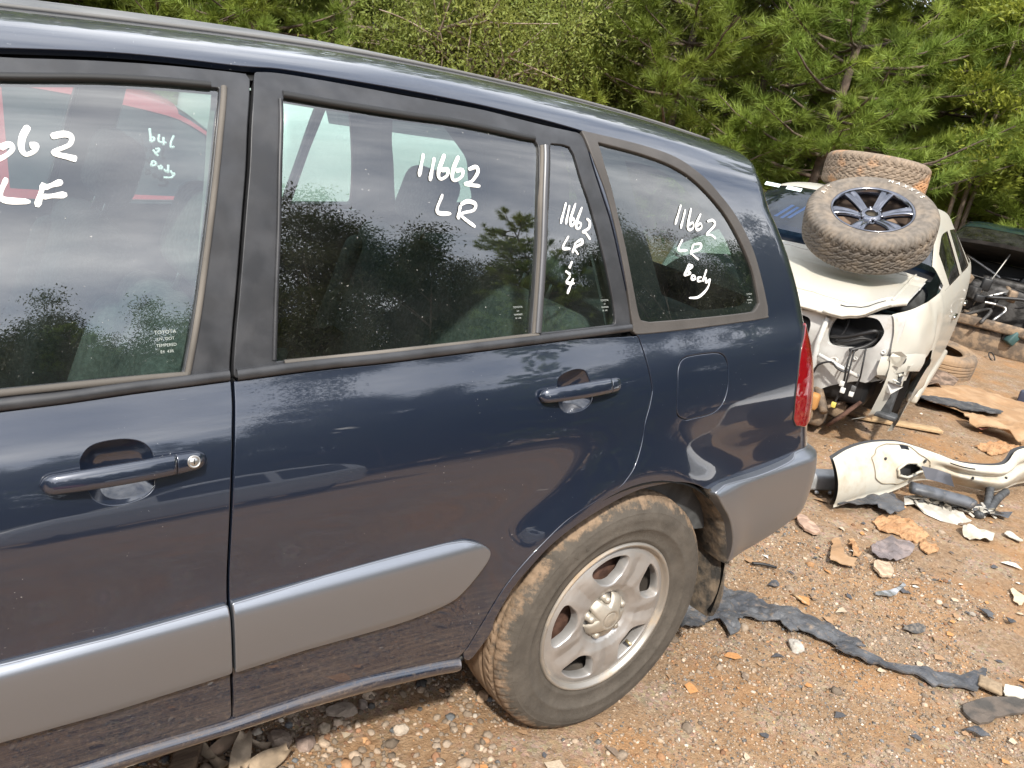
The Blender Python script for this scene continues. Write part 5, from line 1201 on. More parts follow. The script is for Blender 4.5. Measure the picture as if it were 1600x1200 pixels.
# front panel with the headlight opening
def fpx(b_,z_): 
    cr_=.03*np.sin(b_*31)*np.sin(z_*17)
    return .30+.10*np.clip((.62-z_)/.35,0,1)+.08*np.clip((.26-b_)/.16,0,1)**2+.018*np.sin(b_*23)*np.clip((.55-z_)/.1,0,1)+.25*cr_*np.clip((.56-z_)/.1,0,1)
outl=[(.155,.80),(.30,.785),(.455,.74),(.70,.71),(1.0,.72),(1.4,.78),(1.56,.80),(1.56,.5),(1.3,.36),(1.0,.28),(.72,.235),(.56,.225),(.50,.245),(.44,.30),(.36,.345),(.29,.385),(.235,.40),(.20,.46),(.175,.56),(.15,.66)]
hole=crv([(.490,.712),(.44,.735),(.38,.757),(.32,.770),(.275,.768),(.24,.735),(.225,.705),(.235,.655),(.26,.608),(.30,.585),(.38,.570),(.44,.560),(.49,.558),(.508,.60),(.508,.66)],4,True)
hole2=np.array([(1.72-q[0],q[1]) for q in hole])
grille=crv([(.62,.66),(.70,.685),(1.02,.685),(1.10,.66),(1.10,.56),(1.04,.53),(.68,.53),(.62,.56)],4,True)
vo,F,L_=cdt([crv(outl,4,True),hole,hole2,grille],.018)
V=np.c_[fpx(vo[:,0],vo[:,1]),vo[:,0],vo[:,1]]; 
fp=sub(wreck,'front_panel',V,[tuple(f[::-1]) for f in F],WHITEIN)
parts=[]
for l in L_:
    P0=np.c_[fpx(l[:,0],l[:,1]),l[:,0],l[:,1]]; parts.append(grid(np.stack([P0,P0+np.array([.012,0,0]),P0+np.array([.06,0,0])]),closev=True))
sub(fp,'panel_flange',*join(*parts),WHITEIN)
for (b_,z_,r_) in ((.44,.475,.016),(.36,.455,.012),(.545,.60,.009),(.545,.68,.008),(.20,.60,.01),(.33,.52,.008)):
    sub(fp,'stamped_hole',*xf(revolve([(0,.004),(r_*.55,.003),(r_*.6,-.003),(r_,-.004),(r_*1.6,.001)],16),rotm('Z',-math.pi/2,(float(fpx(np.array(b_),np.array(z_)))-.002,b_,z_))),WHITEIN)
sub(fp,'support_rib',*join(tube([(.285,.53,.71),(.29,.545,.55),(.30,.53,.40),(.34,.56,.27)],.016,8),tube([(.29,.52,.49),(.285,.40,.46),(.30,.28,.43)],.012,8)),WHITEIN)
def hose(pts,r_,mat=BLACK,nm='hose',par=wreck): return sub(par,nm,*tube(crv(pts,8),r_,8),mat)
hose([(.36,.50,.60),(.33,.42,.62),(.31,.33,.67),(.32,.27,.70),(.36,.255,.66),(.34,.30,.60),(.30,.37,.56)],.012)
hose([(.36,.47,.56),(.31,.40,.60),(.32,.33,.64),(.35,.28,.64)],.009); hose([(.40,.44,.74),(.35,.43,.66),(.34,.46,.58)],.006)
hose([(.30,.36,.57),(.275,.355,.48),(.28,.345,.38),(.29,.35,.30),(.285,.36,.235)],.006,nm='wiring'); hose([(.30,.345,.57),(.27,.335,.46),(.275,.33,.35)],.005,nm='wiring')
hose([(.30,.29,.60),(.27,.275,.50),(.28,.27,.42),(.29,.285,.34)],.005,nm='wiring'); hose([(.285,.52,.38),(.265,.50,.44),(.26,.44,.475),(.265,.40,.45),(.275,.36,.44),(.285,.35,.46)],.006,nm='wiring')
for p_,c_ in (((.275,.35,.37),(.5,.5,.48)),((.27,.335,.335),(.62,.62,.6)),((.285,.285,.36),(.08,.08,.08)),((.28,.36,.235),(.55,.45,.1)),((.29,.288,.325),(.6,.6,.58))):
    sub(wreck,'wire_plug',*rbox(p_,(.022,.026,.032),.004,2),pmat('plug_%02d'%int(c_[0]*100),c_,rough=.5))
# corner bracket, liner and torn lower wing under the left front corner
sub(wreck,'corner_bracket',*join(rbox((.44,.115,.40),(.07,.09,.32),.012,2,None),rbox((.40,.13,.575),(.10,.10,.03),.008,2),rbox((.42,.09,.235),(.10,.12,.03),.008,2)),DGREY)
sub(wreck,'bracket_hole',*xf(revolve([(0,0),(.018,0),(.018,.02)],16),rotm('Z',-math.pi/2,(.402,.115,.36))),BLACK)
sub(wreck,'arch_liner',*grid(np.array([[(.52,.05+.3*k,.62),(.60,.04+.3*k,.40),(.66,.05+.3*k,.18)] for k in (0,.5,1)])),BLACK)
w_=[]
for t_ in np.linspace(0,1,14):
    x=.40+.80*t_; z0=.13+.12*t_+.05*math.sin(t_*3); w_.append([(x,.055-.06*t_,z0+.02),(x-.01,.03-.04*t_,z0+.035+.01*math.sin(t_*9)),(x+.01,.018-.03*t_,z0+.09+.02*t_),(x+.06,.012-.02*t_,z0+.16+.05*t_)])
sub(wreck,'torn_wing_edge',*grid(np.array(w_)),WHITE)
sub(wreck,'torn_wing_flap',*grid(np.array([[(.30,.20,.575),(.34,.13,.60),(.46,.05,.615),(.60,.005,.60)],[(.285,.20,.50),(.31,.13,.535),(.42,.04,.555),(.58,.0,.55)],[(.30,.19,.47),(.32,.14,.48),(.41,.06,.515),(.57,.01,.50)]])),WHITE)
sub(wreck,'broken_bracket',*rbox((.43,.085,.475),(.035,.04,.07),.012,3),WHITEIN)
sub(wreck,'scuffed_rocker',*rbox((2.1,.03,.20),(1.9,.07,.07),.02,3),WHITE)
r_=np.random.default_rng(21)
for k in range(9):
    c0_=np.array([r_.uniform(.30,.44),r_.uniform(.06,.22),r_.uniform(.44,.60)]); q=c0_+r_.normal(0,.030,(3,3,3))*[.5,1,1]+np.array([[[.0,.03*(j-1),.03*(i-1)] for j in range(3)] for i in range(3)])
    sub(wreck,'torn_flange',*grid(q),WHITE if k%3 else WHITEIN,None,False)
# suspension dropped on the ground under the nose
for nm,pts,r_ in (('suspension_arm',[(.62,.38,.30),(.40,.47,.20),(.22,.50,.05)],.018),('suspension_arm',[(.7,.62,.28),(.45,.52,.30),(.30,.40,.17)],.026),('track_rod',[(.55,.72,.30),(.35,.60,.20),(.12,.44,.035)],.012),('drive_shaft',[(.6,.95,.22),(.35,.72,.17),(.2,.60,.12)],.03),('sway_bar',[(.75,.35,.32),(.5,.3,.26),(.42,.42,.16)],.011)):
    sub(wreck,nm,*tube(crv(pts,6),r_,10),GREASE)
sub(wreck,'subframe',*join(rbox((.62,.80,.16),(.30,1.0,.12),.03,2),rbox((.48,.50,.10),(.26,.20,.10),.03,2),rbox((.30,.72,.10),(.18,.22,.10),.03,2)),GREASE)
sub(wreck,'brake_disc',*xf(revolve([(.03,0),(.13,0),(.13,.02),(.03,.02)],30),rotm('X',.6,(.45,.30,.16))),RUST)
sub(wreck,'rubber_boot',*rbox((.24,.47,.23),(.07,.07,.10),.02,3),pmat('orange_boot',(.36,.17,.05),rough=.7))

# ------------------------------------------------------------------ tyres on and beside the wreck
def placed(M,vf): return xf(vf,M)
def frameY(n_,loc,spin=0.):
    """matrix whose local -y (the tyre's outer face) points along n_"""
    n_=Vector(n_).normalized(); q=(-n_).to_track_quat('Y','Z').to_matrix().to_4x4()@Matrix.Rotation(spin,4,'Y'); q.translation=Vector(loc); return q
AT=mudmat('dry_mud_all_terrain',(.22,.175,.13),9,.45,.75,base=(.105,.09,.075))
AT2=mudmat('orange_mud_all_terrain',(.42,.225,.11),2.2,.52,.62,base=(.17,.13,.095))
def loose_tyre(name,label,M,mat,R_=.378,Rr=.228,W=.225,tread='at',n_=480):
    t=thing(name,label,'tyre'); t.matrix_basis=M
    v,f=tyre_vf(R_,Rr,W,n=n_,tread=tread); sub(t,'tyre',v,f,mat); return t
cdir=Vector((CAM.x-3.04,CAM.y-1.43,0)).normalized()
nrm=Vector((cdir.x*math.cos(rad(62)),cdir.y*math.cos(rad(62)),math.sin(rad(62))))+Vector((-.05,.02,0))
Mt=frameY(nrm,(3.25,1.545,1.322),rad(0))
wt=loose_tyre('mounted_wheel','muddy all-terrain tyre on a six-spoke alloy, tilted against the white windscreen',Mt,AT); wt['category']='wheel'
ALLOY=pmat('dark_chrome_alloy',(.20,.205,.23),rough=.16,metal=1.,var=.15,vscale=10)
sub(wt,'rim_barrel',*revolve([(.232,.022),(.237,.010),(.236,.003),(.230,.001),(.222,.008),(.216,.03),(.205,.09),(.200,.20)],72),ALLOY)
sub(wt,'rim_well',*revolve([(.0,.16),(.15,.16),(.205,.15)],48),pmat('dusty_drum_back',(.16,.11,.075),rough=.9,var=.3))
for k in range(6):
    a=rad(20+60*k); rows=[]
    for r_,w_,y_,d_ in ((.045,.026,.050,.03),(.08,.024,.035,.03),(.12,.027,.022,.03),(.16,.031,.013,.03),(.20,.036,.008,.03),(.226,.039,.012,.03)):
        gv=.007 if r_>.15 else 0.
        rows.append([(r_,y_+d_,-w_),(r_,y_+.003,-w_),(r_,y_,-w_*.75),(r_,y_+.002,-w_*.25),(r_,y_+.003+gv,0),(r_,y_+.002,w_*.25),(r_,y_,w_*.75),(r_,y_+.003,w_),(r_,y_+d_,w_)])
    sub(wt,'spoke',*xf(grid(np.array(rows)),rotm('Y',-a)),ALLOY)
sub(wt,'hub',*join(revolve([(.034,.045),(.036,.030),(.050,.030),(.060,.040),(.075,.060)],36),*[((revolve([(0,.03),(.006,.03),(.009,.036),(.009,.06)],8)[0]+np.array([.062*math.cos(rad(50+60*k)),0,.062*math.sin(rad(50+60*k))])),revolve([(0,.03),(.006,.03),(.009,.036),(.009,.06)],8)[1]) for k in range(6)]),ALLOY)
sub(wt,'hub_bore',*revolve([(0,.06),(.034,.06),(.034,.045)],24),pmat('hub_bore_mud',(.06,.05,.035),rough=.8))
for tx,a0,da in (('MAXXIS',84,8.5),('A/T',171,7)):
    for k,ch in enumerate(tx):
        v,f=ring_text(ch,.296,a0-da*k,0,-.0125,.038,.0012,None,None)
        sub(wt,'white_letter',v,f,pmat('white_tyre_letter',(.70,.68,.62),rough=.8,dirt=((.32,.23,.15),30,.55,.7)))
loose_tyre('muddy_tyre','orange-muddied all-terrain tyre lying flat on the white roof',frameY((.08,.06,1),(4.60,2.40,1.60),rad(30)),AT2)
GRB=mudmat('grey_dusty_road_tyre',(.30,.20,.12),6,.40,.62,base=(.13,.10,.075))
loose_tyre('worn_road_tyre','bald dusty tyre lying flat on the soil beside the white rocker',frameY((-.05,-.08,1),(5.72,2.02,.215),0),GRB,.325,.20,.205,'rib',300)

# ------------------------------------------------------------------ other cars of the yard
SED=[(.0,.25,.22,.58,.60,.05),(.12,.10,.18,.66,.70,.05),(.5,.03,.17,.74,.80,.05),(1.0,.0,.17,.80,.88,.06),(1.35,.0,.17,.82,.95,.10),(1.95,.0,.17,.84,1.22,.20),(2.5,.0,.17,.85,1.27,.21),(3.0,.0,.18,.86,1.22,.21),(3.5,.03,.2,.85,.96,.12),(4.1,.08,.24,.80,.86,.06),(4.25,.2,.3,.70,.72,.06)]
def lift(st,dz,k=1.): return [(x,i_,a+dz,(b-a)*k+a+dz,(c-a)*k+a+dz,t) for x,i_,a,b,c,t in st]
HATCH=[(.0,.25,.25,.62,.65,.05),(.1,.10,.22,.72,.78,.05),(.5,.02,.20,.86,.94,.05),(1.0,.0,.20,.90,1.0,.06),(1.2,.0,.20,.91,1.08,.10),(1.75,.0,.20,.93,1.44,.20),(2.3,.0,.20,.94,1.50,.21),(3.0,.0,.20,.95,1.48,.21),(3.5,.02,.22,.96,1.40,.22),(3.85,.06,.26,.95,1.12,.16),(3.95,.16,.32,.85,.9,.08)]
# dark green car with the bonnet up, behind the wreck
DGREEN=paint('dark_green_paint',(.015,.045,.048),metal=.2,rough=.35)
da=WA+.02
bn=simple_car('bonnet_up_car','dark green car with its bonnet propped open and engine bay bare',(7.55,1.55,-.02),da,None,lift(SED,-.08,.98),.85,(),False,((4,5,7,8),),pm=DGREEN)
# open bonnet, hinged at the scuttle
rows=[]
for t_ in np.linspace(0,1,10):
    y=np.linspace(.12,1.58,20); x=1.22-.92*t_; z=.80+.22*t_; rows.append(np.stack([np.full(20,x)-.06*np.sin(np.pi*(y-.12)/1.46)*t_,y,z+.05*np.sin(np.pi*(y-.12)/1.46)],-1))
rows=np.array(rows); bq=sub(bn,'open_bonnet',*grid(rows),DGREEN)
sub(bq,'bonnet_lining',*join(grid(rows-np.array([0,0,.035]),flip=True),grid(np.stack([rows[-1],rows[-1]-np.array([-.01,0,.04])])),grid(np.stack([rows[:,0],rows[:,0]-np.array([0,0,.035])]))),pmat('black_lining',(.016,.013,.011),rough=.9,var=.5,vscale=8,bump=.5,bscale=20))  # near-black lining under the raised bonnet
sub(bn,'prop_rod',*tube([(.30,1.02,.42),(.34,.86,.98)],.007,6),pmat('rod_steel',(.34,.33,.31),rough=.5,metal=.7))
r_=np.random.default_rng(4); EM=[BLACK,BLACK,pmat('engine_alloy',(.045,.043,.042),rough=.6,metal=.3,var=.5,vscale=14,bump=.3),GREASE,pmat('dull_green_inner',(.03,.07,.07),rough=.6,var=.3)]
sub(bn,'engine_block',*join(rbox((.62,.80,.45),(.50,.62,.42),.05,3),rbox((.60,.80,.68),(.34,.46,.08),.03,3)),EM[2])
sub(bn,'firewall',*rbox((1.22,.85,.42),(.06,1.5,.78),.02,2),BLACK); sub(bn,'engine_tray',*join(rbox((.55,.85,.12),(1.0,1.45,.24),.04,2),rbox((.03,.85,.30),(.06,1.35,.10),.02,2)),GREASE)
sub(bn,'inner_wing',*join(rbox((.60,1.50,.48),(1.1,.10,.36),.03,2),rbox((.60,.20,.48),(1.1,.10,.36),.03,2)),EM[4])
sub(bn,'battery_tray',*rbox((.45,.30,.50),(.24,.20,.20),.02,2),BLACK); sub(bn,'air_box',*rbox((.60,1.35,.55),(.35,.30,.28),.05,3),DGREY)
for k in range(48):
    p0=np.array([r_.uniform(.05,.75),r_.uniform(.2,1.5),r_.uniform(.25,.72)]); p1=p0+r_.normal(0,.16,3)*[.6,1,.7]; p2=p1+r_.normal(0,.16,3)*[.6,1,.8]
    p2[2]=max(.08,p2[2]); sub(bn,'loose_hose',*tube(crv([p0,p1,p2],5),r_.uniform(.006,.022),7),(EM+[pmat('bright_pipe',(.42,.41,.40),rough=.4,metal=.8)])[int(r_.choice(6,p=[.3,.2,.15,.15,.05,.15]))])
for k in range(80):
    sub(bn,'engine_part',*rbox((r_.uniform(-.05,.6),r_.uniform(.2,1.5),r_.uniform(.12,.72)),r_.uniform(.04,.14,3),.015,2,rotm('Z',r_.uniform(0,1))@rotm('X',r_.uniform(0,.6))),EM[int(r_.integers(0,5))])
sub(bn,'yellow_cap',*xf(revolve([(0,.0),(.03,0),(.03,.02)],14),rotm('X',math.pi/2,(.20,.98,.62))),pmat('yellow_cap',(.7,.5,.02),rough=.4))
sub(bn,'torn_green_wing',*grid(np.array([[(.05,1.42,.60),(.35,1.50,.68),(.8,1.62,.74)],[(-.03,1.40,.46),(.22,1.36,.50),(.6,1.56,.60)],[(.06,1.30,.30),(.16,1.26,.26),(.45,1.50,.42)]])),EM[4])
sub(bn,'pale_headlight_bucket',*rbox((.02,1.42,.26),(.22,.30,.14),.05,3),pmat('cream_plastic',(.5,.46,.36),rough=.6,var=.2))
# bare suspension ring beside it
ring=[(.05*math.cos(a),.05*math.sin(a)*.6,.03+.035*math.sin(a)) for a in np.linspace(0,2*math.pi,24)]
o=mk('wire_loop',np.array(tube(ring,.006,6,False)[0])+np.array([7.059,2.112,0]),tube(ring,.006,6,False)[1],BLACK); tag(o,'small loop of black cable on the soil beside the worn tyre','cable')
# beige loose wing at the right edge
rows=[]
for t_ in np.linspace(0,1,14):
    rows.append([(1.1*t_,-.12*math.sin(math.pi*s_)-.04*t_,(.06+.42*t_**.8)*s_+.02) for s_ in np.linspace(0,1,9)])
rows=np.array(rows); a=rad(-12); c_,s_=math.cos(a),math.sin(a); Rz=np.array([[c_,s_,0],[-s_,c_,0],[0,0,1]])
o=mk('beige_wing_panel',*join(grid(rows@Rz+np.array([7.456,2.177,0])),grid((rows+np.array([0,.012,0]))@Rz+np.array([7.456,2.177,0]),flip=True)),pmat('beige_paint',(.42,.34,.25),rough=.4,var=.12,vscale=8)); tag(o,'loose beige car wing standing on the soil at the right edge','car part')
# neighbours beyond the SUV, seen through its windows
redc=simple_car('red_hatchback','red hatchback parked beyond the dark SUV, seen through its front window',(-3.82,2.62,0),rad(0),(.46,.02,.03),lift(HATCH,.02,.885),.84,(.8,3.2),True,((4,5,8,9),))
VAN=[(.0,.12,.25,1.0,1.1,.05),(.05,.03,.22,1.22,1.32,.06),(.2,.0,.22,1.28,1.40,.08),(.45,.0,.22,1.29,1.42,.10),(.9,.0,.22,1.29,1.45,.12),(1.8,.0,.22,1.29,1.46,.14),(2.8,.0,.22,1.29,1.46,.14),(3.6,.0,.22,1.29,1.44,.14),(3.9,.05,.24,1.25,1.32,.12),(3.95,.15,.3,1.0,1.1,.08)]
simple_car('pale_van','small white van parked beyond the dark SUV, seen through its rear window',(.04,2.72,0),rad(0),(.72,.74,.70),[(q[0]*.47,)+q[1:] for q in VAN],.86,(.45,1.45),True,((3,4,7,8),))
# yard number marked on its rear side pane
ps=[]
for st_ in [[(-0.478,1.163),(-0.477,1.125),(-0.479,1.111),(-0.466,1.116),(-0.463,1.127),(-0.474,1.128)],[(-0.440,1.143),(-0.444,1.115),(-0.412,1.113)],[(-0.423,1.134),(-0.425,1.101)],[(-0.378,1.145),(-0.393,1.116),(-0.395,1.096),(-0.381,1.100)],[(-0.472,1.079),(-0.461,1.061)],[(-0.462,1.083),(-0.446,1.085),(-0.451,1.073),(-0.464,1.066),(-0.453,1.056)],[(-0.479,1.034),(-0.486,1.014),(-0.468,1.019),(-0.468,1.030),(-0.479,1.034)],[(-0.457,1.017),(-0.451,1.003),(-0.441,1.010),(-0.449,1.020)],[(-0.435,1.005),(-0.424,0.995),(-0.416,1.007)],[(-0.414,1.024),(-0.418,0.990)],[(-0.408,1.002),(-0.399,0.989),(-0.391,0.992),(-0.406,0.974),(-0.439,0.971)]]:
    P=crv(np.array(st_),5) if len(st_)>2 else np.linspace(st_[0],st_[1],5); P=np.c_[P[:,0],2.715+.55*(P[:,1]-1.0),P[:,1]]
    ps.append(tube(P,.006,5))
mk('window_writing',*join(*ps),MARK,redc)
# cars on the other side of the lane, behind the photographer (they show in the paintwork)
simple_car('white_sedan','white sedan across the lane, reflected in the SUV tail',(3.9,-2.75,0),rad(14),(.74,.74,.73),lift(SED,.05,1.05),.85,(.8,3.3),True,((4,5,7,8),))
simple_car('red_sedan','red sedan across the lane behind the photographer',(-6.2,-8.6,0),rad(4),(.35,.02,.02),lift(SED,.05,1.0),.85,(.8,3.3),True,((4,5,7,8),))
simple_car('silver_hatchback','silver hatchback across the lane behind the photographer',(-1.2,-8.9,0),rad(-6),(.55,.56,.57),HATCH,.85,(.8,3.2),True,((4,5,8,9),))

# ------------------------------------------------------------------ litter and car parts on the ground
CARD=pmat('wet_cardboard',(.28,.17,.09),rough=.95,base2=(.35,.23,.135),vscale=7,bump=.4,bscale=25)
BPL=pmat('torn_black_plastic',(.045,.048,.056),rough=.5,base2=(.085,.088,.095),vscale=12,dirt=((.24,.175,.12),45,.54,.82),bump=.5,bscale=60)
WPL=pmat('white_plastic',(.45,.435,.38),rough=.45,dirt=((.33,.25,.16),7,.48,.80),bump=.08,bscale=15)
OCL=pmat('orange_clay',(.30,.16,.075),rough=.95,base2=(.38,.23,.12),vscale=22,bump=.9,bscale=70)
WOOD=pmat('split_timber',(.42,.30,.17),rough=.85,base2=(.34,.23,.13),vscale=9,stretch=(1,8,8),bump=.3)
def scrap(name,label,cat,poly,mat,amp=.006,th=.004,z=.004,freq=9.,h=.02,seed=0,curl=0.):
    """torn sheet on the ground: outline in metres, crumpled, with thickness"""
    poly=np.array(poly,float); r_=np.random.default_rng(seed+50); poly=resamp(poly,.022) if mat in (BPL,CARD,OCL) else crv(poly,3,True); poly=poly+r_.normal(0,.0040,poly.shape)
    vo,F,L_=cdt([poly],h); c=vo.mean(0)
    def zz(p): 
        d=np.linalg.norm(p-c,axis=1); return gh(p[:,0],p[:,1])+z+th+amp*(1.2*vn(p[:,0]*freq+seed,p[:,1]*freq,seed)+.6*vn(p[:,0]*freq*2.7,p[:,1]*freq*2.7,seed+3))+curl*np.clip(d/np.linalg.norm(poly-c,axis=1).max(),0,1)**2
    V=np.c_[vo,zz(vo)]; l=L_[0]; P0=np.c_[l,zz(l)]; rim=grid(np.stack([P0,P0-np.array([0,0,th]),np.c_[l,zz(l)-th]*1]),closev=True,flip=True)
    bot=np.c_[vo,zz(vo)-th]
    o=mk(name,*join((V,[tuple(f) for f in F]),(bot,[tuple(f[::-1]) for f in F]),grid(np.stack([P0,P0-np.array([0,0,th])]),closev=True,flip=True)),mat,None,smooth=False); return tag(o,label,cat)
scrap('torn_plastic_sheet','long torn black plastic sheet lying behind the rear tyre and mud flap','plastic',[(0.689,0.294),(0.805,0.352),(0.933,0.359),(0.980,0.306),(1.050,0.188),(1.132,0.106),(1.160,-0.011),(1.186,-0.111),(1.167,-0.140),(1.077,-0.092),(1.031,-0.020),(1.006,0.029),(0.961,0.032),(0.984,0.092),(0.874,0.164),(0.834,0.161),(0.792,0.109),(0.744,0.114),(0.771,0.194),(0.666,0.184),(0.619,0.188),(0.591,0.214)],BPL,.020,.004,.006,16.,.013,1)
scrap('rubber_strip','narrow curved black rubber strip between the torn sheet and the flat disc','rubber',[(1.085,-0.076),(1.136,-0.142),(1.175,-0.228),(1.274,-0.313),(1.379,-0.372),(1.494,-0.404),(1.430,-0.430),(1.353,-0.444),(1.304,-0.409),(1.215,-0.359),(1.211,-0.323),(1.160,-0.260),(1.126,-0.214),(1.079,-0.165),(1.043,-0.106)],BPL,.014,.007,.006,14.,.011,2)
scrap('black_flat_panel','dull black flat panel at the right edge, below the white fragment','plastic',[(1.227,-0.453),(1.348,-0.485),(1.470,-0.549),(1.467,-0.587),(1.395,-0.581),(1.286,-0.543),(1.208,-0.526)],pmat('dusty_black_panel',(.10,.08,.065),rough=.8,base2=(.05,.045,.04),vscale=18,bump=.3),.008,.008,.006,5.,.02,3)
scrap('white_fragment','small glossy white plastic fragment at the right edge near the flat disc','plastic',[(1.442,-0.487),(1.483,-0.498),(1.510,-0.541),(1.465,-0.547),(1.410,-0.509)],WPL,.012,.004,.01,8.,.012,4)
scrap('dark_leaf_scrap','small dark oval scrap on bare sandy soil','plastic',[(1.475,-0.103),(1.526,-0.124),(1.544,-0.160),(1.468,-0.153)],pmat('dark_scrap',(.05,.05,.05),rough=.7,base2=(.14,.12,.10),vscale=80),.012,.002,.004,20.,.008,5)
scrap('silver_bent_strip','bent silver metal strip on the gravel above the sandy patch','metal strip',[(1.583,0.070),(1.665,0.043),(1.758,0.059),(1.758,0.045),(1.650,0.020),(1.571,0.051)],pmat('bright_tin',(.5,.5,.5),rough=.35,metal=.8,var=.2),.010,.003,.006,9.,.01,6)
scrap('cardboard_corner','brown L-shaped cardboard corner standing out on the gravel','cardboard',[(1.755,0.392),(1.810,0.390),(1.700,0.293),(1.716,0.245),(1.646,0.210),(1.587,0.287)],CARD,.02,.004,.005,7.,.015,7)
scrap('orange_clay_patch','crumbled heap of orange clay below the white bumper cover','clay',[(2.188,0.452),(2.335,0.462),(2.394,0.378),(2.315,0.239),(2.192,0.229),(2.178,0.315),(2.122,0.370)],OCL,.016,.006,-.008,34.,.010,8)
scrap('orange_clay_lump','small orange clay lump right of the crumbled heap','clay',[(2.209,0.223),(2.256,0.183),(2.206,0.133),(2.129,0.150),(2.142,0.190)],OCL,.016,.006,-.004,34.,.010,9)
scrap('orange_clay_lump','upright orange clay lump left of the grey crumpled film','clay',[(1.888,0.385),(1.910,0.367),(1.780,0.264),(1.739,0.268)],OCL,.016,.006,-.004,34.,.010,10)
scrap('grey_crumpled_film','crumpled grey plastic film between the orange clay lumps','plastic film',[(1.895,0.288),(2.068,0.306),(2.150,0.243),(2.053,0.177),(1.912,0.185),(1.828,0.226)],pmat('grey_film',(.13,.11,.11),rough=.5,base2=(.20,.16,.15),vscale=20,bump=.5,bscale=30),.035,.002,-.004,14.,.012,11)
scrap('pale_film','crinkled whitish plastic film on the soil below the bumper end','plastic film',[(2.555,0.212),(2.677,0.202),(2.684,0.118),(2.597,0.088),(2.515,0.140)],WPL,.03,.002,-.002,16.,.012,12)
scrap('pale_splinter','thin pale plastic splinter near the right edge below the hoses','plastic',[(2.753,0.088),(2.788,0.089),(2.759,0.019),(2.721,0.014)],WPL,.012,.003,.004,10.,.01,13)
scrap('pale_leaf','pale buff leaf-shaped scrap at the right edge','litter',[(2.203,-0.179),(2.252,-0.178),(2.193,-0.242),(2.128,-0.254),(2.140,-0.221)],pmat('buff_scrap',(.50,.40,.28),rough=.8),.012,.002,.003,12.,.01,14)
scrap('black_chip','flat black plastic chip on gravel, right of the dark oval scrap','plastic',[(1.892,-0.193),(1.937,-0.215),(1.918,-0.243),(1.858,-0.254)],BPL,.012,.004,.004,12.,.01,15)
scrap('black_chip','smallest black chip near the right edge of the gravel','plastic',[(1.955,-0.267),(1.977,-0.284),(1.958,-0.307),(1.918,-0.295)],BPL,.01,.004,.004,12.,.01,16)
scrap('black_chip','splintered black chip below the dull black panel','plastic',[(1.113,-0.519),(1.170,-0.536),(1.161,-0.576),(1.122,-0.546)],BPL,.015,.003,.004,12.,.01,17)
scrap('black_triangle','little black triangular scrap behind the SUV bumper','plastic',[(1.134,0.264),(1.221,0.291),(1.199,0.244)],BPL,.012,.003,.004,12.,.01,18)
scrap('pinkish_flat_stone','flat pinkish slab on the gravel behind the SUV bumper','stone',[(1.826,0.614),(1.859,0.609),(1.797,0.480),(1.736,0.455),(1.722,0.505),(1.756,0.564)],pmat('pink_slab',(.34,.23,.17),rough=.95,var=.2,vscale=30,bump=.4),.012,.010,.002,8.,.014,19)
scrap('orange_flat_stone','flat pale orange slab tight behind the SUV bumper corner','stone',[(1.799,0.666),(1.871,0.668),(1.847,0.626),(1.782,0.604),(1.740,0.630)],pmat('orange_slab',(.42,.27,.16),rough=.95,var=.2,vscale=30,bump=.4),.012,.010,.002,8.,.014,20)
scrap('tan_flat_stone','broad flat tan stone in the middle of the gravel','stone',[(1.744,0.184),(1.824,0.190),(1.830,0.152),(1.757,0.104),(1.702,0.129)],pmat('tan_slab',(.36,.27,.19),rough=.95,var=.2,vscale=40,bump=.5),.016,.010,.0,8.,.014,21)
o=mk('dark_stick',*tube(crv([(1.227,0.406,0.010),(1.267,0.375,0.014),(1.307,0.346,0.008)],5),.006,6),BLACK); tag(o,'short dark stick on the gravel right of the mud flap','stick')
o=mk('wood_splinter',*tube([(1.197,0.190,0.012),(1.195,0.161,0.014),(1.202,0.129,0.008)],.005,5),WOOD); tag(o,'pale wood splinter on the soil above the torn black sheet','stick')
# timber lath and sheets behind the bumper cover
def plank(name,label,p0,p1,w,t,mat):
    p0,p1=np.array(p0),np.array(p1); d=p1-p0; L_=np.linalg.norm(d[:2]); M_=rotm('Z',math.atan2(d[1],d[0]),tuple((p0+p1)/2)); o=mk(name,*xf(rbox((0,0,0),(L_,w,t),.003,2),M_),mat); return tag(o,label,'timber')
plank('timber_lath','pale timber lath on the red soil in front of the white wreck',(3.555,1.398,0.020),(4.007,1.055,0.020),.075,.02,WOOD)
plank('timber_batten','brown batten on the soil under the nose of the white wreck',(3.525,1.513,0.020),(3.627,1.329,0.020),.06,.025,pmat('brown_batten',(.22,.13,.07),rough=.9,var=.3,vscale=12))
scrap('cardboard_sheet','large orange-brown cardboard sheet on the soil beside the wreck','cardboard',[(4.490,1.526),(4.858,1.613),(5.354,1.580),(5.597,1.384),(5.575,1.148),(4.870,0.846),(4.605,1.029),(4.490,1.249),(4.423,1.381)],CARD,.05,.006,.004,2.2,.04,22)
scrap('black_trim_strip','long thin black trim strip along the front edge of the cardboard sheet','trim',[(4.447,1.497),(4.623,1.364),(4.828,1.225),(4.888,1.058),(4.761,1.028),(4.523,1.172),(4.374,1.379)],BPL,.03,.008,.05,3.,.03,23)
scrap('folded_cardboard','torn folded cardboard with dark gaps at the right edge below the sheet','cardboard',[(4.427,1.125),(4.621,1.014),(4.646,0.770),(4.460,0.692),(4.372,0.837),(4.333,1.025)],CARD,.07,.006,.0,6.,.03,24)
scrap('pink_cardboard','small pink card scrap under the folded cardboard','cardboard',[(4.461,1.051),(4.573,1.014),(4.484,0.947),(4.350,0.968)],pmat('pink_card',(.42,.17,.14),rough=.9),.02,.003,.03,9.,.02,25)
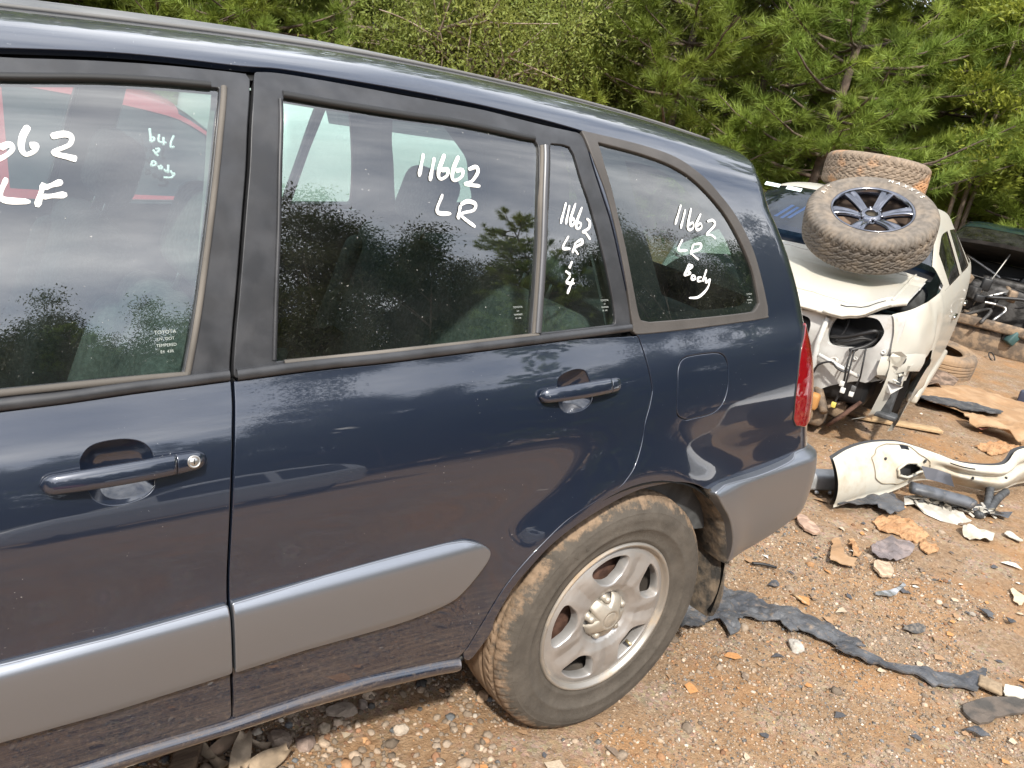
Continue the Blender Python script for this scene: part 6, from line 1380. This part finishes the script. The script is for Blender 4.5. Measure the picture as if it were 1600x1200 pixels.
scrap('orange_clay_slab','orange clay slab on the soil above the bumper cover','clay',[(4.046,0.837),(4.312,0.851),(4.447,0.736),(4.349,0.711),(3.992,0.706)],OCL,.016,.006,-.004,34.,.010,26)
scrap('brown_mat','crumpled brown floor mat against the wreck rocker','mat',[(5.009,1.736),(5.268,1.793),(5.402,1.656),(5.074,1.534),(4.801,1.531),(4.766,1.590)],pmat('brown_mat',(.17,.12,.09),rough=.95,var=.4,vscale=18),.08,.006,.0,4.,.03,27)
# white bumper cover lying on the soil
bc=thing('bumper_cover','white bumper cover lying on the red soil behind the SUV','car part',(2.757,0.653,0))
top=[(2.087,0.680,0.235),(2.218,0.698,0.255),(2.349,0.700,0.270),(2.494,0.696,0.270),(2.655,0.678,0.260),(2.742,0.623,0.250),(2.838,0.555,0.230),(2.931,0.464,0.210),(3.093,0.403,0.200),(3.225,0.375,0.200),(3.286,0.372,0.220),(3.393,0.388,0.260),(3.609,0.363,0.270),(4.005,0.326,0.270)]
bot=[(2.095,0.604,0.010),(2.230,0.596,0.020),(2.371,0.588,0.030),(2.485,0.565,0.045),(2.645,0.567,0.060),(2.754,0.574,0.070),(2.918,0.562,0.060),(3.037,0.502,0.050),(3.132,0.433,0.040),(3.234,0.374,0.035),(3.378,0.370,0.035),(3.544,0.374,0.040),(3.764,0.342,0.040),(4.141,0.293,0.040)]
tp=crv(top,4); bt=crv(bot,4); k=len(tp); rows=[]
for s_ in np.linspace(0,1,22):
    P=tp*(1-s_)+bt*s_; bul=.055*math.sin(math.pi*min(1,s_*1.05))**.8; dirn=np.array([-.55,-.80,.25]); q=P+dirn*bul
    gro=np.exp(-((s_-.42)/.10)**2)*np.clip((np.arange(k)-22)/6,0,1)*.045; q=q-dirn*gro[:,None]; rows.append(q)
rows=np.array(rows)
# opening for the fog lamp: skip the faces inside an ellipse
Vb,Fb=grid(rows); cols=rows.shape[1]
def gone(f):
    i=np.mean([q//cols for q in f])/21; j=np.mean([q%cols for q in f]); return ((i-.60)/.15)**2+((j-17.2)/3.0)**2<1 or ((i-.10)/.045)**2+((j-17)/1.6)**2<1 or ((i-.16)/.04)**2+((j-28)/1.8)**2<1
mk('cover_skin',Vb,[f for f in Fb if not gone(f)],WPL,bc)
mk('cover_inside',Vb+np.array([.02,.03,-.006]),[f[::-1] for f in Fb],pmat('cover_inside_black',(.03,.03,.032),rough=.6),bc)
er=[rows[int(round(21*(.60+.165*math.sin(a))))][int(round(17.2+3.5*math.cos(a)))]+np.array([-.008,-.01,.004]) for a in np.linspace(0,2*math.pi,22,endpoint=False)]
for nm,ci,cj,ri,rj,rr,mt in (('bezel_groove',.44,15.2,.40,6.6,.0024,pmat('tan_groove',(.26,.22,.16),rough=.9)),):  # thin tan tube laid on the skin to outline the bezel
    pp=[rows[int(np.clip(round(21*(ci+ri*math.sin(a))),0,21))][int(np.clip(round(cj+rj*math.cos(a)),0,cols-1))]+np.array([-.003,-.004,.002]) for a in np.linspace(0,2*math.pi,26,endpoint=False)]
    mk(nm,*tube(crv(np.array(pp),3,True),rr,5,False),mt,bc)
for pi,pj_,w_ in ((.30,12,.02),(.34,21,.03),(.55,30,.025),(.48,38,.02)):
    p0=rows[int(21*pi)][pj_]; mk('black_tab',*rbox(tuple(p0+np.array([-.004,-.006,.0])),(w_,.012,.010),.003,2,rotm('Z',.4)),BLACK,bc)  # small black tabs set on the cover skin
mk('lamp_bezel',*tube(crv(np.array(er),3,True),.007,6,False),WPL,bc)
mk('black_insert',*tube(crv([(2.568,0.496,0.100),(2.623,0.437,0.100),(2.705,0.376,0.090),(2.787,0.308,0.080),(2.796,0.277,0.070)],5),[.045]*17+[.047]*2+[.044,.03],10,True,.62),pmat('scuffed_insert',(.06,.065,.075),rough=.5,var=.4,vscale=14,dirt=((.3,.24,.18),12,.6,.8)),bc)
mk('grey_insert_face',*grid(np.array([[(2.665,0.578,0.190),(2.689,0.545,0.130)],[(2.746,0.531,0.180),(2.795,0.511,0.110)],[(2.797,0.485,0.170),(2.875,0.476,0.090)]])+np.array([-.05,-.07,.02]),flip=True),pmat('steel_blue_insert',(.15,.16,.19),rough=.4,var=.3,vscale=9),bc)
for q in range(7):
    x0=1428+q*13; mk('crushed_rib',*tube(np.array([(2.587,0.476,0.050),(2.576,0.435,0.030),(2.581,0.384,0.010)])+np.array([.0+.062*q,-.028*q,0]),[.010,.012,.010],6,True,.4),pmat('pale_grey_liner',(.40,.375,.33),rough=.7,var=.2,vscale=20),bc)
mk('crushed_liner',*grid(np.array([[(2.619,0.500,0.040),(2.568,0.451,0.030),(2.567,0.392,0.008)],[(2.637,0.424,0.040),(2.597,0.371,0.025),(2.584,0.318,0.006)],[(2.703,0.361,0.030),(2.673,0.316,0.020),(2.637,0.263,0.005)],[(2.771,0.306,0.030),(2.752,0.277,0.020),(2.784,0.254,0.005)]]),flip=True),pmat('pale_grey_liner',(.52,.49,.43),rough=.7),bc)
r_=np.random.default_rng(8)
for k in range(14):
    t_=k/13; c0_=np.array([(2.617,0.490,0.045)])*(1-t_)+np.array([(2.948,0.249,0.030)])*t_; q=c0_[0]+r_.normal(0,.022,(3,4,3))*[1,1,.5]+np.array([[[.035*(j-1.5),-.02*(i-1)-.01*j,.012*(i-1)] for j in range(4)] for i in range(3)]); q[...,2]=np.maximum(q[...,2],.012)
    mk('torn_liner_shard',*grid(q),(pmat('pale_grey_liner',(.52,.49,.43)),BPL,WPL)[k%3],bc,None,False)
scrap('black_liner_sheet','torn black liner sheet under the left end of the bumper cover','plastic',[(2.154,0.658),(2.295,0.704),(2.407,0.628),(2.562,0.595),(2.512,0.478),(2.378,0.409),(2.251,0.413),(2.303,0.511),(2.212,0.560),(2.109,0.599)],BPL,.03,.004,.004,7.,.02,28)
bm=np.array([(2.127,0.824,0.050),(2.315,0.756,0.050)]); dd=bm[1]-bm[0]
o=mk('grey_beam',*join(xf(rbox((0,0,0),(np.linalg.norm(dd)+.12,.10,.085),.02,3),rotm('Z',math.atan2(dd[1],dd[0]),tuple(bm.mean(0)))),*[(rbox(tuple(bm[0]+dd*t_+np.array([-.02,-.05,-.045])),(.02,.02,.02),.008,2)) for t_ in (.35,.75)]),pmat('grey_beam',(.34,.35,.36),rough=.5,metal=.2,var=.15,vscale=12)); tag(o,'grey plastic beam on the soil between the SUV bumper and the white bumper cover','car part')
for lb,pts in (('upright black corrugated hose at the right end of the bumper cover',[(3.245,0.403,0.100),(3.149,0.358,0.060),(3.013,0.298,0.030),(2.850,0.258,0.020)]),('slanting black corrugated hose crossing the upright one',[(3.298,0.333,0.050),(3.116,0.299,0.050),(2.976,0.270,0.025),(2.838,0.269,0.020)])):
    P=crv(pts,14); o=mk('corrugated_hose',*tube(P,.019+.003*np.sin(np.arange(len(P))*2.2),10),DGREY); tag(o,lb,'hose',group='black hoses by the bumper cover')
o=mk('blue_edge_part',*rbox((5.721,1.236,0.050),(.10,.10,.12),.02,3),pmat('blue_grey_part',(.05,.06,.10),rough=.4)); tag(o,'small dark blue part cut off by the right edge of the picture','car part')
# dark post and curled bark under the sill, bottom left
o=mk('timber_post',*xf(rbox((0,0,0),(.42,.055,.05),.008,2),rotm('Z',rad(62),(-0.966,0.322,.03))),pmat('dark_timber',(.09,.06,.04),rough=.9,base2=(.17,.12,.08),vscale=10,stretch=(1,9,9),bump=.5)); tag(o,'dark weathered timber under the sill at the bottom left','timber')
r_=np.random.default_rng(9); BARK=[pmat('dry_bark_%d'%k,c,rough=.9,var=.25,vscale=30) for k,c in enumerate(((.30,.23,.16),(.24,.17,.12),(.38,.30,.22)))]
for lb,(x,y),ln,w_,a in (('curled strip of dry bark nearest the timber under the sill',(-0.887,0.328),.16,.030,.5),('wide curled bark piece at the bottom edge under the sill',(-0.860,0.271),.15,.045,1.1),('small dry bark curl beside the pale angular rock',(-0.815,0.310),.10,.022,2.2),('flat buff bark slab at the bottom edge of the picture',(-0.811,0.237),.13,.05,.2),('brown bark curl half under the sill',(-0.917,0.302),.11,.028,1.9)):
    rows=[]
    for t_ in np.linspace(-.5,.5,14): rows.append([(ln*t_+.01*math.sin(7*t_),w_*s_*(1-.5*(2*t_)**2),.02+.10*t_*t_*ln*4+w_*.7*s_*s_+.006*math.sin(9*t_+3*s_)) for s_ in np.linspace(-.5,.5,7)])
    v,f=grid(np.array(rows)); v2=v-np.array([0,0,.003]); v,f=join((v,f),(v2,[q[::-1] for q in f])); v,f=xf((v,f),rotm('Z',a,(x,y,float(gh(x,y))))); o=mk('dry_bark',v,f,BARK[int(r_.integers(0,3))]); tag(o,lb,'bark')
# flakes too many to count
n=520; r_=np.random.default_rng(33); xy=np.vstack([np.c_[r_.uniform(-1.2,2.2,n//2),r_.uniform(-.95,.7,n//2)],np.c_[r_.uniform(1.2,4.6,n-n//2),r_.uniform(-.6,1.8,n-n//2)]]); sz=np.clip(r_.lognormal(math.log(.011),.45,n),.005,.035)
q=np.array([(-1,-.5,0),(.1,-.7,.25),(1,.1,.1),(.2,.6,.35),(-.7,.5,.1)])[None]*(1+.3*r_.standard_normal((n,5,3)))*sz[:,None,None]; a=r_.uniform(0,6.28,n); c_,s_=np.cos(a)[:,None],np.sin(a)[:,None]
V=np.stack([q[...,0]*c_-q[...,1]*s_+xy[:,:1],q[...,0]*s_+q[...,1]*c_+xy[:,1:],q[...,2]+gh(xy[:,0],xy[:,1])[:,None]+.006],-1).reshape(-1,3)
pc=np.array([(.40,.20,.08),(.30,.19,.11),(.07,.07,.075),(.42,.34,.25),(.16,.12,.09),(.55,.52,.47)])[r_.choice(6,n,p=[.25,.25,.18,.14,.13,.05])]
o=fastmesh('litter_flakes',V,np.arange(n*5).reshape(n,5),attrmat('stone_colours',bscale=140.),col=np.repeat(pc,5,0)); tag(o,'small flakes of leaf, bark and plastic strewn over the gravel','litter',kind='stuff')

# ------------------------------------------------------------------ trees
def tris(P,D,Ln,w,r_):
    """thin triangles from P along D"""
    n=len(P); s=np.cross(D,r_.standard_normal((n,3))); s/=np.linalg.norm(s,axis=1,keepdims=True)+1e-9
    V=np.stack([P-s*w[:,None]*.5,P+s*w[:,None]*.5,P+D*Ln[:,None]],1); return V.reshape(-1,3)
def quads(P,D,Ln,w,r_):
    """leaf: kite of two triangles folded on the midrib"""
    n=len(P); s=np.cross(D,r_.standard_normal((n,3))); s/=np.linalg.norm(s,axis=1,keepdims=True)+1e-9; up=np.cross(s,D)
    V=np.stack([P,P+D*(Ln*.45)[:,None]+s*(w*.5)[:,None]+up*(w*.12)[:,None],P+D*Ln[:,None]-up*(Ln*.1)[:,None],P+D*(Ln*.45)[:,None]-s*(w*.5)[:,None]+up*(w*.12)[:,None]],1); return V.reshape(-1,3)
BARKM=pmat('pine_bark',(.075,.055,.042),rough=.95,base2=(.15,.11,.085),vscale=9,bump=.6,bscale=25)
GUMB=pmat('smooth_bark',(.20,.15,.11),rough=.85,base2=(.30,.24,.19),vscale=6,bump=.2)
NEED=[leafmat('pine_needles',(.130,.185,.026),(.275,.330,.055),.30,scale=.9),leafmat('pine_needles_b',(.110,.168,.028),(.235,.295,.055),.30,scale=.9)]
LEAF=[leafmat('wattle_leaves',(.125,.165,.032),(.250,.275,.065),.38,scale=1.1),leafmat('gum_leaves',(.115,.145,.034),(.235,.250,.065),.35,scale=1.1)]
SAPL=leafmat('sapling_leaves',(.170,.220,.030),(.310,.340,.055),.42,scale=2.)
def nz_(v): return v/(np.linalg.norm(v,axis=-1,keepdims=True)+1e-9)
def pine(seed,H=8.,spread=2.1,dens=1.):
    r_=np.random.default_rng(seed); zt=np.linspace(0,H,14); ph=r_.uniform(0,6); tx=.10*np.sin(zt*.7+ph)-.10*math.sin(ph); ty=.10*np.cos(zt*.55+ph)-.10*math.cos(ph); tr=np.c_[tx,ty,zt]
    parts=[tube(tr,np.interp(zt,[0,.4,H],[.09,.07,.012]),9)]; P=[];D=[]
    z=.35
    while z<H-.2:
        for k in range(int(r_.integers(3,6))):
            az=r_.uniform(0,2*np.pi); L=(spread*(1-z/H)**.75+.30)*r_.uniform(.65,1.15); base=np.array([np.interp(z,zt,tx),np.interp(z,zt,ty),z]); el=r_.uniform(-.05,.35)
            d=np.array([math.cos(az)*math.cos(el),math.sin(az)*math.cos(el),math.sin(el)]); t=np.linspace(0,1,7)[:,None]
            br=base+d*L*t+np.array([0,0,1.])*(-.16*L*t+.30*L*t*t)+r_.normal(0,.02,(7,3))*t; parts.append(tube(br,np.linspace(.022,.005,7)*(.6+L*.35),5,False))
            nt_=int(5+L*5*dens)
            for q in range(nt_):
                f=r_.uniform(.22,1.0) if q else 1.; p=np.array([np.interp(f,t[:,0],br[:,c]) for c in range(3)]); sd=nz_(d*r_.uniform(.4,1.)+np.cross(d,[0,0,1])*r_.uniform(-1,1)+np.array([0,0,r_.uniform(-.05,.55)])); l=r_.uniform(.14,.42)*(.7+.3*L)
                for u in np.arange(.35,1.01,.22): P.append(p+sd*l*u); D.append(nz_(sd+np.array([0,0,.18])))
        z+=r_.uniform(.20,.34)
    P=np.array(P);D=np.array(D); k=34; n=len(P); dd=nz_(np.repeat(D,k,0)*1.0+.95*nz_(r_.standard_normal((n*k,3)))); PP=np.repeat(P,k,0)+D.repeat(k,0)*r_.uniform(-.03,.05,(n*k,1))
    V=tris(PP,dd,r_.uniform(.11,.20,n*k),np.full(n*k,.0088),r_); F=np.arange(len(V)).reshape(-1,3); return join(*parts),(V,F)
def bushy(seed,H=7.,R_=2.2,leaves=15000,ll=.075,lw=.028,droop=.4):
    r_=np.random.default_rng(seed); parts=[]; tips=[]
    def grow(p,d,L,r0,lev):
        k=6; t=np.linspace(0,1,k)[:,None]; bend=r_.normal(0,.22,3); pts=p+d*L*t+bend*L*.4*t*t; parts.append(tube(pts,np.linspace(r0,r0*.55,k),6 if lev<2 else 4,False)); e=pts[-1]
        if lev>=3: tips.append((e,L)); tips.append((pts[3],L)); return
        for q in range(int(r_.integers(3,5))):
            f=r_.uniform(.45,1.); b=pts[min(k-1,int(f*(k-1)))]; nd=nz_(d*.8+r_.normal(0,.62,3)+np.array([0,0,.12])); grow(b,nd,L*r_.uniform(.55,.78),r0*.55,lev+1)
        tips.append((e,L))
    for q in range(3): grow(np.array([0.,0,.0])+r_.normal(0,.12,3)*[1,1,0],nz_(np.array([r_.normal(0,.30),r_.normal(0,.30),1.])),H*.40,.07,0)
    T_=np.array([t[0] for t in tips]); n=len(T_); T_[:,2]=np.maximum(T_[:,2],.3); k=max(8,leaves//n)
    cl=np.repeat(T_,k,0)+r_.normal(0,.26*max(1,H/11),(n*k,3))*np.array([1,1,.72]); D=nz_(r_.standard_normal((n*k,3))+np.array([0,0,-droop]))
    V=quads(cl,D,r_.uniform(.6,1.25,n*k)*ll,r_.uniform(.7,1.2,n*k)*lw,r_); return join(*parts),(V,np.arange(len(V)).reshape(-1,4))
def sapling(seed,H=4.6):
    r_=np.random.default_rng(seed); parts=[];C_=[]
    for dx,hh,lean in ((0,H,.16),(.10,H*.80,.30),(-.05,H*.62,-.12)):
        t=np.linspace(0,1,9)[:,None]; st=np.array([dx,0,0])+np.array([lean*hh*.55,.05,hh])*t+np.array([0,.08,0])*np.sin(t*5); parts.append(tube(st,np.linspace(.030,.007,9),6,False))
        for q in range(9):
            f=.34+.66*q/8+r_.uniform(-.03,.03); p=np.array([np.interp(f,t[:,0],st[:,c]) for c in range(3)]); a=r_.uniform(0,6.28); L=r_.uniform(.25,.75)*(1.25-.7*f); e=p+np.array([math.cos(a)*L,math.sin(a)*L,L*.45]); parts.append(tube([p,(p+e)/2+[0,0,-.03],e],[.008,.006,.003],4,False)); C_.append((e,r_.uniform(.30,.50)))
    P=[];D=[]
    for e,rd in C_:
        k=640; a=r_.uniform(0,6.28,k); rr=rd*np.sqrt(r_.uniform(0,1,k)); P.append(e+np.c_[rr*np.cos(a),rr*np.sin(a),r_.normal(0,.05,k)+.06*(1-(rr/rd)**2)]); D.append(nz_(np.c_[np.cos(a),np.sin(a),r_.uniform(-.2,.9,k)]+.5*r_.standard_normal((k,3))))
    P=np.vstack(P);D=np.vstack(D); V=quads(P,D,r_.uniform(.05,.085,len(P)),r_.uniform(.016,.026,len(P)),r_); return join(*parts),(V,np.arange(len(V)).reshape(-1,4))
PROTO={}
def proto(key,wood,leaf,wm,lm):
    a=bpy.data.meshes.new('trunk'); a.from_pydata(wood[0].tolist(),[],wood[1]); a.materials.append(wm); a.polygons.foreach_set('use_smooth',[True]*len(a.polygons))
    o=fastmesh('crown',leaf[0],leaf[1],lm); b=o.data; bpy.data.objects.remove(o); PROTO[key]=(a,b)
for k,(s,h,sp_) in enumerate(((1,8.2,2.2),(2,7.4,2.0),(5,9.,2.4))): w,l=pine(s,h,sp_); proto('pine%d'%k,w,l,BARKM,NEED[k%2])
w,l=bushy(3,6.2,leaves=60000,ll=.062,lw=.022); proto('wattle',w,l,GUMB,LEAF[0])
w,l=bushy(8,7.5,leaves=48000,ll=.075,lw=.022,droop=.9); proto('gum',w,l,GUMB,LEAF[1])
w,l=bushy(12,14.,leaves=150000,ll=.12,lw=.05,droop=.3); proto('big_gum',w,l,GUMB,leafmat('far_gum_leaves',(.045,.060,.020),(.095,.105,.035),.3,scale=.5))
w,l=sapling(4); proto('sapling',w,l,GUMB,SAPL)
TR=np.random.default_rng(77)
def tree(kind,az,dist,scale,label,group=None,lean=0.):
    x=CAM.x+dist*math.sin(rad(az)); y=CAM.y+dist*math.cos(rad(az)); a,b=PROTO[kind]
    nm={'pine':'pine_tree','watt':'wattle_tree','gum':'gum_tree','big_':'gum_tree','sapl':'sapling'}[kind[:4] if kind!='gum' else 'gum']
    t=thing(nm,label,'tree',(x,y,float(gh(x,y))-.05),(lean*math.cos(rad(az)),-lean*math.sin(rad(az))*0+lean,TR.uniform(0,6.28)) if kind!='sapling' else (0,0,0),group)
    t.scale=(scale,)*3
    for me,n_ in ((a,'trunk'),(b,'crown')):
        o=bpy.data.objects.new(n_,me); COL.objects.link(o); o.parent=t
    return t
front=[(-6,12.5,'pine0',1.),(1,13,'pine1',1.),(8,11.6,'pine2',.9),(14,12.6,'pine0',1.),(19,11.4,'pine1',.95),(24.5,12.2,'wattle',1.),(29,12.8,'gum',1.),(33.5,11.4,'wattle',1.05),(38,12.4,'wattle',1.1),(42.5,12.8,'gum',1.),(46.5,11.2,'pine0',1.),(51,12.2,'pine2',1.),(55.5,11.2,'pine1',1.05),(59.5,12.6,'pine0',1.1),(63,13.4,'pine2',1.),(68.5,11.8,'pine1',1.),(72.5,10.8,'pine0',.9),(77,12,'pine2',1.),(82,11.5,'pine1',1.),(89,12.5,'pine0',1.)]
ORD=['','first','second','third','fourth','fifth','sixth','seventh','eighth','ninth','tenth','eleventh']
WORDS={'pine0':'pine','pine1':'pine','pine2':'pine','wattle':'yellow-green wattle','gum':'olive-leaved gum tree'}
for i,(az,d,k,s) in enumerate(front):
    if 8<=az<=72: lb='front-row %s, %s of its kind from the left above the cars'%(WORDS[k],ORD[sum(1 for q in front if 8<=q[0]<=az and WORDS[q[2]]==WORDS[k])])
    else: lb='%s of the front tree row standing out of the picture'%WORDS[k]
    tree(k,az,d+(3.4 if az>57 else 1.6),s*(1.15 if az>57 else 1),lb,'front row of the tree line')
tree('sapling',64.6,13.6,1.38,'slender bright green sapling with layered flat leaf pads right of the stacked tyres',None)
for i,az in enumerate(np.arange(-8,96,5.2)): tree(('pine1','pine2','gum','pine0')[i%4],az+TR.uniform(-1.5,1.5),TR.uniform(16.4,18)+(2.5 if az>55 else 0),TR.uniform(1.,1.25),'dark tree of the second row behind the front trees','second row of the tree line')
for i,az in enumerate(np.arange(-10,100,5.5)): tree(('pine0','gum','pine2')[i%3],az+TR.uniform(-1.5,1.5),TR.uniform(20.5,23)+(2 if az>55 else 0),TR.uniform(1.25,1.6),'tall dark tree of the rear row closing the tree line','rear row of the tree line')
# trees behind the photographer, mirrored in the glass and paint
tree('big_gum',150,18.5,.98,'spreading gum tree across the yard, mirrored in the rear door window')
tree('big_gum',142,21,.85,'second gum tree across the yard, mirrored beside the spreading gum')
tree('pine2',134,17,1.05,'tall pine across the yard, mirrored in the small door pane')
for i,az in enumerate(np.arange(98,272,3.4)):
    kd=('big_gum','pine1','big_gum','big_gum')[i%4]; tree(kd,az+TR.uniform(-2,2),TR.uniform(21,26),TR.uniform(.95,1.15)*(.80 if kd=='big_gum' else 1.05),'distant tree of the belt behind the photographer','tree belt behind the photographer')
# under-storey so no ground shows between the trunks
n=9000; r_=np.random.default_rng(5); az=np.radians(r_.uniform(-14,104,n)); d=r_.uniform(12,24,n)+np.where(az>math.radians(53),3.2,0); P=np.c_[CAM.x+d*np.sin(az),CAM.y+d*np.cos(az),r_.uniform(.0,1.0,n)**1.5*.9]
k=6; P=np.repeat(P,k,0)+r_.normal(0,.16,(n*k,3))*[1,1,.7]; D=nz_(r_.standard_normal((n*k,3))+np.array([0,0,.5])); V=quads(P,D,r_.uniform(.10,.22,n*k),r_.uniform(.02,.045,n*k),r_)
o=fastmesh('undergrowth',V,np.arange(len(V)).reshape(-1,4),leafmat('undergrowth_leaves',(.040,.065,.016),(.090,.105,.030),.3,scale=.8)); tag(o,'low dark undergrowth filling the foot of the tree line','undergrowth',kind='stuff')
